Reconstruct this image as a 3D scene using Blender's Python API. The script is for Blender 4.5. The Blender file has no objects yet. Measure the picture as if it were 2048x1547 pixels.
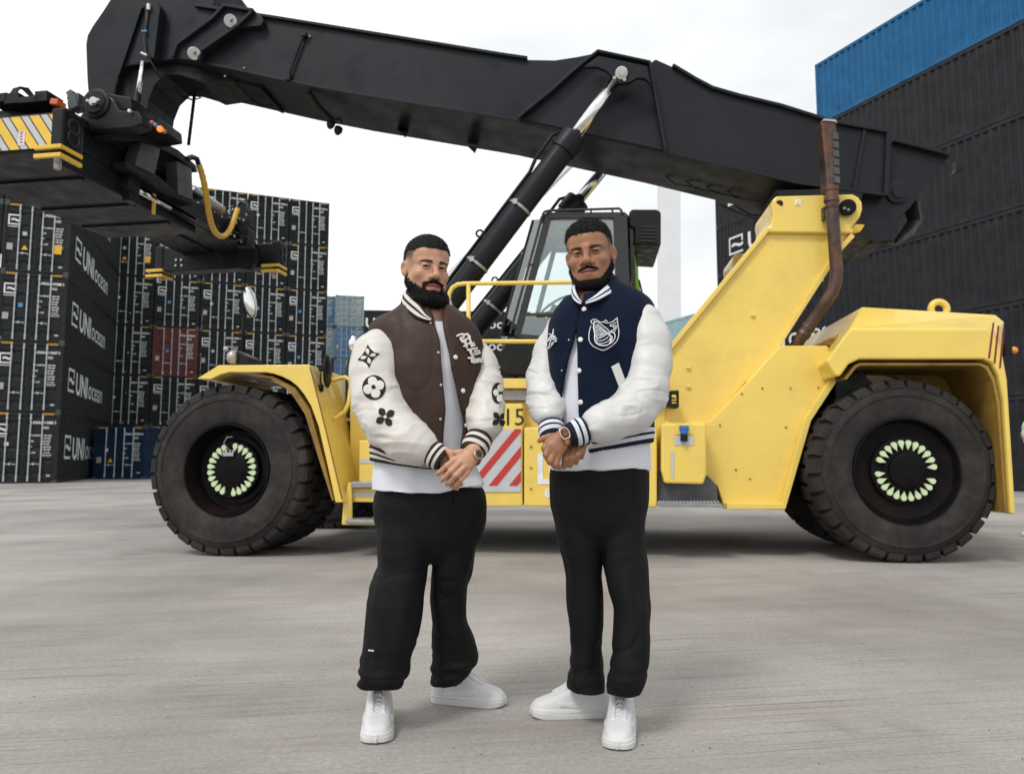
import bpy, bmesh, math, random
import numpy as np
from mathutils import Vector, Matrix, noise
from mathutils.bvhtree import BVHTree
from mathutils.geometry import delaunay_2d_cdt

random.seed(7)
SC = bpy.context.scene
COL = SC.collection
R = math.radians

# ------------------------------------------------------------------ camera, sky, sun, exposure
FPX = 1500.0                       # focal length in photograph pixels (photograph is 2048 wide)
CAMH = 0.97
HORIZON = 918.0
PITCH = math.atan((HORIZON - 773.5) / FPX)
cam_data = bpy.data.cameras.new('camera')
cam_data.sensor_width = 36.0
cam_data.sensor_fit = 'HORIZONTAL'
cam_data.lens = 36.0 * FPX / 2048.0
cam_data.clip_start = 0.05
cam_data.clip_end = 4000.0
cam_data.dof.use_dof = True
cam_data.dof.focus_distance = 2.72
cam_data.dof.aperture_fstop = 5.0
cam = bpy.data.objects.new('camera', cam_data)
COL.objects.link(cam)
cam.location = (0, 0, CAMH)
cam.rotation_euler = (math.pi / 2 + PITCH, 0, 0)
SC.camera = cam

world = bpy.data.worlds.new('World')
SC.world = world
world.use_nodes = True
wn = world.node_tree
wn.nodes.clear()
w_out = wn.nodes.new('ShaderNodeOutputWorld')
w_bg = wn.nodes.new('ShaderNodeBackground')
w_sky = wn.nodes.new('ShaderNodeTexSky')
w_sky.sky_type = 'NISHITA'
w_sky.sun_disc = False
SUN_EL, SUN_AZ = R(52), R(-35)     # azimuth from the camera's back, positive to the right
w_sky.sun_elevation = SUN_EL
w_sky.sun_rotation = math.pi + SUN_AZ
w_sky.dust_density = 4.0
# an even cloud deck veils the clear sky almost completely
w_tc = wn.nodes.new('ShaderNodeTexCoord')
w_map = wn.nodes.new('ShaderNodeMapping')
w_map.inputs['Scale'].default_value = (1.2, 1.2, 3.0)
w_n = wn.nodes.new('ShaderNodeTexNoise')
w_n.inputs['Scale'].default_value = 1.6
w_n.inputs['Detail'].default_value = 4.0
w_n.inputs['Roughness'].default_value = 0.5
w_ramp = wn.nodes.new('ShaderNodeValToRGB')
w_ramp.color_ramp.elements[0].position = 0.28
w_ramp.color_ramp.elements[0].color = (7.0, 7.3, 7.5, 1)
w_ramp.color_ramp.elements[1].position = 0.58
w_ramp.color_ramp.elements[1].color = (11.0, 11.1, 11.2, 1)
w_mix = wn.nodes.new('ShaderNodeMixRGB')
w_mix.inputs['Fac'].default_value = 0.93
wn.links.new(w_tc.outputs['Generated'], w_map.inputs['Vector'])
wn.links.new(w_map.outputs['Vector'], w_n.inputs['Vector'])
w_sx = wn.nodes.new('ShaderNodeSeparateXYZ')
w_ma = wn.nodes.new('ShaderNodeMath')
w_ma.operation = 'MULTIPLY_ADD'
w_ma.inputs[1].default_value = -0.28
wn.links.new(w_tc.outputs['Generated'], w_sx.inputs['Vector'])
wn.links.new(w_sx.outputs['X'], w_ma.inputs[0])
wn.links.new(w_n.outputs['Fac'], w_ma.inputs[2])
wn.links.new(w_ma.outputs[0], w_ramp.inputs['Fac'])
wn.links.new(w_sky.outputs['Color'], w_mix.inputs['Color1'])
wn.links.new(w_ramp.outputs['Color'], w_mix.inputs['Color2'])
wn.links.new(w_mix.outputs['Color'], w_bg.inputs['Color'])
w_bg.inputs['Strength'].default_value = 0.092
wn.links.new(w_bg.outputs['Background'], w_out.inputs['Surface'])

sun_data = bpy.data.lights.new('sun', 'SUN')
sun_data.energy = 1.3
sun_data.angle = R(14)
sun_data.color = (1.0, 0.97, 0.93)
sun = bpy.data.objects.new('sun', sun_data)
COL.objects.link(sun)
_sd = Vector((math.sin(SUN_AZ) * math.cos(SUN_EL), -math.cos(SUN_AZ) * math.cos(SUN_EL), math.sin(SUN_EL)))
sun.rotation_euler = _sd.to_track_quat('Z', 'Y').to_euler()
sun.location = (0, 0, 30)

SC.view_settings.view_transform = 'Standard'
SC.view_settings.look = 'None'
SC.view_settings.exposure = 0.30
SC.view_settings.gamma = 1.0
SC.view_settings.use_curve_mapping = False
SC.cycles.max_bounces = 6
SC.cycles.diffuse_bounces = 3
SC.cycles.glossy_bounces = 3
SC.cycles.transmission_bounces = 6
SC.cycles.transparent_max_bounces = 8

# ------------------------------------------------------------------ measuring: photograph pixels to places in the world
_F = Vector((0, math.cos(PITCH), math.sin(PITCH)))
_U = Vector((0, -math.sin(PITCH), math.cos(PITCH)))
CAM = Vector((0, 0, CAMH))


def ray(px, py):
    return _F + Vector((1, 0, 0)) * ((px - 1024.0) / FPX) - _U * ((py - 773.5) / FPX)


def at_y(px, py, y):
    d = ray(px, py)
    return CAM + d * (y / d.y)


def at_z(px, py, z):
    d = ray(px, py)
    return CAM + d * ((z - CAMH) / d.z)


# ------------------------------------------------------------------ tagging and linking
def tag(o, label=None, cat=None, group=None, kind=None):
    if label: o['label'] = label
    if cat: o['category'] = cat
    if group: o['group'] = group
    if kind: o['kind'] = kind
    return o


def thing(name, label, cat, loc=(0, 0, 0), rz=0.0, group=None):
    o = bpy.data.objects.new(name, None)
    o.empty_display_size = 0.2
    COL.objects.link(o)
    o.location = loc
    o.rotation_euler = (0, 0, rz)
    return tag(o, label, cat, group)


def link_mesh(name, me, parent=None, mat=None, smooth=None):
    if mat is not None:
        me.materials.clear()
        for m in (mat if isinstance(mat, (list, tuple)) else [mat]):
            me.materials.append(m)
    if smooth is not None:
        me.polygons.foreach_set('use_smooth', [smooth] * len(me.polygons))
    o = bpy.data.objects.new(name, me)
    COL.objects.link(o)
    if parent is not None:
        o.parent = parent
    return o


def copy_tree(o, parent=None):
    c = o.copy()
    COL.objects.link(c)
    if parent is not None:
        c.parent = parent
    for ch in o.children:
        copy_tree(ch, c)
    return c


# ------------------------------------------------------------------ materials
def mat_new(name):
    m = bpy.data.materials.new(name)
    m.use_nodes = True
    nt = m.node_tree
    return m, nt, nt.nodes['Principled BSDF']


def N(nt, t, **kw):
    n = nt.nodes.new(t)
    for k, v in kw.items():
        if k.startswith('_'):
            setattr(n, k[1:], v)
        else:
            n.inputs[k.replace('__', ' ')].default_value = v
    return n


def paint(name, col, rough=0.45, var=0.12, scale=6.0, bump=0.0, bscale=60.0, metal=0.0, dirt=None, dirt_amt=0.35, dscale=2.5,
          spec=0.5, coat=0.0, sub=0.0, rvar=0.15, stretch=(1, 1, 1)):
    """A surface with uneven colour, uneven gloss, optional dirt and fine relief."""
    m, nt, b = mat_new(name)
    L = nt.links.new
    tc = N(nt, 'ShaderNodeTexCoord')
    mp = N(nt, 'ShaderNodeMapping')
    mp.inputs['Scale'].default_value = stretch
    L(tc.outputs['Object'], mp.inputs['Vector'])
    n1 = N(nt, 'ShaderNodeTexNoise', Scale=scale, Detail=6.0, Roughness=0.62)
    L(mp.outputs['Vector'], n1.inputs['Vector'])
    r = N(nt, 'ShaderNodeMapRange')
    r.inputs['From Min'].default_value = 0.3
    r.inputs['From Max'].default_value = 0.7
    r.inputs['To Min'].default_value = 1 - var
    r.inputs['To Max'].default_value = 1 + var
    L(n1.outputs['Fac'], r.inputs['Value'])
    mul = N(nt, 'ShaderNodeMixRGB', _blend_type='MULTIPLY', Fac=1.0)
    mul.inputs['Color1'].default_value = (*col, 1)
    L(r.outputs['Result'], mul.inputs['Color2'])
    last = mul.outputs['Color']
    if dirt is not None:
        n2 = N(nt, 'ShaderNodeTexNoise', Scale=dscale, Detail=8.0, Roughness=0.7)
        L(mp.outputs['Vector'], n2.inputs['Vector'])
        r2 = N(nt, 'ShaderNodeMapRange')
        r2.inputs['From Min'].default_value = 0.48
        r2.inputs['From Max'].default_value = 0.78
        r2.inputs['To Max'].default_value = dirt_amt
        L(n2.outputs['Fac'], r2.inputs['Value'])
        mx = N(nt, 'ShaderNodeMixRGB')
        mx.inputs['Color2'].default_value = (*dirt, 1)
        L(r2.outputs['Result'], mx.inputs['Fac'])
        L(last, mx.inputs['Color1'])
        last = mx.outputs['Color']
    L(last, b.inputs['Base Color'])
    rr = N(nt, 'ShaderNodeMapRange')
    rr.inputs['From Min'].default_value = 0.3
    rr.inputs['From Max'].default_value = 0.7
    rr.inputs['To Min'].default_value = max(0.02, rough - rvar)
    rr.inputs['To Max'].default_value = min(1.0, rough + rvar)
    n3 = N(nt, 'ShaderNodeTexNoise', Scale=scale * 2.3, Detail=4.0)
    L(mp.outputs['Vector'], n3.inputs['Vector'])
    L(n3.outputs['Fac'], rr.inputs['Value'])
    L(rr.outputs['Result'], b.inputs['Roughness'])
    b.inputs['Metallic'].default_value = metal
    b.inputs['Specular IOR Level'].default_value = spec
    b.inputs['Coat Weight'].default_value = coat
    if sub:
        b.inputs['Subsurface Weight'].default_value = sub
        b.inputs['Subsurface Radius'].default_value = (0.012, 0.005, 0.003)
        b.inputs['Subsurface Scale'].default_value = 1.0
    if bump:
        nb = N(nt, 'ShaderNodeTexNoise', Scale=bscale, Detail=5.0, Roughness=0.6)
        L(mp.outputs['Vector'], nb.inputs['Vector'])
        bp = N(nt, 'ShaderNodeBump', Strength=bump, Distance=0.01)
        L(nb.outputs['Fac'], bp.inputs['Height'])
        L(bp.outputs['Normal'], b.inputs['Normal'])
    return m


# ------------------------------------------------------------------ mesh builder
class MB:
    def __init__(self):
        self.v, self.f, self.mi = [], [], []

    def add(self, vs, fs, mi=0):
        o = len(self.v)
        self.v += [tuple(p) for p in vs]
        self.f += [tuple(i + o for i in f) for f in fs]
        self.mi += [mi] * len(fs)
        return self

    def box(self, c, s, rot=None, mi=0):
        hx, hy, hz = s[0] / 2, s[1] / 2, s[2] / 2
        vs = [Vector((x, y, z)) for x in (-hx, hx) for y in (-hy, hy) for z in (-hz, hz)]
        if rot is not None:
            vs = [rot @ p for p in vs]
        vs = [p + Vector(c) for p in vs]
        return self.add(vs, [(0, 1, 3, 2), (4, 6, 7, 5), (0, 4, 5, 1), (2, 3, 7, 6), (0, 2, 6, 4), (1, 5, 7, 3)], mi)

    def box2(self, a, b, mi=0):
        a, b = Vector(a), Vector(b)
        return self.box((a + b) / 2, [abs(b[i] - a[i]) for i in range(3)], None, mi)

    def rings(self, rings, cap=True, mi=0, closed=True):
        n = len(rings[0])
        vs = [p for r_ in rings for p in r_]
        fs = []
        m = n if closed else n - 1
        for k in range(len(rings) - 1):
            for i in range(m):
                j = (i + 1) % n
                fs.append((k * n + i, k * n + j, (k + 1) * n + j, (k + 1) * n + i))
        if cap and closed:
            fs.append(tuple(range(n - 1, -1, -1)))
            fs.append(tuple((len(rings) - 1) * n + i for i in range(n)))
        return self.add(vs, fs, mi)

    def cyl(self, p0, p1, r0, r1=None, n=16, mi=0):
        return self.tube([p0, p1], [r0, r0 if r1 is None else r1], n, mi)

    def tube(self, pts, rad, n=10, mi=0, cap=True):
        pts = [Vector(p) for p in pts]
        if not isinstance(rad, (list, tuple)):
            rad = [rad] * len(pts)
        t0 = (pts[1] - pts[0]).normalized()
        ref = Vector((0, 0, 1)) if abs(t0.z) < 0.9 else Vector((1, 0, 0))
        side = t0.cross(ref).normalized()
        rings = []
        for i, p in enumerate(pts):
            if i == 0: t = pts[1] - pts[0]
            elif i == len(pts) - 1: t = pts[-1] - pts[-2]
            else: t = (pts[i + 1] - p).normalized() + (p - pts[i - 1]).normalized()
            t.normalize()
            side = (side - t * side.dot(t)).normalized()
            up = t.cross(side)
            rings.append([p + (side * math.cos(a) + up * math.sin(a)) * rad[i] for a in [2 * math.pi * k / n for k in range(n)]])
        return self.rings(rings, cap, mi)

    def lathe(self, prof, c, axis, n=32, mi=0, cap=False, closed_prof=False):
        """prof: (radius, distance along axis)"""
        ax = Vector(axis).normalized()
        ref = Vector((0, 0, 1)) if abs(ax.z) < 0.9 else Vector((1, 0, 0))
        s = ax.cross(ref).normalized()
        u = ax.cross(s)
        rings = [[Vector(c) + ax * h + (s * math.cos(a) + u * math.sin(a)) * r_ for a in [2 * math.pi * k / n for k in range(n)]] for r_, h in prof]
        if closed_prof:
            rings.append(rings[0])
        return self.rings(rings, cap, mi)

    def prism(self, front, back, mi=0):
        """two matching outlines joined into a solid"""
        return self.rings([front, back], True, mi)

    def sphere(self, c, r, nu=16, nv=10, sc=(1, 1, 1), mi=0):
        rings = []
        for i in range(1, nv):
            th = math.pi * i / nv
            rings.append([Vector(c) + Vector((r * sc[0] * math.sin(th) * math.cos(2 * math.pi * k / nu),
                                              r * sc[1] * math.sin(th) * math.sin(2 * math.pi * k / nu),
                                              r * sc[2] * math.cos(th))) for k in range(nu)])
        return self.rings(rings, True, mi)

    def torus(self, c, axis, r, rt, n=24, m=10, mi=0, a0=0, a1=2 * math.pi):
        ax = Vector(axis).normalized()
        ref = Vector((0, 0, 1)) if abs(ax.z) < 0.9 else Vector((1, 0, 0))
        s = ax.cross(ref).normalized()
        u = ax.cross(s)
        full = abs(a1 - a0 - 2 * math.pi) < 1e-4
        rings = []
        for k in range(n + 1):
            a = a0 + (a1 - a0) * k / n
            d = s * math.cos(a) + u * math.sin(a)
            rings.append([Vector(c) + d * (r + rt * math.cos(b)) + ax * rt * math.sin(b) for b in [2 * math.pi * q / m for q in range(m)]])
        return self.rings(rings, not full, mi)

    def mesh(self, name='mesh', fix=True):
        me = bpy.data.meshes.new(name)
        me.from_pydata(self.v, [], self.f)
        me.polygons.foreach_set('material_index', self.mi)
        if fix:
            bm = bmesh.new()
            bm.from_mesh(me)
            bmesh.ops.recalc_face_normals(bm, faces=bm.faces)
            bm.to_mesh(me)
            bm.free()
        me.update()
        return me

    def build(self, name, mat, parent=None, smooth=False, bevel=0.0, seg=2, angle=35, autos=False):
        me = self.mesh(name)
        o = link_mesh(name, me, parent, mat, smooth or autos)
        if autos:
            try:
                me.set_sharp_from_angle(angle=R(angle))
            except Exception:
                pass
        if bevel > 0:
            md = o.modifiers.new('bevel', 'BEVEL')
            md.width = bevel
            md.segments = seg
            md.limit_method = 'ANGLE'
            md.angle_limit = R(angle)
            md.harden_normals = False
        return o


def split_build(mb, nm, mat, parent):
    """each loose piece in the builder becomes a part of its own"""
    n = len(mb.v)
    lab = list(range(n))

    def find(i):
        while lab[i] != i:
            lab[i] = lab[lab[i]]
            i = lab[i]
        return i
    for f in mb.f:
        a = find(f[0])
        for i in f[1:]:
            lab[find(i)] = a
    groups = {}
    for f in mb.f:
        groups.setdefault(find(f[0]), []).append(f)
    out = []
    for fs in groups.values():
        idx = sorted({i for f in fs for i in f})
        mp = {v: k for k, v in enumerate(idx)}
        q = MB()
        q.add([mb.v[i] for i in idx], [tuple(mp[i] for i in f) for f in fs])
        out.append(q.build(nm, mat, parent, autos=True))
    return out


_TEXT = {}


def text_mesh(s, size=1.0, depth=0.0, bold=0.0, align='LEFT', shear=0.0, space=1.0):
    """Lettering as a mesh in its own xy plane, cached."""
    key = (s, size, depth, bold, align, shear, space)
    if key in _TEXT:
        return _TEXT[key]
    cu = bpy.data.curves.new('lettering', 'FONT')
    cu.body = s
    cu.size = size
    cu.extrude = depth
    cu.offset = bold
    cu.align_x = align
    cu.shear = shear
    cu.space_character = space
    cu.resolution_u = 3
    ob = bpy.data.objects.new('lettering', cu)
    COL.objects.link(ob)
    dg = bpy.context.evaluated_depsgraph_get()
    me = bpy.data.meshes.new_from_object(ob.evaluated_get(dg))
    bpy.data.objects.remove(ob)
    bpy.data.curves.remove(cu)
    _TEXT[key] = me
    return me


def frame_matrix(origin, xdir, ydir):
    x = Vector(xdir).normalized()
    y = Vector(ydir)
    y = (y - x * y.dot(x)).normalized()
    z = x.cross(y)
    m = Matrix((x, y, z)).transposed().to_4x4()
    m.translation = Vector(origin)
    return m


def bake_text(mb, s, size, origin, xdir, ydir, mi=0, sx=1.0, **kw):
    me = text_mesh(s, size, **kw)
    M = frame_matrix(origin, xdir, ydir)
    vs = [M @ Vector((v.co.x * sx, v.co.y, v.co.z)) for v in me.vertices]
    mb.add(vs, [tuple(p.vertices) for p in me.polygons], mi)
    return mb
# ------------------------------------------------------------------ ground
def make_ground():
    m, nt, b = mat_new('worn brushed concrete')
    L = nt.links.new
    geo = N(nt, 'ShaderNodeNewGeometry')
    rot = N(nt, 'ShaderNodeMapping')
    rot.inputs['Rotation'].default_value = (0, 0, R(-9))
    L(geo.outputs['Position'], rot.inputs['Vector'])
    # broad tonal drift
    n1 = N(nt, 'ShaderNodeTexNoise', Scale=0.35, Detail=6.0, Roughness=0.6)
    L(rot.outputs['Vector'], n1.inputs['Vector'])
    c1 = N(nt, 'ShaderNodeValToRGB')
    c1.color_ramp.elements[0].position = 0.32
    c1.color_ramp.elements[0].color = (0.235, 0.219, 0.202, 1)
    c1.color_ramp.elements[1].position = 0.66
    c1.color_ramp.elements[1].color = (0.43, 0.406, 0.380, 1)
    L(n1.outputs['Fac'], c1.inputs['Fac'])
    # tyre drag smears, long along the yard
    sm = N(nt, 'ShaderNodeMapping')
    sm.inputs['Scale'].default_value = (0.5, 4.0, 1)
    L(rot.outputs['Vector'], sm.inputs['Vector'])
    n2 = N(nt, 'ShaderNodeTexNoise', Scale=1.3, Detail=8.0, Roughness=0.68)
    L(sm.outputs['Vector'], n2.inputs['Vector'])
    r2 = N(nt, 'ShaderNodeMapRange')
    r2.inputs['From Min'].default_value = 0.35
    r2.inputs['From Max'].default_value = 0.72
    r2.inputs['To Min'].default_value = 0.93
    r2.inputs['To Max'].default_value = 1.05
    L(n2.outputs['Fac'], r2.inputs['Value'])
    mu = N(nt, 'ShaderNodeMixRGB', _blend_type='MULTIPLY', Fac=1.0)
    L(c1.outputs['Color'], mu.inputs['Color1'])
    L(r2.outputs['Result'], mu.inputs['Color2'])
    # broom grooves
    br = N(nt, 'ShaderNodeMapping')
    br.inputs['Scale'].default_value = (1.0, 62.0, 1)
    L(rot.outputs['Vector'], br.inputs['Vector'])
    n3 = N(nt, 'ShaderNodeTexNoise', Scale=1.0, Detail=5.0, Roughness=0.65)
    L(br.outputs['Vector'], n3.inputs['Vector'])
    r3 = N(nt, 'ShaderNodeMapRange')
    r3.inputs['From Min'].default_value = 0.30
    r3.inputs['From Max'].default_value = 0.47
    r3.inputs['To Min'].default_value = 0.50
    r3.inputs['To Max'].default_value = 1.02
    L(n3.outputs['Fac'], r3.inputs['Value'])
    patch = N(nt, 'ShaderNodeTexNoise', Scale=0.8, Detail=3.0)
    L(rot.outputs['Vector'], patch.inputs['Vector'])
    pr = N(nt, 'ShaderNodeMapRange')
    pr.inputs['From Min'].default_value = 0.35
    pr.inputs['From Max'].default_value = 0.6
    pr.inputs['To Min'].default_value = 0.25
    L(patch.outputs['Fac'], pr.inputs['Value'])
    mu2 = N(nt, 'ShaderNodeMixRGB', _blend_type='MULTIPLY')
    L(pr.outputs['Result'], mu2.inputs['Fac'])
    L(mu.outputs['Color'], mu2.inputs['Color1'])
    L(r3.outputs['Result'], mu2.inputs['Color2'])
    # grit and aggregate
    n4 = N(nt, 'ShaderNodeTexNoise', Scale=48.0, Detail=8.0, Roughness=0.78)
    L(geo.outputs['Position'], n4.inputs['Vector'])
    r4 = N(nt, 'ShaderNodeMapRange')
    r4.inputs['From Min'].default_value = 0.3
    r4.inputs['From Max'].default_value = 0.7
    r4.inputs['To Min'].default_value = 0.74
    r4.inputs['To Max'].default_value = 1.20
    L(n4.outputs['Fac'], r4.inputs['Value'])
    mu3 = N(nt, 'ShaderNodeMixRGB', _blend_type='MULTIPLY', Fac=1.0)
    L(mu2.outputs['Color'], mu3.inputs['Color1'])
    L(r4.outputs['Result'], mu3.inputs['Color2'])
    # pits and dark specks
    vo = N(nt, 'ShaderNodeTexVoronoi', Scale=19.0, Randomness=1.0)
    L(geo.outputs['Position'], vo.inputs['Vector'])
    lt = N(nt, 'ShaderNodeMath', _operation='LESS_THAN')
    lt.inputs[1].default_value = 0.055
    L(vo.outputs['Distance'], lt.inputs[0])
    n5 = N(nt, 'ShaderNodeTexNoise', Scale=2.2, Detail=2.0)
    L(geo.outputs['Position'], n5.inputs['Vector'])
    gt = N(nt, 'ShaderNodeMath', _operation='GREATER_THAN')
    gt.inputs[1].default_value = 0.52
    L(n5.outputs['Fac'], gt.inputs[0])
    an = N(nt, 'ShaderNodeMath', _operation='MULTIPLY')
    L(lt.outputs[0], an.inputs[0])
    L(gt.outputs[0], an.inputs[1])
    mx = N(nt, 'ShaderNodeMixRGB')
    mx.inputs['Color2'].default_value = (0.05, 0.045, 0.04, 1)
    L(an.outputs[0], mx.inputs['Fac'])
    L(mu3.outputs['Color'], mx.inputs['Color1'])
    # rusty brown stains
    n6 = N(nt, 'ShaderNodeTexNoise', Scale=0.7, Detail=5.0, Roughness=0.6)
    L(sm.outputs['Vector'], n6.inputs['Vector'])
    r6 = N(nt, 'ShaderNodeMapRange')
    r6.inputs['From Min'].default_value = 0.52
    r6.inputs['From Max'].default_value = 0.8
    r6.inputs['To Max'].default_value = 0.5
    L(n6.outputs['Fac'], r6.inputs['Value'])
    mx2 = N(nt, 'ShaderNodeMixRGB')
    mx2.inputs['Color2'].default_value = (0.235, 0.195, 0.155, 1)
    L(r6.outputs['Result'], mx2.inputs['Fac'])
    L(mx.outputs['Color'], mx2.inputs['Color1'])
    wv = N(nt, 'ShaderNodeTexNoise', Scale=1.7, Detail=6.0, Roughness=0.6)
    L(geo.outputs['Position'], wv.inputs['Vector'])
    wm = N(nt, 'ShaderNodeMixRGB', _blend_type='ADD', Fac=0.55)
    L(geo.outputs['Position'], wm.inputs['Color1'])
    L(wv.outputs['Color'], wm.inputs['Color2'])
    cr = N(nt, 'ShaderNodeTexVoronoi', _feature='DISTANCE_TO_EDGE', Scale=0.42)
    L(wm.outputs['Color'], cr.inputs['Vector'])
    cl = N(nt, 'ShaderNodeMapRange')
    cl.inputs['From Min'].default_value = 0.0012
    cl.inputs['From Max'].default_value = 0.0035
    cl.inputs['To Min'].default_value = 0.5
    cl.inputs['To Max'].default_value = 1.0
    L(cr.outputs['Distance'], cl.inputs['Value'])
    mc = N(nt, 'ShaderNodeMixRGB', _blend_type='MULTIPLY', Fac=0.12)
    L(mx2.outputs['Color'], mc.inputs['Color1'])
    L(cl.outputs['Result'], mc.inputs['Color2'])
    # old oil and tyre blots
    n7 = N(nt, 'ShaderNodeTexNoise', Scale=1.1, Detail=7.0, Roughness=0.65)
    L(geo.outputs['Position'], n7.inputs['Vector'])
    r7 = N(nt, 'ShaderNodeMapRange')
    r7.inputs['From Min'].default_value = 0.60
    r7.inputs['From Max'].default_value = 0.72
    r7.inputs['To Max'].default_value = 0.42
    L(n7.outputs['Fac'], r7.inputs['Value'])
    m7 = N(nt, 'ShaderNodeMixRGB')
    m7.inputs['Color2'].default_value = (0.15, 0.135, 0.12, 1)
    L(r7.outputs['Result'], m7.inputs['Fac'])
    L(mc.outputs['Color'], m7.inputs['Color1'])
    L(m7.outputs['Color'], b.inputs['Base Color'])
    b.inputs['Roughness'].default_value = 0.85
    b.inputs['Specular IOR Level'].default_value = 0.25
    ad = N(nt, 'ShaderNodeMath', _operation='MULTIPLY_ADD')
    ad.inputs[1].default_value = 0.6
    L(n4.outputs['Fac'], ad.inputs[0])
    L(n3.outputs['Fac'], ad.inputs[2])
    bp = N(nt, 'ShaderNodeBump', Strength=0.35, Distance=0.006)
    L(ad.outputs[0], bp.inputs['Height'])
    L(bp.outputs['Normal'], b.inputs['Normal'])
    mb = MB()
    s = 1500.0
    mb.add([(-s, -60, 0), (s, -60, 0), (s, s, 0), (-s, s, 0)], [(0, 1, 2, 3)])
    g = mb.build('ground', m)
    tag(g, kind='structure')
    # loose grit lying on the concrete
    rs = random.Random(3)
    mb = MB()
    for _ in range(420):
        y = 1.6 + 5.5 * rs.random() ** 1.6
        x = (rs.random() * 2 - 1) * (0.75 * y + 0.2)
        r_ = 0.0016 + 0.0035 * rs.random() ** 3
        a = rs.random() * 6.28
        pts = []
        for k in range(5):
            q = a + 6.28 * k / 5
            pts.append((x + r_ * (0.7 + 0.6 * rs.random()) * math.cos(q), y + r_ * (0.7 + 0.6 * rs.random()) * math.sin(q), 0.0002))
        mb.add(pts + [(x, y, r_ * 0.8)], [(0, 1, 5), (1, 2, 5), (2, 3, 5), (3, 4, 5), (4, 0, 5)])
    g = mb.build('grit', paint('dark grit', (0.09, 0.08, 0.07), 0.9, 0.4, 80))
    tag(g, kind='stuff')


make_ground()
# ------------------------------------------------------------------ shipping containers
CW = 2.438
M_WHITE = paint('white marking', (0.70, 0.72, 0.72), 0.5, 0.18, 9)
M_ROD = paint('galvanised rod', (0.47, 0.50, 0.50), 0.5, 0.2, 12)
M_CAST = paint('dark steel casting', (0.05, 0.05, 0.05), 0.6, 0.3, 8)
M_HAZ = paint('amber marking', (0.62, 0.33, 0.03), 0.5, 0.2, 12)
M_GREY = paint('grey plate', (0.36, 0.36, 0.34), 0.5, 0.2, 15)
M_YEL = paint('yellow sticker', (0.75, 0.42, 0.02), 0.5, 0.1, 9)
M_CYAN = paint('pale sticker', (0.35, 0.55, 0.55), 0.5, 0.1, 9)
M_BLUEST = paint('blue sticker', (0.05, 0.25, 0.5), 0.5, 0.1, 9)

_cp = paint


def cpaint(*a, **k):
    return _cp(*a, spec=0.16, **k)


CPAINT = {
    'black': cpaint('black container paint', (0.0095, 0.0125, 0.0135), 0.42, 0.35, 2.5, dirt=(0.04, 0.042, 0.04), dirt_amt=0.35),
    'slate': cpaint('slate container paint', (0.019, 0.021, 0.024), 0.5, 0.3, 2.0, dirt=(0.06, 0.055, 0.05), dirt_amt=0.3),
    'grey': cpaint('grey container paint', (0.020, 0.0205, 0.0245), 0.5, 0.3, 1.6, dirt=(0.06, 0.05, 0.046), dirt_amt=0.35),
    'blue': cpaint('bright blue container paint', (0.012, 0.105, 0.245), 0.45, 0.2, 2.0, dirt=(0.04, 0.13, 0.20), dirt_amt=0.5),
    'navy': cpaint('navy container paint', (0.008, 0.024, 0.056), 0.45, 0.25, 2.0, dirt=(0.03, 0.05, 0.08)),
    'red': cpaint('dull red container paint', (0.115, 0.036, 0.033), 0.5, 0.25, 2.5, dirt=(0.10, 0.04, 0.03)),
    'pale': cpaint('faded pale blue container paint', (0.27, 0.37, 0.40), 0.6, 0.25, 1.5, dirt=(0.22, 0.15, 0.09), dirt_amt=0.75, dscale=1.6),
    'sky': cpaint('worn light blue container paint', (0.11, 0.22, 0.36), 0.6, 0.3, 1.5, dirt=(0.20, 0.16, 0.12), dirt_amt=0.6, dscale=1.6),
    'teal': cpaint('pale teal container paint', (0.32, 0.46, 0.49), 0.55, 0.12, 1.2, dirt=(0.36, 0.44, 0.44), dirt_amt=0.5),
}
_CM = {}


def cm(key, fn):
    if key not in _CM:
        _CM[key] = fn()
    return _CM[key]


def side_mesh(L, H):
    mb = MB()
    y0, y1, z0, z1 = 0.14, L - 0.14, 0.15, H - 0.11
    n = int((y1 - y0) / 0.278)
    per = (y1 - y0) / n
    prof = []
    for i in range(n):
        b = y0 + i * per
        prof += [(0.006, b), (0.006, b + per * 0.28), (0.062, b + per * 0.46), (0.062, b + per * 0.82)]
    prof.append((0.006, y1))
    vs = []
    for x, y in prof:
        vs += [(x, y, z0), (x, y, z1)]
    fs = [(2 * i, 2 * i + 1, 2 * i + 3, 2 * i + 2) for i in range(len(prof) - 1)]
    mb.add(vs, fs)
    return mb.mesh('side_wall', fix=False)


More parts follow.
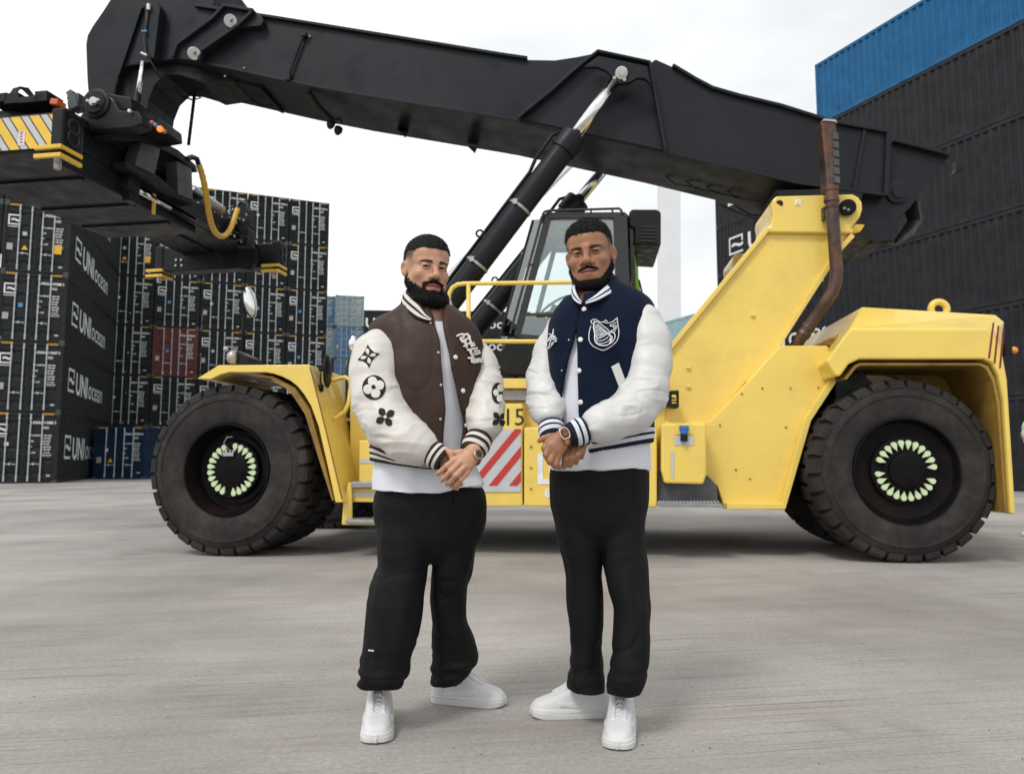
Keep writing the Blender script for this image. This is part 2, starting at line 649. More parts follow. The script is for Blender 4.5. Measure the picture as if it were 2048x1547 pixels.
def frame_mesh(L, H):
    mb = MB()
    t = 0.12
    for x in (0, CW - t):
        for y in (0.0, L - t):
            mb.box2((x, y, 0.12), (x + t, y + t, H - 0.12))
        mb.box2((x, 0.125, 0.02), (x + 0.07 if x == 0 else x + t, L - 0.125, 0.16) if x == 0 else (x + t, L - 0.125, 0.16))
        mb.box2((x if x == 0 else CW - 0.07, 0.125, H - 0.12), (0.07 if x == 0 else CW, L - 0.125, H - 0.003))
    mb.box2((0.125, 0.0, 0.02), (CW - 0.125, 0.09, 0.14))          # sill
    mb.box2((0.125, 0.0, H - 0.15), (CW - 0.125, 0.09, H - 0.004))   # header
    mb.box2((0.072, 0.095, H - 0.05), (CW - 0.072, L - 0.13, H - 0.02))  # roof
    mb.box2((0.072, 0.095, 0.06), (CW - 0.072, L - 0.13, 0.1))       # floor
    # far end wall, shallow ribs
    k = 9
    for i in range(k):
        x0 = 0.125 + i * (CW - 0.25) / k
        mb.box2((x0, L - 0.07, 0.02), (x0 + (CW - 0.25) / k * 0.5, L - 0.03, H - 0.004))
    mb.box2((0.125, L - 0.11, 0.02), (CW - 0.125, L - 0.072, H - 0.006))
    return mb.mesh('frame')


def casting_mesh():
    mb = MB()
    mb.box((0, 0, 0), (0.178, 0.162, 0.118))
    mb.box((0, -0.083, 0), (0.07, 0.006, 0.045), mi=1)
    return mb.mesh('corner_casting')


def door_mesh(H):
    mb = MB()
    w = (CW - 0.25) / 2 - 0.008
    z0, z1 = 0.16, H - 0.17
    k = 5
    step = (z1 - z0) / k
    prof = [(0.03, z0)]
    for i in range(k):
        b = z0 + i * step
        prof += [(0.03, b + step * 0.30), (0.062, b + step * 0.38), (0.062, b + step * 0.55), (0.03, b + step * 0.63)]
    prof.append((0.03, z1))
    vs = []
    for y, z in prof:
        vs += [(0.06, y, z), (w - 0.06, y, z)]
    fs = [(2 * i, 2 * i + 1, 2 * i + 3, 2 * i + 2) for i in range(len(prof) - 1)]
    mb.add(vs, fs)
    mb.box2((0, 0.022, z0), (0.062, 0.075, z1))
    mb.box2((w - 0.062, 0.022, z0), (w, 0.075, z1))
    mb.box2((0.062, 0.068, z0), (w - 0.062, 0.082, z1))
    for q in range(4):   # hinge knuckles
        z = z0 + 0.2 + q * (z1 - z0 - 0.4) / 3
        mb.box2((-0.02, 0.0, z - 0.06), (0.03, 0.022, z + 0.06))
    return mb.mesh('door')


def rod_mesh(H):
    mb = MB()
    y = -0.012
    mb.cyl((0, y, 0.1), (0, y, H - 0.1), 0.026, n=8)
    for z in (0.13, H - 0.12):
        mb.box((0, y, z), (0.06, 0.05, 0.10))
        mb.cyl((0, y, z + (0.06 if z < 1 else -0.18)), (0, y, z + (0.16 if z < 1 else -0.08)), 0.04, n=8)
    for z in (0.75, 1.35, 2.0):
        mb.box((0, y + 0.012, z * H / 2.896), (0.06, 0.03, 0.045))
    return mb.mesh('locking_rod')


def handle_mesh():
    mb = MB()
    mb.box((0.17, -0.03, 0), (0.40, 0.02, 0.026))
    mb.box((0.17, -0.03, 0), (0.05, 0.035, 0.10))
    mb.box((0.35, -0.02, -0.01), (0.05, 0.04, 0.06))
    return mb.mesh('door_handle')


def wave_logo(mb, o, xd, yd, w, h, t):
    """open square with a wave through its middle and a rule below"""
    o, xd, yd = Vector(o), Vector(xd).normalized(), Vector(yd).normalized()

    def q(x0, y0, x1, y1):
        mb.add([o + xd * x0 + yd * y0, o + xd * x1 + yd * y0, o + xd * x1 + yd * y1, o + xd * x0 + yd * y1], [(0, 1, 2, 3)])
    q(0, 0, t, h)
    q(t, h - t, w, h)
    q(t, 0, w, t)
    q(w - t, h * 0.62, w, h - t)
    n = 8
    up, lo = [], []
    for i in range(n + 1):
        x = t * 2.0 + (w - t * 2.0) * i / n
        y = h * 0.48 + 0.06 * h * math.sin(i / n * 2 * math.pi)
        up.append(o + xd * x + yd * (y + t * 0.75))
        lo.append(o + xd * x + yd * (y - t * 0.75))
    for i in range(n):
        mb.add([lo[i], lo[i + 1], up[i + 1], up[i]], [(0, 1, 2, 3)])


def door_logo_mesh(H):
    mb = MB()
    wave_logo(mb, (0.15, 0.018, H * 0.68), (1, 0, 0), (0, 0, 1), 0.46, 0.44, 0.058)
    mb.add([(0.15, 0.018, H * 0.68 - 0.09), (0.6, 0.018, H * 0.68 - 0.09), (0.6, 0.018, H * 0.68 - 0.06), (0.15, 0.018, H * 0.68 - 0.06)], [(0, 1, 2, 3)])
    return mb.mesh('logo', fix=False)


def door_text_mesh(H, num, code):
    mb = MB()
    X, Z = (1, 0, 0), (0, 0, 1)
    y = 0.016
    bake_text(mb, num, 0.15, (1.42, y, H * 0.835), X, Z, bold=0.006, sx=0.85)
    bake_text(mb, code, 0.14, (1.80, y, H * 0.765), X, Z, bold=0.006, sx=0.9)
    for i, (a, b_, c) in enumerate((('MAX.GROSS', '32.500 KGS', '71.650 LBS'), ('TARE', '3.880 KGS', '8.550 LBS'), ('NET', '28.620 KGS', '63.100 LBS'),
                                    ('CU.CAP', '76,4 CU.M', '2.700 CU.FT'))):
        z = H * 0.66 - i * 0.235
        bake_text(mb, a, 0.095, (1.36, y, z), X, Z, bold=0.003, sx=0.82)
        bake_text(mb, b_, 0.095, (1.80, y, z), X, Z, bold=0.003, sx=0.82)
        bake_text(mb, c, 0.095, (1.80, y, z - 0.11), X, Z, bold=0.003, sx=0.82)
    mb.add([(2.06, y, 0.28), (2.2, y, 0.28), (2.2, y, 0.33), (2.06, y, 0.33)], [(0, 1, 2, 3)])
    return mb.mesh('door_lettering', fix=False)


def haz_mesh():
    mb = MB()
    for i in range(5):
        x = i * 0.085
        mb.add([(x, -0.004, 0), (x + 0.05, -0.004, 0), (x + 0.08, -0.004, 0.09), (x + 0.03, -0.004, 0.09)], [(0, 1, 2, 3)])
    return mb.mesh('corner_stripes', fix=False)


def plate_mesh(w, h):
    mb = MB()
    mb.box((0, 0, 0), (w, 0.012, h))
    return mb.mesh('plate')


def tri_mesh():
    mb = MB()
    mb.prism([(-0.12, -0.006, -0.1), (0.12, -0.006, -0.1), (0, -0.006, 0.1)], [(-0.12, 0.006, -0.1), (0.12, 0.006, -0.1), (0, 0.006, 0.1)])
    return mb.mesh('warning_triangle')


def side_text_mesh(L, H, right, word_scale=1.0):
    """big shipping line name along a long side: logo, bold first half, light second half"""
    mb = MB()
    if right:
        x, xd, st = CW + 0.005, (0, 1, 0), 1.1
    else:
        x, xd, st = -0.005, (0, -1, 0), L - 1.1
    q = word_scale
    h = 1.02 * q
    zb = H * 0.34 if q == 1 else H * 0.22
    o = Vector((x, st, zb))
    wave_logo(mb, o, xd, (0, 0, 1), 1.15 * q, h, 0.11 * q)
    bake_text(mb, 'UNI', 1.36 * q, o + Vector(xd) * 1.5 * q, xd, (0, 0, 1), bold=0.035, sx=1.1)
    bake_text(mb, 'ocean', 1.36 * q, o + Vector(xd) * 4.25 * q, xd, (0, 0, 1), bold=0.006, sx=1.1)
    return mb.mesh('line_name', fix=False)


SERIAL = ['UNOU 912085 2', 'UNOU 913647 0', 'UNOU 907088 2', 'UNOU 915293 4', 'UNOU 908810 6', 'UNOU 921374 1', 'UNOU 910552 9']


def container(label, group, paint_key, loc, rz, H=2.896, L=12.192, doors=True, sides='', serial=0, stickers='', name_on='', logo=True, parent_name='shipping_container', name_scale=1.0):
    t = thing(parent_name, label, 'container', loc, rz, group)
    pm = CPAINT[paint_key]
    k = (paint_key, round(H, 2), round(L, 2))

    def part(nm, key, fn, mat, at=(0, 0, 0), r=0.0):
        me = cm((nm, key, mat.name if not isinstance(mat, list) else mat[0].name), fn)
        if not me.materials:
            for q in (mat if isinstance(mat, list) else [mat]):
                me.materials.append(q)
        o = bpy.data.objects.new(nm, me)
        COL.objects.link(o)
        o.parent = t
        o.location = at
        o.rotation_euler = (0, 0, r)
        return o
    part('frame', k[1:], lambda: frame_mesh(L, H), pm)
    for s in sides:
        if s == 'L':
            part('side_wall', k[1:], lambda: side_mesh(L, H), pm)
        else:
            part('side_wall', k[1:], lambda: side_mesh(L, H), pm, (CW, L, 0), math.pi)
    ends = [0.08] + ([L - 0.08] if sides else [])
    for y in ends:
        for x in (0.087, CW - 0.087):
            for z in (0.058, H - 0.058):
                part('corner_casting', 0, casting_mesh, [M_CAST, M_CAST], (x, y, z))
    if doors:
        w = (CW - 0.25) / 2
        part('door', k[1:], lambda: door_mesh(H), pm, (0.125, 0, 0))
        part('door', k[1:], lambda: door_mesh(H), pm, (0.125 + w + 0.008, 0, 0))
        for fx in (0.235, 0.415, 0.58, 0.755):
            part('locking_rod', H, lambda: rod_mesh(H), M_ROD, (fx * CW, 0, 0))
        part('door_handle', 0, handle_mesh, M_ROD, (0.235 * CW, 0, H * 0.27))
        part('door_handle', 0, handle_mesh, M_ROD, (0.58 * CW, 0, H * 0.27))
        if logo:
            part('logo', H, lambda: door_logo_mesh(H), M_WHITE)
        sn = SERIAL[serial % len(SERIAL)] if logo else ('HRGU 209293 4' if paint_key == 'navy' else 'TCLU 481906 8')
        part('door_lettering', (H, sn), lambda: door_text_mesh(H, sn, '45G1' if L > 8 else '22G1'), M_WHITE)
        part('corner_stripes', 0, haz_mesh, M_HAZ, (0.2, 0, H - 0.12))
        part('corner_stripes', 0, haz_mesh, M_HAZ, (CW - 0.62, 0, H - 0.12))
        part('data_plate', (0.22, 0.28), lambda: plate_mesh(0.22, 0.28), M_GREY, (0.26, 0.01, H * 0.36))
        if 'y' in stickers:
            part('yellow_sticker', (0.34, 0.38), lambda: plate_mesh(0.34, 0.38), M_YEL, (1.98, 0.006, H * 0.36))
        if 't' in stickers:
            part('warning_triangle', 0, tri_mesh, M_YEL, (0.80, 0.008, H * 0.36))
        if 'c' in stickers:
            part('sticker', (0.16, 0.16), lambda: plate_mesh(0.16, 0.16), M_CYAN, (0.78, 0.008, H * 0.56))
        if 'b' in stickers:
            part('sticker', (0.17, 0.17), lambda: plate_mesh(0.17, 0.17), M_BLUEST, (0.78, 0.008, H * 0.52))
        if 'w' in stickers:
            part('sticker', (0.15, 0.15), lambda: plate_mesh(0.15, 0.15), M_WHITE, (0.60, 0.008, H * 0.55))
    for s in name_on:
        part('line_name', (s, k[1:], name_scale), lambda: side_text_mesh(L, H, s == 'R', name_scale), M_WHITE)
    return t


HC = 2.896
ORD = ['lowest', 'second', 'third', 'fourth', 'fifth', 'sixth', 'seventh', 'eighth']

# front left block: doors to the camera, name on the long side
YAW_L = R(19.1)
_x = Vector((math.cos(YAW_L), math.sin(YAW_L), 0))
_p = at_y(112, 965, 31.0)
_p = Vector((_p.x, 31.0, 0))
stick = ['w', '', 'b', 'cty', 'w']
for c in range(2):
    for r_ in range(5):
        o = _p - _x * (CW + c * (CW + 0.06))
        extra = {3: ' and a yellow sticker', 2: ' and a blue sticker'}.get(r_, '') if c == 0 else ''
        lab = ('%s container up, front stack, line name on its side' % ORD[r_] + extra) if c == 0 else \
              '%s black container from the ground at the left edge of the photo' % ORD[r_]
        container(lab, 'black containers in the front stack', 'black' if c else 'slate', (o.x, o.y, r_ * HC), YAW_L,
                  sides='R' if c == 0 else '', serial=r_ + 3 * c, stickers=stick[r_] if c == 0 else 'w', name_on='R' if c == 0 else '')

# back wall of black containers, doors to the camera
YB = 47.0
_p = at_y(646, 948, YB)
_p = Vector((_p.x, YB, 0))
YAW_B = R(22.0)
_x = Vector((math.cos(YAW_B), math.sin(YAW_B), 0))
rs = random.Random(11)
for c in range(7):
    for r_ in range(6):
        o = _p - _x * (CW + c * (CW + 0.05))
        st = rs.choice(['w', 'w', 'c', 'b', ''])
        if c == 4 and r_ == 4: st = 'cty'
        key = 'black'
        lab = '%s row up, %s column from the sky gap, black container door in the back wall' % (ORD[r_], ['first', 'second', 'third', 'fourth', 'fifth', 'sixth', 'seventh'][c])
        lg = True
        if c == 3 and r_ == 2:
            key, lg = 'red', False
            lab = 'dull red container set among the black ones in the back wall'
        container(lab, 'containers in the back wall', key, (o.x, o.y, r_ * HC), YAW_B, sides='R' if c == 0 else '', serial=c * 3 + r_ * 2, stickers=st if lg else 'b', logo=lg)

# small navy container standing in front of the back wall
_p = at_y(184, 960, 37.0)
container('navy blue short container on the ground beside the front stack', None, 'navy', (_p.x, 37.0, 0), R(6), H=2.591, L=6.058, sides='LR', serial=2, stickers='tw', logo=False)

# faded blue stack beyond the back wall
YF = 64.0
for c, cols in enumerate((('pale', 'sky', 'sky', 'pale', 'pale', 'pale'), ('sky', 'pale', 'red', 'red', 'sky', 'sky'))):
    _p = at_y(722 - c * 59.5, 948, YF)
    for r_ in range(6):
        key = cols[::-1][r_] if c == 0 else cols[::-1][r_]
        w = {'pale': 'faded pale blue', 'sky': 'worn light blue', 'red': 'dull red'}[key]
        z = (918 - 588) / FPX * YF + CAMH - (6 - r_) * 2.75
        container('%s container %s in the %s tall pile behind the back wall' % (w, ORD[r_] + ' up', ['nearer', 'half hidden'][c]), 'weathered containers beyond the back wall', key,
                  (_p.x - CW * math.cos(R(14)), YF - CW * math.sin(R(14)), max(0, z)), R(14), H=2.72, L=6.058, sides='R', serial=r_, logo=False)

# dark containers far behind, long sides to the camera, with the line name
YD = 96.0
_p = at_y(676, 948, YD)
for c in range(3):
    for r_ in range(7):
        if c == 2 and r_ > 5:
            continue
        a = R(3)
        # the long left side faces the camera
        x0 = _p.x + c * 12.4 * math.cos(a)
        y0 = YD + c * 12.4 * math.sin(a)
        # local -x faces the camera: rotate by 90 degrees + a; local y runs to the left, so start from the right end
        container('%s dark container from the ground, %s of the far rows behind the cab' % (ORD[r_], ['left end', 'middle', 'right end'][c]), 'dark containers far behind the machine', 'grey',
                  (x0 + 12.192 * math.cos(a), y0 + 12.192 * math.sin(a), r_ * HC), R(90) + a, doors=False, sides='L', name_on='L', name_scale=1.3)

# right block: long sides to the camera
YAW_R = R(24.4)
_e = at_y(1633, 215, 29.4)                       # far left end of the near pile, at the foot of the blue one
_d = Vector((-math.sin(YAW_R), math.cos(YAW_R), 0))
o = Vector((_e.x, _e.y, 0)) - _d * 12.192
for r_ in range(6):
    if r_ < 5:
        container('%s charcoal container from the ground in the near pile behind the counterweight' % ORD[r_], 'charcoal containers on the right', 'grey', (o.x, o.y, r_ * HC), YAW_R, doors=False, sides='LR',
                  name_on='')
    else:
        container('bright blue container on top of the near charcoal pile', None, 'blue', (o.x, o.y, r_ * HC), YAW_R, H=2.591, doors=False, sides='LR')
_e = at_y(1434, 541, 43.1)
o = Vector((_e.x, _e.y, 0)) - _d * 12.192
for r_ in range(6):
    container('%s charcoal container from the ground in the pile half hidden by the boom foot' % ORD[r_], 'charcoal containers on the right', 'grey', (o.x, o.y, r_ * HC), YAW_R, doors=False, sides='L',
              name_on='L')
# pale teal pile between the men and the yellow mast
_e = at_y(1300, 650, 56)
o = Vector((_e.x, _e.y, 0)) - _d * 12.192
for r_ in range(4):
    container('%s pale teal container from the ground behind the yellow mast' % ORD[r_], 'pale teal containers', 'teal', (o.x, o.y, r_ * 2.75), YAW_R, H=2.75, doors=False, sides='L')

# ------------------------------------------------------------------ harbour crane, far off
M_CRANE = paint('white crane paint', (0.70, 0.71, 0.725), 0.6, 0.05, 0.3)
crane = thing('harbour_crane', 'huge white harbour crane standing far behind the machine', 'crane', (0, 0, 0))
YC = 170.0


def crane_bar(nm, a, b, w, d):
    mb = MB()
    pa, pb = at_y(a[0], a[1], YC), at_y(b[0], b[1], YC)
    ax = (pb - pa).normalized()
    s = ax.cross(Vector((0, 1, 0))).normalized()
    y = Vector((0, 1, 0))
    f = [pa + s * i * w / 2 + y * j * d / 2 for i, j in ((-1, -1), (1, -1), (1, 1), (-1, 1))]
    g = [pb + s * i * w / 2 + y * j * d / 2 for i, j in ((-1, -1), (1, -1), (1, 1), (-1, 1))]
    mb.prism(f, g)
    mb.build(nm, M_CRANE, crane, bevel=0.1)


crane_bar('leg', (1339, 928), (1337, 215), 4.6, 4.0)
crane_bar('brace', (1219, 240), (570, 890), 3.0, 2.5)
crane_bar('leg', (908, 930), (908, 590), 1.6, 1.6)
crane_bar('sill_beam', (555, 900), (1339, 900), 3.2, 3.2)
crane_bar('portal_beam', (800, 240), (1380, 240), 3.4, 3.0)
# ------------------------------------------------------------------ reach stacker
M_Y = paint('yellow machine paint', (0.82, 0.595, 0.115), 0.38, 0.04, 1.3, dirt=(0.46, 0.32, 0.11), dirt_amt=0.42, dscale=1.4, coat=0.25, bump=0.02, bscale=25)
M_YD = paint('dark mustard paint', (0.30, 0.175, 0.03), 0.6, 0.2, 3.0, dirt=(0.03, 0.025, 0.02), dirt_amt=0.9, dscale=2.2)  # deeper than the machine yellow, broken by dark noise patches
M_BK = paint('black boom paint', (0.0125, 0.0145, 0.0185), 0.42, 0.2, 1.2, dirt=(0.04, 0.04, 0.045), dirt_amt=0.15, dscale=0.9, spec=0.2, bump=0.015, bscale=14)
M_BKD = paint('greasy black steel', (0.009, 0.010, 0.011), 0.45, 0.3, 4.0, dirt=(0.03, 0.028, 0.025), dirt_amt=0.4, spec=0.22)
M_CHROME = paint('chromed rod', (0.80, 0.80, 0.80), 0.12, 0.05, 10, metal=1.0, rvar=0.05)
M_STEEL = paint('zinc steel', (0.42, 0.42, 0.42), 0.42, 0.15, 10, metal=0.6)
M_PIN = paint('pale pin cover', (0.62, 0.63, 0.62), 0.35, 0.15, 12)
M_RUB = paint('tyre rubber', (0.027, 0.0245, 0.0235), 0.8, 0.25, 5, dirt=(0.080, 0.070, 0.062), dirt_amt=0.75, dscale=2.0, spec=0.2, bump=0.15, bscale=40)
M_RIM = paint('black rim paint', (0.0045, 0.0045, 0.005), 0.5, 0.3, 4, dirt=(0.05, 0.02, 0.012), dirt_amt=0.3, dscale=3, spec=0.1)
M_NUT = paint('pale green nut pointer', (0.60, 0.72, 0.44), 0.45, 0.06, 20, sub=0.0)
M_EXH = paint('heat stained steel', (0.075, 0.052, 0.045), 0.45, 0.6, 5.0, metal=0.55, dirt=(0.24, 0.10, 0.045), dirt_amt=0.85, dscale=3.2, bump=0.2, bscale=50)
M_GREYP = paint('grey deck plate', (0.30, 0.31, 0.32), 0.5, 0.15, 6, metal=0.4)
M_DGREY = paint('dark grey plate', (0.085, 0.09, 0.095), 0.5, 0.35, 4, metal=0.3)
M_RED = paint('red marking', (0.48, 0.035, 0.025), 0.4, 0.08, 8)
M_DRED = paint('dark red marking', (0.20, 0.02, 0.015), 0.4, 0.08, 8)
M_SILV = paint('silver reflective board', (0.50, 0.51, 0.53), 0.4, 0.06, 10)
M_INK = paint('black marking', (0.012, 0.012, 0.012), 0.5, 0.1, 10)
M_HOSE = paint('black hose', (0.012, 0.012, 0.012), 0.5, 0.2, 10)
M_YHOSE = paint('yellow hose sleeve', (0.70, 0.40, 0.045), 0.5, 0.12, 12)
M_HZY = paint('hazard yellow', (0.78, 0.50, 0.05), 0.4, 0.08, 6)
M_AMB = paint('amber lens', (0.75, 0.28, 0.03), 0.2, 0.05, 10)
M_ORG = paint('orange reflector', (0.60, 0.12, 0.04), 0.3, 0.05, 10)
M_BLCAP = paint('blue cap', (0.02, 0.14, 0.42), 0.35, 0.1, 20)
M_HIVIS = paint('green vest cloth', (0.22, 0.50, 0.06), 0.8, 0.3, 12)
M_SEAT = paint('seat cloth', (0.02, 0.02, 0.022), 0.8, 0.2, 8)


def make_glass():
    m, nt, b = mat_new('tinted cab glass')
    L = nt.links.new
    out = nt.nodes['Material Output']
    nt.nodes.remove(b)
    tr = N(nt, 'ShaderNodeBsdfTransparent')
    tr.inputs['Color'].default_value = (0.88, 0.94, 0.93, 1)
    gl = N(nt, 'ShaderNodeBsdfGlossy', Roughness=0.02)
    gl.inputs['Color'].default_value = (0.9, 0.95, 0.95, 1)
    fr = N(nt, 'ShaderNodeFresnel', IOR=1.6)
    ad = N(nt, 'ShaderNodeMath', _operation='ADD')
    ad.inputs[1].default_value = 0.10
    L(fr.outputs['Fac'], ad.inputs[0])
    mx = N(nt, 'ShaderNodeMixShader')
    L(ad.outputs[0], mx.inputs['Fac'])
    L(tr.outputs[0], mx.inputs[1])
    L(gl.outputs[0], mx.inputs[2])
    L(mx.outputs[0], out.inputs['Surface'])
    return m


M_GLASS = make_glass()
m, nt, b = mat_new('lit warning lamp')
b.inputs['Base Color'].default_value = (0.6, 0.08, 0.02, 1)
b.inputs['Emission Color'].default_value = (1.0, 0.16, 0.03, 1)
b.inputs['Emission Strength'].default_value = 1.6
M_LAMP = m

MROOT = at_z(482, 1114, 0.0)
MROT = R(-6)
RS = thing('reach_stacker', 'yellow container handler with a long black boom and big black tyres behind the two men', 'container handler', MROOT, MROT)
_UV = (Vector((math.cos(MROT), math.sin(MROT), 0)), Vector((-math.sin(MROT), math.cos(MROT), 0)))


def MP(px, py, v):
    """photograph pixel -> place in the machine's own frame, on its lengthwise plane v metres in from the near tyre"""
    d = ray(px, py)
    n = _UV[1]
    t = ((MROOT - CAM).dot(n) + v) / d.dot(n)
    p = CAM + d * t - MROOT
    return Vector((p.dot(_UV[0]), v, p.z))


def pslab(nm, pts, v0, v1, mat, parent=RS, bevel=0.008, vref=None, **kw):
    """a plate: outline measured on plane vref (default v0), v0..v1 thick"""
    vr = v0 if vref is None else vref
    loc = [MP(x, y, vr) for x, y in pts]
    f = [Vector((p.x, v0, p.z)) for p in loc]
    g = [Vector((p.x, v1, p.z)) for p in loc]
    return MB().prism(f, g).build(nm, mat, parent, bevel=bevel, **kw)


def strip_along(pts, v0, v1, w, closed=False):
    """a bar following an outline, w metres wide in the plane, v0..v1 thick"""
    P2 = [Vector((p.x, p.z)) for p in pts]
    n = len(P2)
    a, b_ = [], []
    for i, p in enumerate(P2):
        q0 = P2[(i - 1) % n] if (closed or i > 0) else p
        q1 = P2[(i + 1) % n] if (closed or i < n - 1) else p
        t = ((p - q0).normalized() if (p - q0).length > 1e-6 else Vector((0, 0))) + ((q1 - p).normalized() if (q1 - p).length > 1e-6 else Vector((0, 0)))
        t.normalize()
        nn = Vector((-t.y, t.x))
        a.append(p + nn * w / 2)
        b_.append(p - nn * w / 2)
    rings = [[Vector((a[i].x, v0, a[i].y)), Vector((b_[i].x, v0, b_[i].y)), Vector((b_[i].x, v1, b_[i].y)), Vector((a[i].x, v1, a[i].y))] for i in range(n)]
    mb = MB()
    mb.rings(rings, True)
    return mb


# ---- wheels
def tyre_mesh():
    mb = MB()
    rr = 0.87
    prof = [(0.462, 0.07), (0.475, 0.035), (0.50, 0.02), (0.57, 0.004), (0.65, 0.0), (0.70, 0.006), (0.705, -0.002), (0.722, -0.002), (0.727, 0.010), (0.78, 0.028), (0.80, 0.05),
            (0.825, 0.075), (0.832, 0.12), (0.832, 0.38), (0.825, 0.425), (0.78, 0.472), (0.65, 0.5), (0.52, 0.48), (0.465, 0.44)]
    mb.lathe(prof, (0, 0, 0), (0, 1, 0), n=96)
    nl = 30
    for i in range(nl):
        for half in (0, 1):
            a = 2 * math.pi * (i + 0.5 * half) / nl
            w = 2 * math.pi / nl * 0.80
            pr = [(0.785, 0.022), (0.838, 0.032), (0.866, 0.06), (0.868, 0.225), (0.825, 0.235), (0.825, 0.1)]
            if half:
                pr = [(r_, 0.5 - h) for r_, h in pr]
            r0, r1 = [], []
            for r_, h in pr:
                sk = 0.25 * (h - (0.06 if not half else 0.44)) * (1 if not half else -1)
                for lst, s in ((r0, -1), (r1, 1)):
                    q = a + s * w / 2 * (0.92 if r_ > 0.85 else 1.0) + sk * 0.35
                    lst.append(Vector((math.cos(q) * r_, h, math.sin(q) * r_)))
            mb.rings([r0, r1], True)
    return mb.mesh('tyre')


TYRE = tyre_mesh()
TYRE.materials.append(M_RUB)
TYRE.polygons.foreach_set('use_smooth', [True] * len(TYRE.polygons))
try:
    TYRE.set_sharp_from_angle(angle=R(32))
except Exception:
    pass


def nut_mesh():
    mb = MB()
    pts = []
    for k in range(11):
        a = -math.pi * 0.58 + 2 * math.pi * 0.58 * k / 10
        pts.append((0.026 * math.sin(a), 0.026 * math.cos(a)))
    pts.append((0.0, -0.066))
    f = [Vector((x, -0.012, z)) for x, z in pts]
    g = [Vector((x, 0.012, z)) for x, z in pts]
    mb.prism(f, g)
    return mb.mesh('nut_pointer')


NUT = nut_mesh()
NUT.materials.append(M_NUT)


def front_rim():
    mb = MB()
    mb.lathe([(0.475, 0.055), (0.468, 0.02), (0.452, 0.018), (0.445, 0.05), (0.43, 0.09), (0.415, 0.16), (0.40, 0.22), (0.36, 0.225), (0.355, 0.20), (0.30, 0.20), (0.295, 0.16), (0.286, 0.15), (0.19, 0.15), (0.185, 0.125),
              (0.165, 0.115), (0.10, 0.11), (0.0, 0.105)], (0, 0, 0), (0, 1, 0), n=64)
    return mb


def rear_rim():
    mb = MB()
    mb.lathe([(0.505, 0.05), (0.498, 0.0), (0.48, -0.002), (0.472, 0.04), (0.455, 0.075), (0.43, 0.085), (0.32, 0.09), (0.312, 0.05), (0.298, 0.045), (0.21, 0.05), (0.20, 0.03), (0.17, 0.025), (0.165, -0.01), (0.14, -0.02), (0.0, -0.02)],
             (0, 0, 0), (0, 1, 0), n=64)
    return mb


def wheel(u, z, v, rim, nr, nv, skip, detail=True, yaw=0.0, dual=False):
    w = bpy.data.objects.new('wheel', None)
    COL.objects.link(w)
    w.parent = RS
    w.location = (u, v, z)
    w.rotation_euler = (0, 0, yaw)
    for k in range(2 if dual else 1):
        t = bpy.data.objects.new('tyre', TYRE)
        COL.objects.link(t)
        t.parent = w
        t.location = (0, 0.58 * k, 0)
        t.rotation_euler = (0, 0.05, 0)
    if detail:
        rim().build('rim', M_RIM, w, autos=True, angle=30)
        for k in range(24):
            if k in skip:
                continue
            a = 2 * math.pi * (k + 0.5) / 24
            o = bpy.data.objects.new('nut_pointer', NUT)
            COL.objects.link(o)
            o.parent = w
            o.location = (math.cos(a) * nr, nv, math.sin(a) * nr)
            o.rotation_euler = (0, math.pi / 2 - a, 0)
    mb = MB()
    mb.cyl((0, 0.3, 0), (0, 1.3, 0), 0.3, n=24)
    mb.lathe([(0.46, 0.06), (0.45, 0.45)], (0, 0, 0), (0, 1, 0), n=32)
    mb.build('hub', M_BKD, w, autos=True)
    return w


_fw = MP(482, 937, 0.0)
fz = 0.865
wheel(-0.205, fz, 0.0, front_rim, 0.245, 0.138, (6, 17), yaw=R(-4), dual=True)
wheel(-0.225, fz, 3.0, front_rim, 0.245, 0.185, (), detail=False, dual=True)
_rw = MP(1815, 950, 0.20)
RU = _rw.x
wheel(RU, fz, 0.20, rear_rim, 0.262, 0.03, (11, 23), yaw=R(3))
wheel(RU, fz, 1.5, rear_rim, 0.262, 0.03, (), detail=False)
# cable bracket on the front hub
mb = MB()
mb.tube([(-0.02, 0.17, 0.20), (-0.06, 0.13, 0.27), (-0.02, 0.12, 0.33), (0.02, 0.15, 0.335)], 0.006, n=6)
mb.box((-0.01, 0.14, 0.155), (0.11, 0.02, 0.035))
for dx in (-0.05, -0.015, 0.02, 0.05):
    mb.box((dx - 0.01, 0.14, 0.18), (0.012, 0.018, 0.04))
mb.v = [tuple(Vector(p) + Vector((-0.205, -0.05, fz))) for p in mb.v]
mb.build('hub_bracket', M_STEEL, RS)

# ---- front fender
FPTS = [(394, 757), (437, 730), (619, 729), (686, 1004), (671, 1004), (655, 930), (637, 852), (622, 811), (608, 788), (595, 772), (581, 761), (565, 753), (548, 747), (533, 744), (458, 744), (440, 749), (421, 758)]
fender = pslab('front_fender', FPTS, -0.03, 1.26, M_Y, bevel=0.006)
mb = strip_along([MP(x, y, -0.035) for x, y in ((620, 734), (653, 865), (684, 998))], -0.036, -0.03, 0.010)
mb.build('fender_edge_line', M_DRED, RS)
# liner under the fender
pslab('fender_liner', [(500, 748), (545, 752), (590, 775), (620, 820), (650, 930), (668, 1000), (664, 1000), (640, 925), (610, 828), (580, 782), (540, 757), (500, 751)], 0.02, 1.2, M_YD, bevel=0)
pslab('fender_bracket', [(612, 745), (622, 745), (640, 800), (632, 810)], 0.3, 0.34, M_YD)
# far fender
pslab('far_fender', FPTS, 2.95, 4.1, M_Y, vref=-0.03, bevel=0.006)
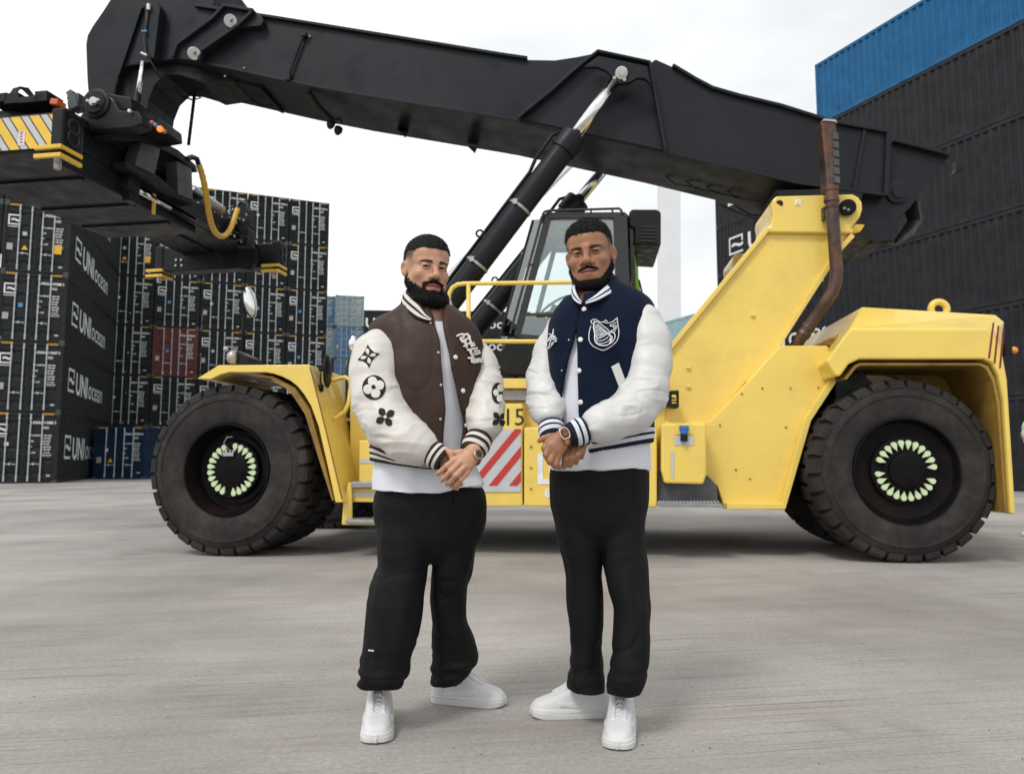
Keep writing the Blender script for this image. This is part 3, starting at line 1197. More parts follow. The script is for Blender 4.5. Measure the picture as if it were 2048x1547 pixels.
# handle on the fender
mb = MB()
mb.tube([MP(x, y, v) for x, y, v in ((646, 833, 0.30), (672, 836, 0.26), (690, 822, 0.24), (697, 806, 0.24), (702, 770, 0.28), (700, 759, 0.3), (690, 754, 0.32), (657, 762, 0.34))], 0.022, n=10)
mb.build('grab_handle', M_Y, RS, smooth=True)
# near mirror seen edge on, with its bracket
mb = MB()
c = MP(655, 742, 0.1)
mb.sphere(c, 1.0, 16, 12, (0.026, 0.12, 0.175))
mb.tube([MP(648, 741, 0.1), MP(642, 741, 0.1), MP(641, 764, 0.1), MP(645, 773, 0.1), MP(641, 781, 0.1)], 0.010, n=8)
mb.box(MP(641, 776, 0.1), (0.05, 0.05, 0.07))
mb.box(MP(643, 739, 0.1), (0.05, 0.04, 0.03))
mb.build('fender_mirror', M_BKD, RS, smooth=True)
# far mirror on its stalk and the lamp box on the fender
mb = MB()
mb.tube([MP(487, 735, 2.9), MP(487, 640, 2.9), MP(489, 625, 2.9)], 0.022, n=8)
stalk = mb.build('mirror_stalk', M_BKD, RS, smooth=True)
mb = MB()
c = MP(501, 604, 2.9)
mb.sphere((0, 0, 0), 1.0, 20, 14, (0.085, 0.05, 0.225))
o = mb.build('mirror_glass', M_CHROME, RS, smooth=True)
o.location = c
o.rotation_euler = (0, R(-14), R(25))
mb = MB()
mb.sphere((0, 0, 0), 1.0, 20, 14, (0.075, 0.045, 0.215))
o = mb.build('mirror_back', M_BKD, RS, smooth=True)
o.location = c + Vector((-0.04, 0.035, -0.01))
o.rotation_euler = (0, R(-14), R(25))
pslab('work_lamp', [(462, 702), (470, 699), (498, 713), (498, 731), (458, 731)], 0.45, 0.75, M_BKD)
mb = MB()
c = MP(456, 714, 0.45)
mb.lathe([(0.0, 0.0), (0.05, 0.0), (0.075, 0.03), (0.08, 0.09), (0.0, 0.1)], c, (1, 0.2, 0), n=20)
mb.sphere(MP(452, 698, 0.45), 0.03, 10, 8)
mb.build('lamp_lens', M_STEEL, RS, smooth=True)
# stowed second mirror between the boxes and man
mb = MB()
mb.sphere(MP(706, 686, 0.9), 1.0, 14, 10, (0.05, 0.04, 0.09))
mb.build('round_mirror', M_CHROME, RS, smooth=True)
mb = MB()
mb.tube([MP(703, 716, 0.9), MP(696, 740, 0.9), MP(698, 830, 0.8), MP(708, 880, 0.75), MP(716, 945, 0.7)], 0.035, n=10)
mb.tube([MP(718, 720, 0.9), MP(716, 800, 0.9), MP(722, 890, 0.8)], 0.022, n=8)
split_build(mb, 'hydraulic_hose', M_HOSE, RS)
mb = MB()
mb.box(MP(706, 839, 0.74), (0.13, 0.05, 0.035))
mb.build('hose_clamp', M_STEEL, RS)

# ---- chassis
pslab('chassis_frame', [(560, 800), (1750, 790), (1750, 960), (1600, 985), (700, 985), (560, 940)], 1.35, 2.75, M_BKD, bevel=0)
mb = MB()
mb.box2((0.75, 0.66, 0.53), (5.3, 3.3, 0.60))  # unseen plate, added to deepen the shadow on the ground under the machine
mb.build('belly_shade_plate', M_BKD, RS)
pslab('far_side_box', [(720, 806), (1320, 806), (1320, 1012), (720, 1012)], 3.3, 3.62, M_Y, vref=0.3)  # unseen copy of the near boxes, added to block light from the far side
pslab('deck', [(700, 756), (1330, 757), (1330, 776), (700, 776)], 0.42, 1.3, M_Y)
pslab('deck_edge', [(860, 778), (1320, 779), (1320, 800), (860, 800)], 0.50, 0.60, M_GREYP)
pslab('recessed_side', [(700, 802), (1330, 802), (1330, 1000), (700, 1000)], 0.62, 1.3, M_Y)
boxA = pslab('battery_box', [(718, 880), (748, 880), (748, 806), (1045, 807), (1045, 1012), (800, 1012), (740, 966), (718, 964)], 0.30, 0.60, M_Y, bevel=0.012)
pslab('reflective_strip', [(720, 917), (760, 917), (760, 926), (720, 926)], 0.294, 0.299, M_SILV, bevel=0)
mb = MB()
o = MP(960, 849, 0.294)
txt = bake_text(MB(), '15', 0.245, MP(1004, 850, 0.295), (1, 0, 0), (0, 0, 1), bold=0.0, sx=0.98)
txt.build('fleet_number', M_INK, RS)
pslab('striped_board', [(890, 858), (1042, 858), (1042, 983), (890, 983)], 0.288, 0.297, M_SILV, bevel=0)
a0, a1 = MP(890, 858, 0.286), MP(1042, 971, 0.286)
wd, ht = a1.x - a0.x, a0.z - a1.z
for k in range(9):
    s = k * 0.205 - 0.18

    def clipstripe(s0, s1):
        # slanted bar through the board, clipped to its sides
        poly = [(s0, 0.0), (s1, 0.0), (s1 + ht * 0.83, ht), (s0 + ht * 0.83, ht)]
        for lim, sg in ((0.0, 1), (wd, -1)):
            out = []
            for i in range(len(poly)):
                p, q = poly[i - 1], poly[i]
                ip, iq = (p[0] - lim) * sg >= 0, (q[0] - lim) * sg >= 0
                if ip != iq:
                    t = (lim - p[0]) / (q[0] - p[0])
                    out.append((lim, p[1] + t * (q[1] - p[1])))
                if iq:
                    out.append(q)
            poly = out
            if len(poly) < 3:
                return None
        return poly
    poly = clipstripe(s - 0.6, s - 0.6 + 0.085)
    if poly:
        mb = MB()
        mb.prism([Vector((a0.x + x, 0.284, a1.z + z)) for x, z in poly], [Vector((a0.x + x, 0.2875, a1.z + z)) for x, z in poly])
        mb.build('red_stripe', M_RED, RS)
boxB = pslab('tool_box', [(1048, 856), (1052, 854), (1314, 854), (1314, 1014), (1048, 1012)], 0.28, 0.60, M_Y, bevel=0.014)


def flat_bar(nm, x0, y0, x1, y1, v, mat, th=0.004):
    return pslab(nm, [(x0, y0), (x1, y0), (x1, y1), (x0, y1)], v, v + th, mat, bevel=0)


mb = MB()
for x0, y0, x1, y1 in ((1075, 906, 1086, 968), (1086, 906, 1160, 916), (1086, 958, 1160, 968), (1098, 928, 1122, 946)):
    p, q = MP(x0, y0, 0.274), MP(x1, y1, 0.274)
    mb.box2((p.x, 0.274, p.z), (q.x, 0.279, q.z))
mb.build('square_emblem', M_WHITE, RS)
bake_text(MB(), '8', 0.12, MP(1089, 993, 0.275), (1, 0, 0), (0, 0, 1), bold=0.004).build('emblem_number', M_WHITE, RS)
mb = MB()
for y in (893, 935, 977):
    mb.cyl(MP(1062, y, 0.28), MP(1062, y, 0.268), 0.012, n=8)
split_build(mb, 'bolt', M_YD, RS)
# tank with blue cap
pslab('tank', [(1323, 846), (1413, 846), (1413, 948), (1407, 968), (1329, 966), (1323, 940)], 0.22, 0.56, M_Y, bevel=0.02)
flat_bar('level_window', 1342, 902, 1348, 955, 0.213, M_SILV)
flat_bar('filler_recess', 1349, 872, 1388, 890, 0.213, M_SILV)
flat_bar('filler_flap', 1351, 848, 1387, 868, 0.211, M_Y)
mb = MB()
mb.box(MP(1368, 855, 0.2), (0.09, 0.05, 0.04))
mb.cyl(MP(1368, 868, 0.20), MP(1368, 860, 0.20), 0.04, n=14)
mb.build('filler_cap', M_BLCAP, RS, bevel=0.004)
mb = MB()
mb.cyl(MP(1368, 882, 0.19), MP(1368, 869, 0.19), 0.035, n=14)
mb.build('filler_neck', M_BKD, RS, bevel=0.004)
pslab('splash_plate', [(1315, 945), (1416, 951), (1434, 970), (1436, 1004), (1315, 1006)], 0.40, 0.46, M_DGREY)
pslab('running_board', [(1317, 1004), (1440, 1006), (1450, 1014), (1317, 1013)], 0.12, 0.5, M_GREYP)
mb = MB()
for k in range(18):
    p = MP(1320 + k * 6.8, 1003, 0.14)
    mb.box(p, (0.018, 0.05, 0.02))
mb.build('grip_teeth', M_STEEL, RS)['kind'] = 'stuff'
pslab('control_box', [(1331, 781), (1358, 780), (1358, 815), (1331, 812)], 0.30, 0.55, M_BKD)
bake_text(MB(), '11.8', 0.055, MP(1352, 808, 0.294), (0, 0, 1), (-1, 0, 0), bold=0.003).build('height_number', M_HZY, RS)
# steps behind the front wheel
pslab('step_bracket', [(696, 965), (703, 965), (703, 1037), (756, 1040), (756, 1050), (683, 1049), (686, 1005)], 0.10, 0.14, M_Y)
pslab('step', [(702, 963), (760, 964), (760, 975), (702, 975)], 0.08, 0.34, M_GREYP)
pslab('step', [(690, 1038), (756, 1040), (756, 1048), (690, 1047)], 0.02, 0.34, M_GREYP)
pslab('step_riser', [(703, 976), (760, 976), (760, 1004), (703, 1003)], 0.16, 0.2, M_Y)
pslab('reflective_strip', [(703, 984), (760, 985), (760, 993), (703, 992)], 0.152, 0.158, M_SILV, bevel=0)

# ---- side panel of the rear chassis and its rim
SIDE = [(1330, 842), (1420, 842), (1490, 770), (1560, 691), (1655, 691), (1673, 751), (1620, 838), (1571, 1019), (1450, 1017), (1434, 970), (1330, 950)]
pslab('chassis_side', SIDE, 0.52, 1.30, M_Y, bevel=0.01)
mb = strip_along([MP(x, y, 0.46) for x, y in ((1668, 756), (1614, 839), (1565, 1012), (1452, 1011))], 0.42, 0.54, 0.065)
mb.build('chassis_rim', M_Y, RS, bevel=0.008)
pslab('chassis_far_side', SIDE, 2.8, 3.5, M_Y, vref=0.52, bevel=0)

# ---- mast plates that carry the boom
MAST = [(1346, 742), (1330, 850), (1420, 850), (1490, 768), (1537, 720), (1680, 498), (1703, 461), (1703, 452), (1725, 414), (1722, 402), (1705, 389), (1552, 392), (1545, 399), (1543, 414), (1546, 430), (1541, 452), (1532, 459), (1340, 691), (1300, 760), (1330, 850)]
MASTP = [(1280, 770), (1300, 850), (1420, 850), (1490, 768), (1539, 718), (1680, 498), (1702, 462), (1532, 459), (1340, 691)]
pslab('mast', MASTP, 0.64, 1.42, M_Y, bevel=0.02)
HEAD = [(1534, 457), (1541, 450), (1546, 430), (1543, 412), (1545, 400), (1553, 392), (1705, 388), (1717, 394), (1724, 404), (1725, 418), (1720, 434), (1702, 457), (1700, 466), (1540, 464)]
pslab('mast_head', HEAD, 0.58, 1.40, M_Y, bevel=0.015)
pslab('far_mast', MASTP, 2.78, 3.5, M_Y, vref=0.64, bevel=0.02)
pslab('far_mast_head', HEAD, 2.78, 3.5, M_Y, vref=0.58, bevel=0.02)
mb = strip_along([MP(x, y, 0.6) for x, y in ((1705, 461), (1534, 460), (1342, 693), (1284, 766))], 0.59, 0.66, 0.05)
mb.build('mast_rim', M_Y, RS, bevel=0.006)
mb = strip_along([MP(x, y, 0.6) for x, y in ((1706, 470), (1678, 500), (1536, 722), (1496, 766))], 0.59, 0.66, 0.05)
mb.build('mast_rim', M_Y, RS, bevel=0.006)
mb = MB()
mb.cyl(MP(1695, 415, 0.58), MP(1695, 415, 0.50), 0.085, n=28)
mb.build('pivot_pin', M_BKD, RS, bevel=0.008)
mb = MB()
for x, y in ((1699, 408), (1689, 416), (1697, 419)):
    mb.cyl(MP(x, y, 0.50), MP(x, y, 0.488), 0.014, n=10)
split_build(mb, 'pin_bolt', M_STEEL, RS)
mb = MB()
mb.cyl(MP(1559, 407, 0.575), MP(1559, 407, 0.583), 0.035, n=20)
mb.build('lifting_hole', M_INK, RS)
flat_bar('warning_label', 1590, 399, 1602, 411, 0.574, M_WHITE)
mb = MB()
mb.prism([MP(1592, 409, 0.57), MP(1600, 409, 0.57), MP(1596, 401, 0.57)], [MP(1592, 409, 0.5735), MP(1600, 409, 0.5735), MP(1596, 401, 0.5735)])
mb.build('warning_triangle', M_HZY, RS)
for x, y in ((1506, 630), (1377, 735), (1377, 773)):
    mb = MB()
    mb.box(MP(x, y, 0.63), (0.04, 0.03, 0.03))
    mb.build('lug', M_Y, RS, bevel=0.004)
for x, y in ((1484, 787), (1525, 776), (1581, 776), (1637, 775), (1440, 850), (1472, 939), (1500, 957), (1572, 854)):
    mb = MB()
    mb.cyl(MP(x, y, 0.525), MP(x, y, 0.512), 0.011, n=8)
    split_build(mb, 'bolt', M_YD, RS)
# torn yellow guard behind the pivot
pslab('hose_guard', [(1700, 458), (1712, 448), (1730, 449), (1722, 462), (1706, 466)], 0.95, 1.0, M_HZY)

# ---- counterweight and rear hood
near = [(1671, 752), (1652, 722), (1700, 657), (1974, 657), (1990, 668), (2004, 700), (2015, 760), (2032, 1028), (2022, 1028), (2008, 800), (1998, 752), (1985, 726), (1968, 718), (1719, 718), (1698, 728), (1681, 752)]
nearp = [MP(x, y, 0.12) for x, y in near]
mid = [p.copy() for p in nearp]
for i, (x, y) in ((2, (1722, 614)), (3, (1992, 629)), (4, (2010, 645))):
    mid[i] = MP(x, y, 0.62)
for p in mid: p.y = 0.62
mid[1].x += 0.05
for i in (5, 6, 7):
    mid[i].x += 0.05
far = [p.copy() for p in mid]
for p in far: p.y = 3.6
far2 = [p.copy() for p in nearp]
for p in far2: p.y = 4.1
MB().rings([nearp, mid, far, far2], True).build('counterweight', M_Y, RS, bevel=0.02, seg=3)
# inner face of the rear leg and arch lining, dark mustard
arch = [(1690, 757), (1712, 729), (1722, 724), (1965, 724), (1981, 731), (1994, 756), (2004, 803), (2019, 1024), (2015, 1024), (1999, 806), (1989, 760), (1977, 737), (1964, 729), (1724, 729), (1716, 733), (1697, 757)]
ap = [MP(x, y, 0.12) for x, y in arch]
f = [Vector((p.x, 0.16, p.z)) for p in ap]
g = [Vector((p.x, 1.05, p.z)) for p in ap]
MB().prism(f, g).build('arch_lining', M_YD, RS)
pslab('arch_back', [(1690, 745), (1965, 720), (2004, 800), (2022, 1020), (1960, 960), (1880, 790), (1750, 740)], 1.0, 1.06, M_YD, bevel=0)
pslab('arch_brace', [(1672, 760), (1722, 742), (1748, 768), (1700, 790), (1672, 800)], 0.5, 0.95, M_BKD, bevel=0)
pslab('rear_axle_block', [(1640, 860), (1960, 860), (1960, 1000), (1640, 1000)], 0.95, 2.9, M_BKD, bevel=0)
pslab('hood', [(1560, 691), (1640, 690), (1668, 670), (1700, 655), (1700, 760), (1560, 760)], 0.75, 3.0, M_Y, bevel=0.01, vref=0.52)
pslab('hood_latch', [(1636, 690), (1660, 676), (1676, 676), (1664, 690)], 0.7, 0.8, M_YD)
mb = MB()
c = MP(1878, 622, 1.5)
mb.torus(c + Vector((0, 0, 0.02)), (0, 1, 0), 0.085, 0.038, n=28, m=10)
mb.build('lifting_eye', M_Y, RS, smooth=True)
for a, b_ in (((1989, 640), (1982, 712)), ((2001, 650), (1996, 720)), ((2008, 660), (2008, 735))):
    p, q = MP(a[0], a[1], 0.5), MP(b_[0], b_[1], 0.12)
mb = MB()
mb.box(MP(2015, 700, 0.5), (0.06, 0.05, 0.12))
mb.build('rear_lamp_bracket', M_BKD, RS)
mb = MB()
mb.sphere(MP(2028, 700, 0.5), 0.035, 12, 8)
mb.build('amber_lamp', M_AMB, RS, smooth=True)
# dark red slanted stripes on the rear corner
q0, q1 = nearp[3], nearp[4]
for k, t in enumerate((0.15, 0.45, 0.75)):
    top_n, bot_n = MP(1978 + k * 12, 660 + k * 6, 0.12), MP(1979 + k * 9, 716 + k * 9, 0.12)
    mb = MB()
    pts = []
    w = 0.008
    for p in (MP(1987 + k * 10, 645 + k * 6, 0.117), MP(1978 + k * 11, 716 + k * 10, 0.117)):
        pts.append(p)
    a, b_ = pts
    y0 = 0.115
    mb.prism([Vector((a.x - w, y0, a.z)), Vector((a.x + w, y0, a.z)), Vector((b_.x + w, y0, b_.z)), Vector((b_.x - w, y0, b_.z))],
             [Vector((a.x - w, 0.119, a.z)), Vector((a.x + w, 0.119, a.z)), Vector((b_.x + w, 0.119, b_.z)), Vector((b_.x - w, 0.119, b_.z))])
    mb.build('corner_stripe', M_DRED, RS)

# ---- exhaust
ex = MB()
path = [(1578, 716, 0.72), (1600, 678, 0.66), (1620, 650, 0.60), (1650, 606, 0.52), (1664, 586, 0.49), (1671, 566, 0.47), (1673, 545, 0.46), (1670, 500, 0.45), (1666, 440, 0.45), (1663, 385, 0.45), (1663, 372, 0.45)]
ex.tube([MP(*p) for p in path], 0.062, n=18)
ex.build('exhaust_pipe', M_EXH, RS, smooth=True)
mb = MB()
for (x, y, v, r_) in ((1607, 668, 0.64, 0.072), (1616, 655, 0.615, 0.070), (1663, 400, 0.45, 0.075), (1664, 412, 0.45, 0.068), (1663, 378, 0.45, 0.07)):
    p = MP(x, y, v)
    ax = (MP(x + (8 if y > 600 else 0), y - 10, v) - p).normalized()
    mb.cyl(p - ax * 0.02, p + ax * 0.02, r_, n=18)
split_build(mb, 'exhaust_clamp', M_EXH, RS)
ST = [(1642, 243), (1646, 238), (1672, 240), (1674, 262), (1679, 368), (1672, 376), (1654, 374), (1648, 300)]
loc = [MP(x, y, 0.40) for x, y in ST]
f = [Vector((p.x, 0.40, p.z)) for p in loc]
g = [Vector((p.x, 0.62, p.z)) for p in loc]
MB().prism(f, g).build('exhaust_stack', M_EXH, RS, bevel=0.02)
for k in range(6):
    y = 264 + k * 17.5
    x0 = 1665 + k * 0.6
    pslab('louvre', [(x0, y), (x0 + 12, y + 2), (x0 + 12.5, y + 15), (x0 + 1, y + 13.5)], 0.385, 0.398, M_DGREY, bevel=0.003)
pslab('stack_rim', [(1644, 242), (1648, 237), (1671, 239), (1675, 245), (1669, 243), (1650, 241)], 0.39, 0.63, M_STEEL, bevel=0)
pslab('pipe_bracket', [(1645, 414), (1651, 412), (1652, 440), (1646, 440)], 0.5, 0.56, M_EXH)

# ---- boom
BV0, BV1 = 1.50, 2.60
TOP = [(392, 14), (540, 36), (800, 78), (1000, 111), (1055, 119), (1110, 120), (1155, 113), (1196, 105), (1299, 127), (1311, 118), (1345, 133), (1390, 160), (1424, 178), (1480, 194), (1560, 213), (1665, 246), (1775, 266)]
BOT = [(1771, 392), (1592, 368), (1300, 299), (1020, 240), (985, 234), (700, 188), (579, 165), (392, 124)]
pslab('boom', TOP + BOT, BV0, BV1, M_BK, bevel=0.015)
mb = strip_along([MP(x, y, BV0) for x, y in TOP[:5]], BV0 - 0.05, BV0 + 0.02, 0.035)
mb.build('boom_top_flange', M_BK, RS, bevel=0.005)
mb = strip_along([MP(x, y, BV0) for x, y in TOP[10:]], BV0 - 0.05, BV0 + 0.02, 0.035)
mb.build('boom_top_flange', M_BK, RS, bevel=0.005)
mb = strip_along([MP(x, y, BV0) for x, y in BOT], BV0 - 0.045, BV0 + 0.02, 0.03)
mb.build('boom_bottom_flange', M_BK, RS, bevel=0.005)
GUS = [(1037, 238), (1100, 187), (1157, 136), (1196, 106), (1299, 128), (1306, 170), (1330, 302), (1180, 269)]
pslab('cylinder_gusset', GUS, BV0 - 0.06, BV0 + 0.01, M_BK, bevel=0.01)
mb = strip_along([MP(x, y, BV0 - 0.1) for x, y in GUS[:7]], BV0 - 0.16, BV0 - 0.05, 0.035)
mb.build('gusset_rim', M_BK, RS, bevel=0.006)
EAR = [(1167, 134), (1198, 112), (1294, 132), (1301, 168), (1292, 158), (1275, 155), (1263, 163), (1250, 167), (1234, 166), (1221, 150), (1212, 141), (1195, 134)]
pslab('pin_ear', EAR, BV0 - 0.33, BV0 - 0.27, M_BK, bevel=0.008)
mb = MB()
mb.cyl(MP(1243, 146, BV0 - 0.33), MP(1243, 146, BV0 - 0.365), 0.072, n=28)
mb.build('cylinder_pin', M_PIN, RS, bevel=0.01)
mb = MB()
mb.cyl(MP(1243, 146, BV0 - 0.365), MP(1243, 146, BV0 - 0.39), 0.03, n=16)
for x, y in ((1229, 155), (1249, 159)):
    mb.cyl(MP(x, y, BV0 - 0.33), MP(x, y, BV0 - 0.36), 0.019, n=12)
split_build(mb, 'pin_bolt', M_PIN, RS)
# rear tail of the boom
pslab('boom_tail', [(1775, 268), (1789, 284), (1901, 313), (1880, 335), (1850, 372), (1822, 414), (1795, 440), (1780, 480), (1740, 488), (1720, 470), (1715, 392), (1771, 394)], BV0 + 0.12, BV1 - 0.12, M_BK, bevel=0.012)
mb = strip_along([MP(x, y, BV0 + 0.08) for x, y in ((1786, 282), (1901, 311))], BV0 + 0.04, BV0 + 0.14, 0.035)
mb.build('tail_flange', M_BK, RS, bevel=0.004)
pslab('tail_hook', [(1911, 322), (1922, 327), (1930, 338), (1918, 341), (1909, 346), (1912, 337)], BV0 + 0.4, BV0 + 0.5, M_BKD)
mb = MB()
c = MP(1794, 386, BV0 + 0.12)
mb.lathe([(0.13, 0), (0.13, -0.03), (0.105, -0.04), (0.07, -0.04), (0.07, -0.06), (0.0, -0.06)], c, (0, 1, 0), n=28)
mb.build('tail_boss', M_BK, RS, autos=True)
mb = strip_along([MP(x, y, BV0 - 0.02) for x, y in ((1730, 256), (1708, 384))], BV0 - 0.03, BV0 + 0.02, 0.04)
mb.build('boom_rib', M_BK, RS, bevel=0.004)
mb = strip_along([MP(x, y, BV0 - 0.02) for x, y in ((1776, 268), (1771, 392))], BV0 - 0.05, BV0 + 0.02, 0.05)
mb.build('boom_rib', M_BK, RS, bevel=0.004)
pslab('boom_foot', [(1541, 395), (1640, 392), (1712, 400), (1700, 440), (1730, 490), (1700, 485), (1560, 425)], 1.46, 2.68, M_BKD, bevel=0, vref=1.7)
mb = MB()
rs = random.Random(5)
for k in range(6):
    d = k * 5
    mb.tube([MP(1735 + k * 3, 480 + k, 1.7 + 0.05 * k), MP(1790, 492 - d * 0.3, 1.7 + 0.05 * k), MP(1825 - d * 0.3, 470 - d, 1.7 + 0.05 * k), MP(1843 - d, 440, 1.7 + 0.05 * k), MP(1836 - d * 1.2, 405, 1.7 + 0.05 * k), MP(1815 - d, 398, 1.75)], 0.022, n=8)
for k in range(4):
    mb.tube([MP(1700, 462 + k * 5, 1.55 + k * 0.1), MP(1716, 470 + k * 4, 1.5 + k * 0.1), MP(1730, 466 + k * 4, 1.5 + k * 0.1), MP(1748, 482, 1.6)], 0.015, n=6)
    mb.tube([MP(1330 + 40 * k, 352 + 9 * k, 2.2), MP(1350 + 40 * k, 368 + 9 * k, 2.2), MP(1372 + 40 * k, 372 + 9 * k, 2.2), MP(1400 + 40 * k, 376 + 9 * k, 2.2)], 0.010, n=6)
mb.tube([MP(1440, 410, 2.0), MP(1470, 424, 2.0), MP(1510, 438, 1.9), MP(1545, 444, 1.8)], 0.014, n=6)
mb.tube([MP(1470, 412, 2.0), MP(1500, 430, 2.0), MP(1540, 436, 1.8)], 0.014, n=6)
split_build(mb, 'hydraulic_hose', M_HOSE, RS)

# inner boom head with the folded nose
HEADP = [(235, -60), (222, -12), (219, 0), (205, 22), (184, 52), (174, 70), (171, 88), (173, 150), (176, 194), (228, 204), (231, 175), (238, 150), (250, 133), (345, 119), (405, 127), (420, 60), (440, -60)]
pslab('boom_nose', HEADP, BV0 + 0.14, BV1 - 0.14, M_BK, bevel=0.02, seg=3)
pslab('nose_liner', [(240, 170), (255, 134), (345, 121), (410, 128), (480, 150), (506, 190), (500, 200), (478, 199), (445, 204), (430, 197), (400, 188), (372, 186), (352, 205), (340, 235), (336, 264), (283, 256), (262, 222), (243, 190)],
      BV0 + 0.24, BV1 - 0.24, M_BKD, bevel=0.01, vref=BV1 - 0.35)
pslab('wear_pad', [(500, 196), (565, 212), (568, 228), (552, 221), (520, 214)], BV0 + 0.3, BV1 - 0.1, M_BKD, bevel=0, vref=BV1 - 0.1)
LINK = [(450, 12), (510, 22), (524, 33), (527, 42), (521, 52), (476, 55), (440, 80), (403, 106), (400, 124), (347, 116), (356, 91), (427, 38)]
pslab('extension_link', LINK, BV0 - 0.10, BV0 + 0.02, M_BK, bevel=0.01)
mb = strip_along([MP(x, y, BV0 - 0.12) for x, y in ((347, 116), (356, 91), (427, 38), (450, 13), (508, 23))], BV0 - 0.16, BV0 - 0.09, 0.04)
mb.build('link_rim', M_BK, RS, bevel=0.006)
mb = strip_along([MP(x, y, BV0 - 0.12) for x, y in ((400, 122), (404, 104), (478, 52), (505, 26))], BV0 - 0.16, BV0 - 0.09, 0.04)
mb.build('link_rim', M_BK, RS, bevel=0.006)
for x, y in ((461, 42), (388, 107)):
    mb = MB()
    mb.cyl(MP(x, y, BV0 - 0.10), MP(x, y, BV0 - 0.19), 0.078, n=28)
    o = mb.build('link_pin', M_PIN, RS, bevel=0.006)
    mb = MB()
    mb.box(MP(x, y, BV0 - 0.193), (0.07, 0.006, 0.012), Matrix.Rotation(R(35), 4, 'Y'))
    mb.box(MP(x + 3, y - 2, BV0 - 0.193), (0.012, 0.006, 0.03), Matrix.Rotation(R(35), 4, 'Y'))
    mb.build('pin_keeper', M_INK, RS)
pslab('nose_channel', [(289, 8), (313, 2), (320, 15), (308, 116), (292, 116)], BV0 + 0.0, BV0 + 0.13, M_BK)
mb = strip_along([MP(x, y, BV0 + 0.12) for x, y in ((240, 150), (284, 20), (300, 8))], BV0 + 0.09, BV0 + 0.15, 0.02)
mb.build('nose_seam', M_BKD, RS)
mb = MB()
mb.tube([MP(297, 15, BV0 - 0.02), MP(293, 45, BV0 - 0.02), MP(288, 80, BV0 - 0.03), MP(292, 106, BV0 - 0.02), MP(312, 140, BV0), MP(322, 158, BV0 + 0.1)], 0.012, n=8)
mb.build('nose_hose', M_HOSE, RS, smooth=True)
mb = MB()
mb.box(MP(297, 14, BV0 - 0.03), (0.035, 0.03, 0.08))
mb.box(MP(288, 108, BV0 - 0.05), (0.09, 0.02, 0.025), Matrix.Rotation(R(25), 4, 'Y'))
mb.build('hose_bracket', M_PIN, RS)
mb = MB()
mb.box(MP(289, 63, BV0 - 0.03), (0.07, 0.03, 0.02))
mb.build('hose_clip', M_BLUEST, RS)
mb = MB()
mb.cyl(MP(286, 124, BV0 - 0.04), MP(276, 190, BV0 - 0.04), 0.031, n=16)
mb.build('tilt_rod', M_CHROME, RS, smooth=True)
mb = MB()
mb.cyl(MP(276, 188, BV0 - 0.04), MP(268, 232, BV0 - 0.04), 0.045, n=16)
mb.build('tilt_barrel', M_BKD, RS, smooth=True)
mb = MB()
mb.cyl(MP(389, 190, 2.3), MP(377, 290, 2.3), 0.022, n=12)
mb.tube([MP(362, 192, 2.2), MP(385, 200, 2.2), MP(402, 196, 2.2), MP(380, 186, 2.2)], 0.012, n=6)
mb.tube([MP(505, 200, 2.2), MP(525, 212, 2.2), MP(545, 210, 2.2)], 0.012, n=6)
mb.build('damper_rod', M_BKD, RS, smooth=True)
mb = MB()
mb.tube([MP(607, 72, BV0 - 0.04), MP(592, 110, BV0 - 0.04), MP(578, 150, BV0 - 0.04)], 0.017, n=8)
mb.box(MP(608, 70, BV0 - 0.03), (0.07, 0.06, 0.05))
mb.box(MP(577, 156, BV0 - 0.04), (0.06, 0.08, 0.08))
mb.build('cable_conduit', M_BKD, RS)
mb = MB()
for x, y in ((619, 72), (488, 136), (450, 152)):
    mb.cyl(MP(x, y, BV0 - 0.03), MP(x, y, BV0 + 0.02), 0.014, n=8)
split_build(mb, 'grease_nipple', M_STEEL, RS)
# lamps and pads under the boom
for x, y in ((661, 250), (676, 262)):
    mb = MB()
    mb.lathe([(0.0, -0.05), (0.03, -0.05), (0.055, 0.0), (0.055, 0.045), (0.0, 0.05)], MP(x, y, 2.05), (0.1, 0.4, 1), n=16)
    mb.build('boom_lamp', M_BKD, RS, smooth=True)
mb = MB()
mb.box(MP(670, 242, 2.05), (0.16, 0.1, 0.04))
mb.tube([MP(618, 184, 1.6), MP(640, 215, 1.8), MP(668, 242, 2.05)], 0.03, n=8)
for x, y in ((945, 299), (806, 268)):
    mb.prism([MP(x - 12, y - 8, 2.1), MP(x + 10, y - 4, 2.1), MP(x + 5, y + 8, 2.1)], [MP(x - 12, y - 8, 2.5), MP(x + 10, y - 4, 2.5), MP(x + 5, y + 8, 2.5)])
mb.build('boom_bracket', M_BKD, RS)

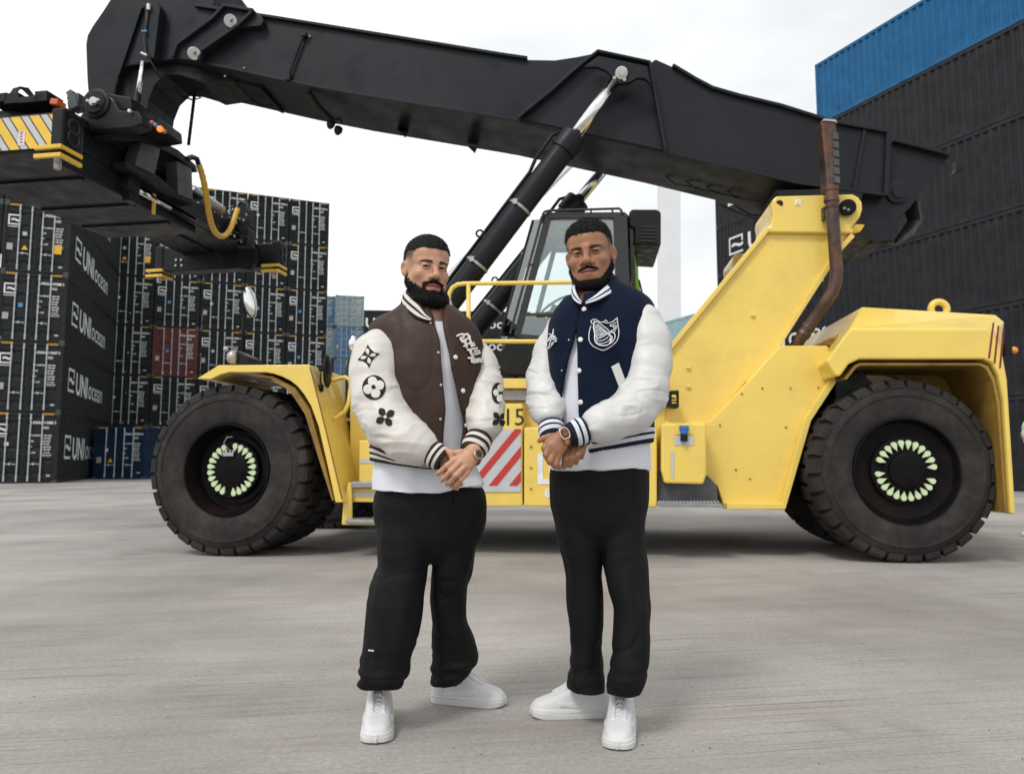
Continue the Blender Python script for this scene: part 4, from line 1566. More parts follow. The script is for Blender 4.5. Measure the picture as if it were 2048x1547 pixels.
# ---- lift cylinders
def lift_cylinder(v, pin, collar, foot, k=1.0, topv=None):
    pp, pc, pf = MP(*pin, v), MP(*collar, v), MP(*foot, v)
    ax = (pf - pp).normalized()
    L = (pf - pp).dot(ax)
    lc = (pc - pp).dot(ax)
    mb = MB()
    mb.cyl(pp + ax * 0.12, pp + ax * (lc + 0.1), 0.075 * k, n=28)
    rod = mb.build('lift_rod', M_CHROME, RS, smooth=True)
    mb = MB()
    mb.lathe([(0.078 * k, lc - 0.03), (0.155 * k, lc - 0.03), (0.16 * k, lc), (0.16 * k, lc + 0.20), (0.138 * k, lc + 0.21), (0.138 * k, L), (0.0, L)], pp, ax, n=32)
    mb.build('lift_barrel', M_BK, RS, autos=True, angle=40)
    s = ax.cross(Vector((0, 1, 0))).normalized()
    if s.z > 0 and s.x > 0: s = -s
    if s.x > 0: s = -s
    mb = MB()
    mb.tube([pp + ax * (lc + 0.02) + s * 0.15, pp + ax * (lc + 0.12) + s * 0.21 - Vector((0, 0.03, 0)), pp + ax * (lc + 0.45) + s * 0.20 - Vector((0, 0.03, 0)), pp + ax * (lc + 0.62) + s * 0.165, pp + ax * (L - 0.3) + s * 0.165], 0.022, n=8)
    mb.build('oil_line', M_BKD, RS, smooth=True)
    for q in (lc + 1.02, lc + 1.85):
        mb = MB()
        mb.lathe([(0.139 * k, q), (0.146 * k, q), (0.146 * k, q + 0.03), (0.139 * k, q + 0.03)], pp, ax, n=32)
        mb.box(pp + ax * (q + 0.015) - Vector((0, 0.15 * k, 0)) + s * 0.05, (0.05, 0.03, 0.06))
        mb.build('barrel_strap', M_STEEL, RS)
    for q in (lc + 1.55,):
        mb = MB()
        mb.torus(pp + ax * q + s * (0.155 * k + 0.05), (0, 1, 0), 0.04, 0.013, n=14, m=6)
        mb.box(pp + ax * q + s * (0.15 * k), (0.05, 0.03, 0.05))
        mb.build('barrel_eye', M_BK, RS)


lift_cylinder(1.24, (1243, 146), (1146, 276), (800, 735))
lift_cylinder(2.86, (1240, 296), (1154, 404), (905, 715), k=1.08)

# ---- railing
mb = MB()
mb.tube([MP(x, y, 0.5) for x, y in ((897, 760), (897, 600), (899, 586), (905, 575), (915, 569), (928, 567), (1180, 564), (1230, 563))], 0.0235, n=12)
mb.build('handrail', M_Y, RS, smooth=True)
mb = MB()
mb.tube([MP(937, 567, 0.5), MP(937, 760, 0.5)], 0.0235, n=12)
mb.build('rail_post', M_Y, RS, smooth=True)
mb = MB()
mb.tube([MP(897, 682, 0.5), MP(1230, 683, 0.5)], 0.0225, n=12)
mb.build('mid_rail', M_Y, RS, smooth=True)
mb = MB()
mb.tube([MP(1215, 563, 0.5), MP(1215, 760, 0.5)], 0.0235, n=12)
mb.build('rail_post', M_Y, RS, smooth=True)

# ---- cab
CV0, CV1 = 1.36, 2.78
cab = bpy.data.objects.new('cab', None)
COL.objects.link(cab)
cab.parent = RS


def bar3(nm, pts, w, d, mat=M_BKD):
    mb = MB()
    for a, b_ in zip(pts[:-1], pts[1:]):
        ax = (b_ - a).normalized()
        s = ax.cross(Vector((0, 1, 0))).normalized()
        y = ax.cross(s).normalized()
        f = [a + s * i * w / 2 + y * j * d / 2 for i, j in ((-1, -1), (1, -1), (1, 1), (-1, 1))]
        g = [b_ + s * i * w / 2 + y * j * d / 2 for i, j in ((-1, -1), (1, -1), (1, 1), (-1, 1))]
        mb.prism(f, g)
    return mb.build(nm, mat, cab, bevel=0.006)


M_CAB = paint('dark cab frame', (0.016, 0.0165, 0.020), 0.4, 0.15, 4)
bar3('pillar', [MP(1097, 432, CV0), MP(1034, 672, CV0)], 0.075, 0.08, M_CAB)
bar3('pillar', [MP(1240, 432, CV0), MP(1252, 760, CV0)], 0.16, 0.10, M_CAB)
bar3('pillar', [MP(1262, 445, CV0 + 0.25), MP(1275, 760, CV0 + 0.25)], 0.05, 0.06, M_CAB)
bar3('guard_bar', [MP(1100, 421, CV0 - 0.06), MP(1088, 424, CV0 - 0.06), MP(1083, 438, CV0 - 0.06), MP(1020, 668, CV0 - 0.06)], 0.028, 0.028, M_CAB)
bar3('guard_bar', [MP(1100, 421, CV0 - 0.06), MP(1240, 417, CV0 - 0.06), MP(1246, 428, CV0 - 0.06)], 0.026, 0.026, M_CAB)
for t in (0.03, 0.4, 0.95):
    bar3('guard_stay', [MP(1083, 438, CV0 - 0.06).lerp(MP(1020, 668, CV0 - 0.06), t), MP(1097, 438, CV0 - 0.02).lerp(MP(1036, 668, CV0 - 0.02), t)], 0.02, 0.02, M_CAB)
for x in (1150, 1182, 1225):
    bar3('guard_stay', [MP(x, 418, CV0 - 0.06), MP(x, 434, CV0 - 0.02)], 0.02, 0.02, M_CAB)
bar3('door_header', [MP(1097, 434, CV0), MP(1250, 432, CV0)], 0.06, 0.09, M_CAB)
bar3('door_bar', [MP(1072, 630, CV0 - 0.02), MP(1260, 628, CV0 - 0.02)], 0.03, 0.05, M_CAB)
bar3('sill', [MP(1034, 672, CV0), MP(1250, 690, CV0)], 0.05, 0.08, M_CAB)
bar3('door_stay', [MP(1135, 590, CV0 + 0.02), MP(1128, 640, CV0 + 0.02)], 0.03, 0.03, M_CAB)
# front corner glass, door glass, rear corner glass, far side frame
fc_t, fc_b = MP(1066, 440, CV0 + 0.42), MP(1000, 672, CV0 + 0.42)
bar3('pillar', [fc_t, fc_b], 0.03, 0.03, M_CAB)
mb = MB()
mb.prism([MP(1097, 436, CV0), fc_t, fc_b, MP(1034, 672, CV0)], [p + Vector((0.006, 0.006, 0)) for p in (MP(1097, 436, CV0), fc_t, fc_b, MP(1034, 672, CV0))])
mb.build('corner_glass', M_GLASS, cab)
mb = MB()
ft2 = fc_t + Vector((0, CV1 - CV0 - 0.84, 0))
fb2 = fc_b + Vector((0, CV1 - CV0 - 0.84, 0))
mb.prism([fc_t, ft2, fb2, fc_b], [p + Vector((0.006, 0, 0)) for p in (fc_t, ft2, fb2, fc_b)])
mb.build('windscreen', M_GLASS, cab)
mb = MB()
q = [MP(1100, 440, CV0), MP(1232, 440, CV0), MP(1240, 688, CV0), MP(1038, 668, CV0)]
mb.prism(q, [p + Vector((0, 0.006, 0)) for p in q])
mb.build('door_glass', M_GLASS, cab)
mb = MB()
q = [MP(1250, 445, CV0 + 0.05), MP(1272, 445, CV0 + 0.7), MP(1284, 690, CV0 + 0.7), MP(1256, 690, CV0 + 0.05)]
mb.prism(q, [p + Vector((-0.006, 0.004, 0)) for p in q])
mb.build('rear_glass', M_GLASS, cab)
dv = Vector((0, CV1 - CV0, 0))
bar3('far_pillar', [MP(1097, 432, CV0) + dv, MP(1034, 672, CV0) + dv], 0.06, 0.06, M_CAB)
bar3('far_pillar', [MP(1240, 432, CV0) + dv, MP(1252, 700, CV0) + dv], 0.07, 0.06, M_CAB)
bar3('far_header', [MP(1097, 432, CV0) + dv, MP(1240, 432, CV0) + dv], 0.08, 0.06, M_CAB)
rf = [MP(x, y, CV0) for x, y in ((1078, 436), (1094, 425), (1250, 424), (1262, 436))]
mb = MB()
mb.prism([p + Vector((0, -0.02, 0)) for p in rf], [p + dv for p in rf])
mb.build('roof', M_CAB, cab, bevel=0.02)
lb = [MP(x, y, CV0) for x, y in ((1034, 672), (1016, 676), (1002, 700), (999, 742), (1010, 752), (1270, 752), (1268, 676), (1240, 690))]
mb = MB()
mb.prism([p.copy() for p in lb], [p + dv for p in lb])
mb.build('cab_base', M_BKD, cab, bevel=0.03)
mb = MB()
for x in (1030, 1060, 1090):
    mb.tube([MP(x, 752, CV0 + 0.1), MP(x + 8, 762, CV0), MP(x + 30, 760, CV0)], 0.02, n=6)
split_build(mb, 'cab_hose', M_HOSE, cab)
# seat, wheel, console, vest
mb = MB()
s0 = MP(1200, 640, CV0 + 0.7)
mb.box(s0 + Vector((0, 0, 0)), (0.5, 0.5, 0.14))
mb.box(s0 + Vector((0.27, 0, 0.36)), (0.14, 0.48, 0.72), Matrix.Rotation(R(8), 4, 'Y'))
mb.box(s0 + Vector((0.33, 0, 0.82)), (0.1, 0.28, 0.2), Matrix.Rotation(R(8), 4, 'Y'))
mb.build('seat', M_SEAT, cab, bevel=0.05, seg=3)
mb = MB()
c = MP(1110, 610, CV0 + 0.7)
mb.torus(c, (-0.6, 0, 1), 0.19, 0.016, n=24, m=8)
mb.tube([c, c + Vector((-0.22, 0, -0.5))], 0.035, n=8)
mb.build('steering_wheel', M_SEAT, cab, smooth=True)
mb = MB()
mb.box(MP(1070, 655, CV0 + 0.8), (0.3, 0.7, 0.25))
mb.build('console', M_SEAT, cab, bevel=0.03)
mb = MB()
p = MP(1262, 545, CV0 + 0.42)
mb.prism([p + Vector((-0.10, 0, 0.22)), p + Vector((0.05, 0, 0.24)), p + Vector((0.12, 0.02, -0.30)), p + Vector((-0.12, 0.0, -0.28))],
         [p + Vector((-0.10, 0.05, 0.22)), p + Vector((0.05, 0.05, 0.24)), p + Vector((0.12, 0.09, -0.30)), p + Vector((-0.12, 0.06, -0.28))])
mb.build('hanging_vest', M_HIVIS, cab, bevel=0.02)
# air conditioner box behind the roof
pslab('roof_unit', [(1258, 424), (1264, 418), (1314, 418), (1322, 424), (1322, 490), (1318, 491), (1266, 488), (1270, 458), (1258, 452)], CV0 + 0.18, CV1 - 0.2, M_BKD, parent=cab, bevel=0.02)
for k in range(5):
    pslab('grille_slat', [(1282, 452 + k * 7), (1312, 453 + k * 7), (1312, 455 + k * 7), (1282, 454 + k * 7)], CV0 + 0.165, CV0 + 0.18, M_CAB, parent=cab, bevel=0)
mb = MB()
mb.tube([MP(1278, 560, CV0 + 0.3), MP(1290, 610, CV0 + 0.25), MP(1291, 660, CV0 + 0.25)], 0.012, n=6)
mb.build('wiper', M_BKD, cab, smooth=True)
# ------------------------------------------------------------------ spreader hanging under the boom nose
SN = at_y(125, 302, 8.2)
SF = at_y(573, 549, 13.7)
SZ = (SN.z + SF.z) / 2
_d = Vector((SF.x - SN.x, SF.y - SN.y, 0))
SLEN = _d.length
SYAW = math.atan2(_d.y, _d.x) - math.pi / 2
SP = thing('container_spreader', 'black telescopic lifting frame with yellow and grey hazard boards hanging from the boom nose', 'lifting frame', (SN.x, SN.y, SZ), SYAW)
# own frame: x to the right (0 = right ends of the end beams), y away from the camera, z up from the underside


def SM(px, py, y):
    """pixel -> spreader frame on its cross plane y"""
    n = Vector((-math.sin(SYAW), math.cos(SYAW), 0))
    u = Vector((math.cos(SYAW), math.sin(SYAW), 0))
    o = Vector((SN.x, SN.y, SZ))
    d = ray(px, py)
    t = ((o - CAM).dot(n) + y) / d.dot(n)
    p = CAM + d * t - o
    return Vector((p.dot(u), y, p.z))


def SMX(px, py, x):
    """pixel -> spreader frame on its lengthwise plane x"""
    n = Vector((math.cos(SYAW), math.sin(SYAW), 0))
    v = Vector((-math.sin(SYAW), math.cos(SYAW), 0))
    o = Vector((SN.x, SN.y, SZ))
    d = ray(px, py)
    t = ((o - CAM).dot(n) + x) / d.dot(n)
    p = CAM + d * t - o
    return Vector((x, p.dot(v), p.z))


def end_beam(y, far=False):
    e = bpy.data.objects.new('end_beam', None)
    COL.objects.link(e)
    e.parent = SP
    e.location = (0, y, 0)
    mb = MB()
    mb.box2((-2.38, 0.0, 0.05), (-0.14, 0.30, 0.50))
    mb.build('beam', M_BKD, e, bevel=0.02)
    for x in (-0.06, -2.38):
        mb = MB()
        mb.box2((x - 0.10, -0.02, 0.02), (x + 0.06, 0.32, 0.54))
        mb.build('corner_block', M_BKD, e, bevel=0.03, seg=3)
        mb = MB()
        for s in (-1, 1):
            mb.torus((x + 0.062, 0.15, 0.30 + s * 0.07), (1, 0, 0), 0.085, 0.014, n=16, m=6)
        mb.build('corner_eye', M_INK, e, smooth=True)
        mb = MB()
        for z in (0.045, -0.055):
            mb.box2((x - 0.27, -0.05, z), (x + 0.03, -0.01, z + 0.05))
            mb.box2((x + 0.03, -0.05, z), (x + 0.075, 0.30, z + 0.05))
        mb.build('corner_guide', M_HZY, e, bevel=0.008)
        mb = MB()
        mb.cyl((x - 0.08, 0.1, -0.14), (x - 0.08, 0.1, 0.06), 0.04, n=12)
        mb.build('twist_lock', M_STEEL, e, bevel=0.01)
    return e


eb = end_beam(0.0)
end_beam(SLEN - 0.3, True)
# hazard board on the near end beam
bx0, bx1, bz0, bz1 = -2.36, -0.135, 0.075, 0.465
mb = MB()
mb.box2((bx0, -0.012, bz0), (bx1, -0.002, bz1))
mb.build('hazard_board', M_INK, SP)


def clip_par(s0, s1, lo, hi, h, sl):
    poly = [(s0, 0.0), (s1, 0.0), (s1 - h * sl, h), (s0 - h * sl, h)]
    for lim, sg in ((lo, 1), (hi, -1)):
        out = []
        for i in range(len(poly)):
            p, q = poly[i - 1], poly[i]
            ip, iq = (p[0] - lim) * sg >= 0, (q[0] - lim) * sg >= 0
            if ip != iq:
                t = (lim - p[0]) / (q[0] - p[0])
                out.append((lim, p[1] + t * (q[1] - p[1])))
            if iq: out.append(q)
        poly = out
        if len(poly) < 3: return None
    return poly


s = bx0 - 0.3
k = 0
while s < bx1 + 0.6:
    w = 0.125 if k % 2 == 0 else 0.085
    poly = clip_par(s, s + w, bx0, bx1, bz1 - bz0, 0.72)
    if poly:
        mb = MB()
        mb.prism([Vector((x, -0.017, bz0 + z)) for x, z in poly], [Vector((x, -0.0125, bz0 + z)) for x, z in poly])
        mb.build('hazard_stripe', M_HZY if k % 2 == 0 else M_SILV, SP)
    s += w + 0.02
    k += 1
mb = MB()
mb.box2((-0.56, -0.022, 0.12), (-0.48, -0.018, 0.29))
mb.build('safety_label', M_WHITE, SP)
mb = MB()
for z in (0.15, 0.185, 0.215, 0.245, 0.27):
    mb.box2((-0.54, -0.0255, z), (-0.50 - 0.01 * (z * 100 % 3), -0.0225, z + 0.012))
mb.build('label_print', M_RED, SP)

# main box beam
ix = -0.45
zb, zt = 0.10, 0.70
mb = MB()
mb.box2((-2.0, 0.30, zb), (ix, SLEN * 0.60, zt))
mb.build('main_beam', M_BK, SP, bevel=0.02)
mb = MB()
mb.box2((-2.03, 0.30, zt - 0.005), (ix + 0.05, SLEN * 0.62, zt + 0.035))
mb.build('top_flange', M_BK, SP, bevel=0.006)
mb = MB()
mb.box2((-1.93, SLEN * 0.60, 0.36), (-1.30, SLEN - 0.28, zt - 0.06))
mb.build('telescopic_arm', M_BKD, SP, bevel=0.015)
mb = MB()
mb.box2((-1.2, SLEN * 0.60, 0.36), (ix - 0.04, SLEN - 0.28, zt - 0.06))
mb.build('telescopic_arm', M_BKD, SP, bevel=0.015)
for y in (0.9, 1.9, 2.7):
    mb = MB()
    mb.box2((-1.95, y, zb - 0.03), (ix - 0.05, y + 0.07, zb + 0.002))
    mb.build('bottom_rib', M_BKD, SP)
mb = MB()
mb.box2((ix, 0.4, zb + 0.30), (ix + 0.02, SLEN * 0.58, zb + 0.33))
mb.build('side_rib', M_BK, SP)
mb = MB()
p = [SM(100, 217, 0.15), SM(112, 213, 0.15), SM(150, 228, 0.5), SM(252, 306, 1.9)]
mb.box2((-0.52, 0.3, zt + 0.03), (-0.40, SLEN * 0.55, zt + 0.10))
mb.build('cable_tray', M_BK, SP, bevel=0.01)
# telescoping cylinders along the right side
mb = MB()
a, b_ = SMX(268, 376, -0.40), SMX(338, 416, -0.40)
mb.cyl(a, b_, 0.045, n=16)
mb.build('telescope_rod', M_CHROME, SP, smooth=True)
mb = MB()
mb.cyl(b_, SMX(420, 465, -0.40), 0.038, n=12)
mb.build('telescope_barrel', M_BKD, SP, smooth=True)
mb = MB()
c = SMX(258, 368, -0.40)
mb.cyl(c + Vector((0.09, 0, 0)), c - Vector((0.09, 0, 0)), 0.13, n=18)
mb.box(c + Vector((0, 0.05, -0.12)), (0.12, 0.2, 0.25))
mb.build('cylinder_mount', M_BKD, SP, bevel=0.01)
mb = MB()
a, b_ = SMX(385, 380, -0.5), SMX(442, 420, -0.5)
mb.cyl(a, b_, 0.085, n=18)
mb.build('side_cylinder', M_STEEL, SP, smooth=True)
mb = MB()
for x, y, w, h in ((308, 405, 0.03, 0.30),):
    p = SMX(x, y, -0.40)
    mb.box(p, (0.02, 0.06, 0.34))
p = SMX(338, 375, -0.40)
mb.box(p, (0.03, 0.14, 0.03))
mb.build('yellow_mark', M_HZY, SP)
# turntable, slide frame and yoke
yc = SLEN * 0.40
mb = MB()
mb.lathe([(0.0, 1.02), (0.50, 1.02), (0.56, 1.06), (0.56, 1.14), (0.46, 1.16), (0.46, 1.24), (0.58, 1.26), (0.58, 1.32), (0.0, 1.32)], (-0.85, yc, 0), (0, 0, 1), n=40)
mb.build('turntable', M_BKD, SP, autos=True)


def sxslab(nm, pts, x0, x1, mat, bevel=0.01):
    loc = [SMX(px_, py_, x1) for px_, py_ in pts]
    f = [Vector((x0, p.y, p.z)) for p in loc]
    g = [Vector((x1, p.y, p.z)) for p in loc]
    return MB().prism(f, g).build(nm, mat, SP, bevel=bevel)


sxslab('slide_plate', [(222, 268), (298, 270), (356, 299), (392, 330), (396, 345), (350, 312), (292, 283), (228, 281)], -1.6, -0.16, M_BK)
sxslab('slide_leg', [(284, 284), (322, 294), (310, 349), (270, 330)], -0.36, -0.17, M_DGREY)
sxslab('slide_leg', [(354, 322), (384, 337), (386, 400), (357, 388)], -0.36, -0.17, M_DGREY)
sxslab('slide_frame', [(252, 322), (272, 330), (310, 348), (357, 386), (388, 400), (392, 410), (350, 392), (300, 360), (254, 336)], -0.40, -0.19, M_BK)
sxslab('slide_rail', [(258, 350), (300, 372), (390, 425), (440, 450), (440, 458), (385, 432), (298, 380), (258, 360)], -0.46, -0.38, M_BKD, 0.004)
# yoke and pin below the boom nose, measured on the nose's near cheek
yk = SP
YKY = SM(193, 207, 0).y


def spslab(nm, pts, y0, y1, mat, bevel=0.008, yref=None):
    loc = [SM(x, yy, y0 if yref is None else yref) for x, yy in pts]
    f = [Vector((p.x, y0, p.z)) for p in loc]
    g = [Vector((p.x, y1, p.z)) for p in loc]
    return MB().prism(f, g).build(nm, mat, SP, bevel=bevel)


spslab('yoke_cheek', [(155, 246), (160, 232), (172, 216), (172, 196), (182, 184), (195, 180), (214, 186), (228, 200), (238, 220), (262, 221), (276, 222), (284, 236), (286, 248), (262, 256), (180, 262)], 0.85, 1.05, M_BKD, 0.02)
spslab('yoke_cheek', [(155, 246), (160, 232), (172, 216), (172, 196), (182, 184), (195, 180), (214, 186), (228, 200), (238, 220), (262, 221), (276, 222), (284, 236), (286, 248), (262, 256), (180, 262)], 1.9, 2.1, M_BKD, 0.02)
spslab('yoke_base', [(215, 250), (280, 236), (300, 240), (334, 246), (336, 268), (300, 274), (240, 272)], 0.95, 2.05, M_BKD, 0.02, 1.7)
mb = MB()
c = SM(193, 207, 0.85)
mb.lathe([(0.0, -0.05), (0.14, -0.05), (0.15, -0.03), (0.19, -0.02), (0.19, 0.0)], c, (0, 1, 0), n=28)
mb.build('yoke_boss', M_BKD, SP, autos=True)
mb = MB()
mb.cyl(c + Vector((0, -0.05, 0)), c + Vector((0, -0.07, 0)), 0.055, n=20)
for dx in (-0.075, 0.07):
    mb.cyl(c + Vector((dx, -0.05, 0.012)), c + Vector((dx, -0.075, 0.012)), 0.018, n=10)
q = SM(261, 223, 0.84)
mb.cyl(q, q + Vector((0, -0.03, 0)), 0.022, n=12)
mb.build('yoke_pin', M_PIN, SP)
mb = MB()
mb.box(SM(193, 207, 0.775), (0.13, 0.012, 0.014))
mb.build('pin_keeper', M_INK, SP)
# status lights
for x, y, mt in ((304, 245, M_ORG), (311, 250, M_BLUEST), (320, 258, M_LAMP), (329, 263, M_ORG)):
    mb = MB()
    c = SM(x, y, 0.88)
    mb.sphere(c, 0.038 if mt is M_LAMP else 0.028, 12, 8)
    mb.build('status_light', mt, SP, smooth=True)
mb = MB()
mb.box(SM(116, 208, 0.1), (0.10, 0.14, 0.07), Matrix.Rotation(R(10), 4, 'Y'))
mb.build('side_lamp', M_ORG, SP, bevel=0.01)
# pumps, boxes and hoses on top
mb = MB()
for x, y, w, h in ((12, 205, 0.25, 0.10), (40, 206, 0.18, 0.12), (78, 208, 0.32, 0.07), (98, 202, 0.16, 0.12)):
    mb.box(SM(x, y, 0.15), (w, 0.25, h))
split_build(mb, 'valve_box', M_BKD, SP)
rs = random.Random(8)
mb = MB()
for k in range(4):
    o = k * 4
    mb.tube([SM(17 + o, 212, 0.1 + 0.03 * k), SM(17 + o, 194 - o * 0.3, 0.1), SM(28 + o, 178 - o * 0.3, 0.12), SM(44 + o, 177, 0.15), SM(60 + o * 0.6, 192, 0.2), SM(72 + o * 0.4, 202, 0.2)], 0.012, n=8)
for k in range(7):
    x = 140 + k * 4
    mb.tube([SM(x, 226, 0.6), SM(x - 6 + rs.random() * 12, 205, 0.6), SM(x + 4, 190 + rs.random() * 8, 0.6), SM(x + 8, 215, 0.6)], 0.012, n=6)
split_build(mb, 'hose', M_HOSE, SP)
mb = MB()
mb.box(SM(152, 208, 0.6), (0.11, 0.14, 0.18), Matrix.Rotation(R(-20), 4, 'Y'))
mb.box(SM(144, 190, 0.6), (0.08, 0.1, 0.08), Matrix.Rotation(R(-30), 4, 'Y'))
mb.box(SM(158, 200, 0.6), (0.06, 0.1, 0.14))
mb.build('valve_block', M_DGREY, SP, bevel=0.01)
# thick yellow sleeve looping to the far arm
pts = [(398, 330, 2.6), (405, 350, 2.6), (411, 380, 2.7), (415, 410, 2.9), (420, 440, 3.2), (428, 462, 3.5), (440, 474, 3.8), (452, 471, 4.0), (462, 456, 4.2), (470, 435, 4.3), (477, 412, 4.4)]
P3 = [SM(*p) for p in pts]
mb = MB()
rad = []
fine = []
for i in range(len(P3) - 1):
    for k in range(8):
        fine.append(P3[i].lerp(P3[i + 1], k / 8))
sm = [(fine[max(0, i - 4)] + fine[i] * 2 + fine[min(len(fine) - 1, i + 4)]) / 4 for i in range(len(fine))]
mb.tube(sm, [0.042 + (0.004 if i % 4 < 2 else 0.0) for i in range(len(sm))], n=12)
mb.build('yellow_hose', M_YHOSE, SP, smooth=True)
mb = MB()
mb.tube([SM(374, 318, 2.4), SM(384, 314, 2.5), SM(394, 318, 2.6), SM(399, 334, 2.6)], 0.04, n=8)
mb.tube([SM(477, 412, 4.4), SM(482, 404, 4.4), SM(494, 408, 4.4), SM(498, 425, 4.4)], 0.03, n=8)
for k in range(9):
    x = 448 + rs.random() * 46
    y = 415 + rs.random() * 60
    mb.tube([SM(x, y, 4.5), SM(x + rs.uniform(-18, 18), y + rs.uniform(-14, 14), 4.45), SM(x + rs.uniform(-10, 20), y + rs.uniform(5, 30), 4.5)], 0.018, n=6)
mb.tube([SM(392, 447, 4.0), SM(420, 470, 4.0), SM(450, 484, 4.2), SM(485, 480, 4.4)], 0.015, n=6)
split_build(mb, 'hose', M_HOSE, SP)
mb = MB()
for x, y, w, h in ((486, 440, 0.35, 0.3), (470, 470, 0.3, 0.25), (490, 470, 0.2, 0.45), (480, 420, 0.22, 0.08)):
    mb.box(SM(x, y, 4.7), (w, 0.2, h))
split_build(mb, 'pump_unit', M_BKD, SP)
mb = MB()
for k in range(14):
    mb.cyl(SM(455 + rs.random() * 42, 420 + rs.random() * 60, 4.48), SM(455 + rs.random() * 42, 420 + rs.random() * 60, 4.5), 0.012, n=6) if False else mb.sphere(SM(452 + rs.random() * 46, 418 + rs.random() * 66, 4.42), 0.02, 8, 6)
split_build(mb, 'fitting', M_STEEL, SP)
spslab('gusset_plate', [(488, 470), (512, 500), (514, 520), (500, 540), (470, 535), (476, 495)], SLEN - 0.45, SLEN - 0.35, M_BK)
mb = MB()
for x, y in ((353, 520), (363, 520), (352, 531), (364, 531), (497, 523), (514, 522)):
    p = SM(x, y, SLEN - 0.31)
    mb.cyl(p, p + Vector((0, -0.02, 0)), 0.022, n=8)
split_build(mb, 'beam_bolt', M_STEEL, SP)
# ------------------------------------------------------------------ people: solid fields turned into one continuous surface
F32 = np.float32


def PX(px, py, y):
    return np.array(at_y(px, py, y), dtype=float)


def MPX(n, y):
    return n * y / FPX


class Vox:
    def __init__(self, xs, ys, zs):
        self.ax = [np.asarray(a, F32) for a in (xs, ys, zs)]
        self.D = np.full((len(xs), len(ys), len(zs)), 0.5, F32)

    def block(self, lo, hi):
        s = []
        for a, l, h in zip(self.ax, lo, hi):
            i0 = max(0, int(np.searchsorted(a, l)) - 1)
            i1 = min(len(a), int(np.searchsorted(a, h)) + 1)
            if i1 - i0 < 1: return None
            s.append(slice(i0, i1))
        return tuple(s)

    def coords(self, s):
        return (self.ax[0][s[0]][:, None, None], self.ax[1][s[1]][None, :, None], self.ax[2][s[2]][None, None, :])

    def apply(self, prim, k=0.0, op='u'):
        fn, lo, hi = prim
        m = k + 0.012
        s = self.block([v - m for v in lo], [v + m for v in hi])
        if s is None: return self
        d = fn(*self.coords(s)).astype(F32)
        a = self.D[s]
        if op == 'u':
            if k > 0:
                h = np.maximum(k - np.abs(a - d), 0) / k
                self.D[s] = np.minimum(a, d) - h * h * (k * 0.25)
            else:
                self.D[s] = np.minimum(a, d)
        else:
            if k > 0:
                h = np.maximum(k - np.abs(a + d), 0) / k
                self.D[s] = np.maximum(a, -d) + h * h * (k * 0.25)
            else:
                self.D[s] = np.maximum(a, -d)
        return self


def axis(lo, hi, h, fine=()):
    out = [lo]
    while out[-1] < hi:
        x = out[-1]
        st = h
        for a, b_, hf in fine:
            if a - h <= x < b_: st = min(st, hf)
        out.append(x + st)
    return np.array(out)


def cap(a, b, r1, r2=None, flat=None, fs=1.0):
    a, b = np.asarray(a, float), np.asarray(b, float)
    r2 = r1 if r2 is None else r2
    ba = b - a
    L2 = max(float(ba @ ba), 1e-9)
    r = max(r1, r2)

    def fn(X, Y, Z):
        px, py, pz = X - F32(a[0]), Y - F32(a[1]), Z - F32(a[2])
        h = np.clip((px * F32(ba[0]) + py * F32(ba[1]) + pz * F32(ba[2])) / F32(L2), 0, 1)
        qx, qy, qz = px - h * F32(ba[0]), py - h * F32(ba[1]), pz - h * F32(ba[2])
        if flat is not None:
            t = (qx * F32(flat[0]) + qy * F32(flat[1]) + qz * F32(flat[2])) * F32(fs - 1)
            qx, qy, qz = qx + t * F32(flat[0]), qy + t * F32(flat[1]), qz + t * F32(flat[2])
        return np.sqrt(qx * qx + qy * qy + qz * qz) - (F32(r1) + h * F32(r2 - r1))
    lo = np.minimum(a, b) - r
    hi = np.maximum(a, b) + r
    return fn, lo, hi


def ell(c, r, M=None):
    c, r = np.asarray(c, float), np.asarray(r, float)

    def fn(X, Y, Z):
        p = [X - F32(c[0]), Y - F32(c[1]), Z - F32(c[2])]
        if M is not None:
            p = [p[0] * F32(M[i][0]) + p[1] * F32(M[i][1]) + p[2] * F32(M[i][2]) for i in range(3)]
        q = [p[i] / F32(r[i]) for i in range(3)]
        w = [p[i] / F32(r[i] ** 2) for i in range(3)]
        k0 = np.sqrt(q[0] ** 2 + q[1] ** 2 + q[2] ** 2)
        k1 = np.sqrt(w[0] ** 2 + w[1] ** 2 + w[2] ** 2) + F32(1e-6)
        return k0 * (k0 - 1) / k1
    m = max(r)
    return fn, c - m, c + m


def smooth_rows(rows, n=200):
    """rows (z, ...) -> dense, gently rounded table sorted by z"""
    A = np.array(sorted(rows, key=lambda q: q[0]), float)
    z = np.linspace(A[0, 0], A[-1, 0], n)
    T = np.stack([np.interp(z, A[:, 0], A[:, i]) for i in range(1, A.shape[1])], 1)
    k = max(3, int(n * 0.022 / max(1e-3, A[-1, 0] - A[0, 0])))
    ker = np.hanning(2 * k + 3)[1:-1]
    ker /= ker.sum()
    pad = len(ker) // 2
    out = []
    for i in range(T.shape[1]):
        e = np.concatenate([T[0, i] + (T[0, i] - T[1:pad + 1, i][::-1]), T[:, i], T[-1, i] + (T[-1, i] - T[-pad - 1:-1, i][::-1])])
        out.append(np.convolve(e, ker, 'valid'))
    return z, np.stack(out, 1)


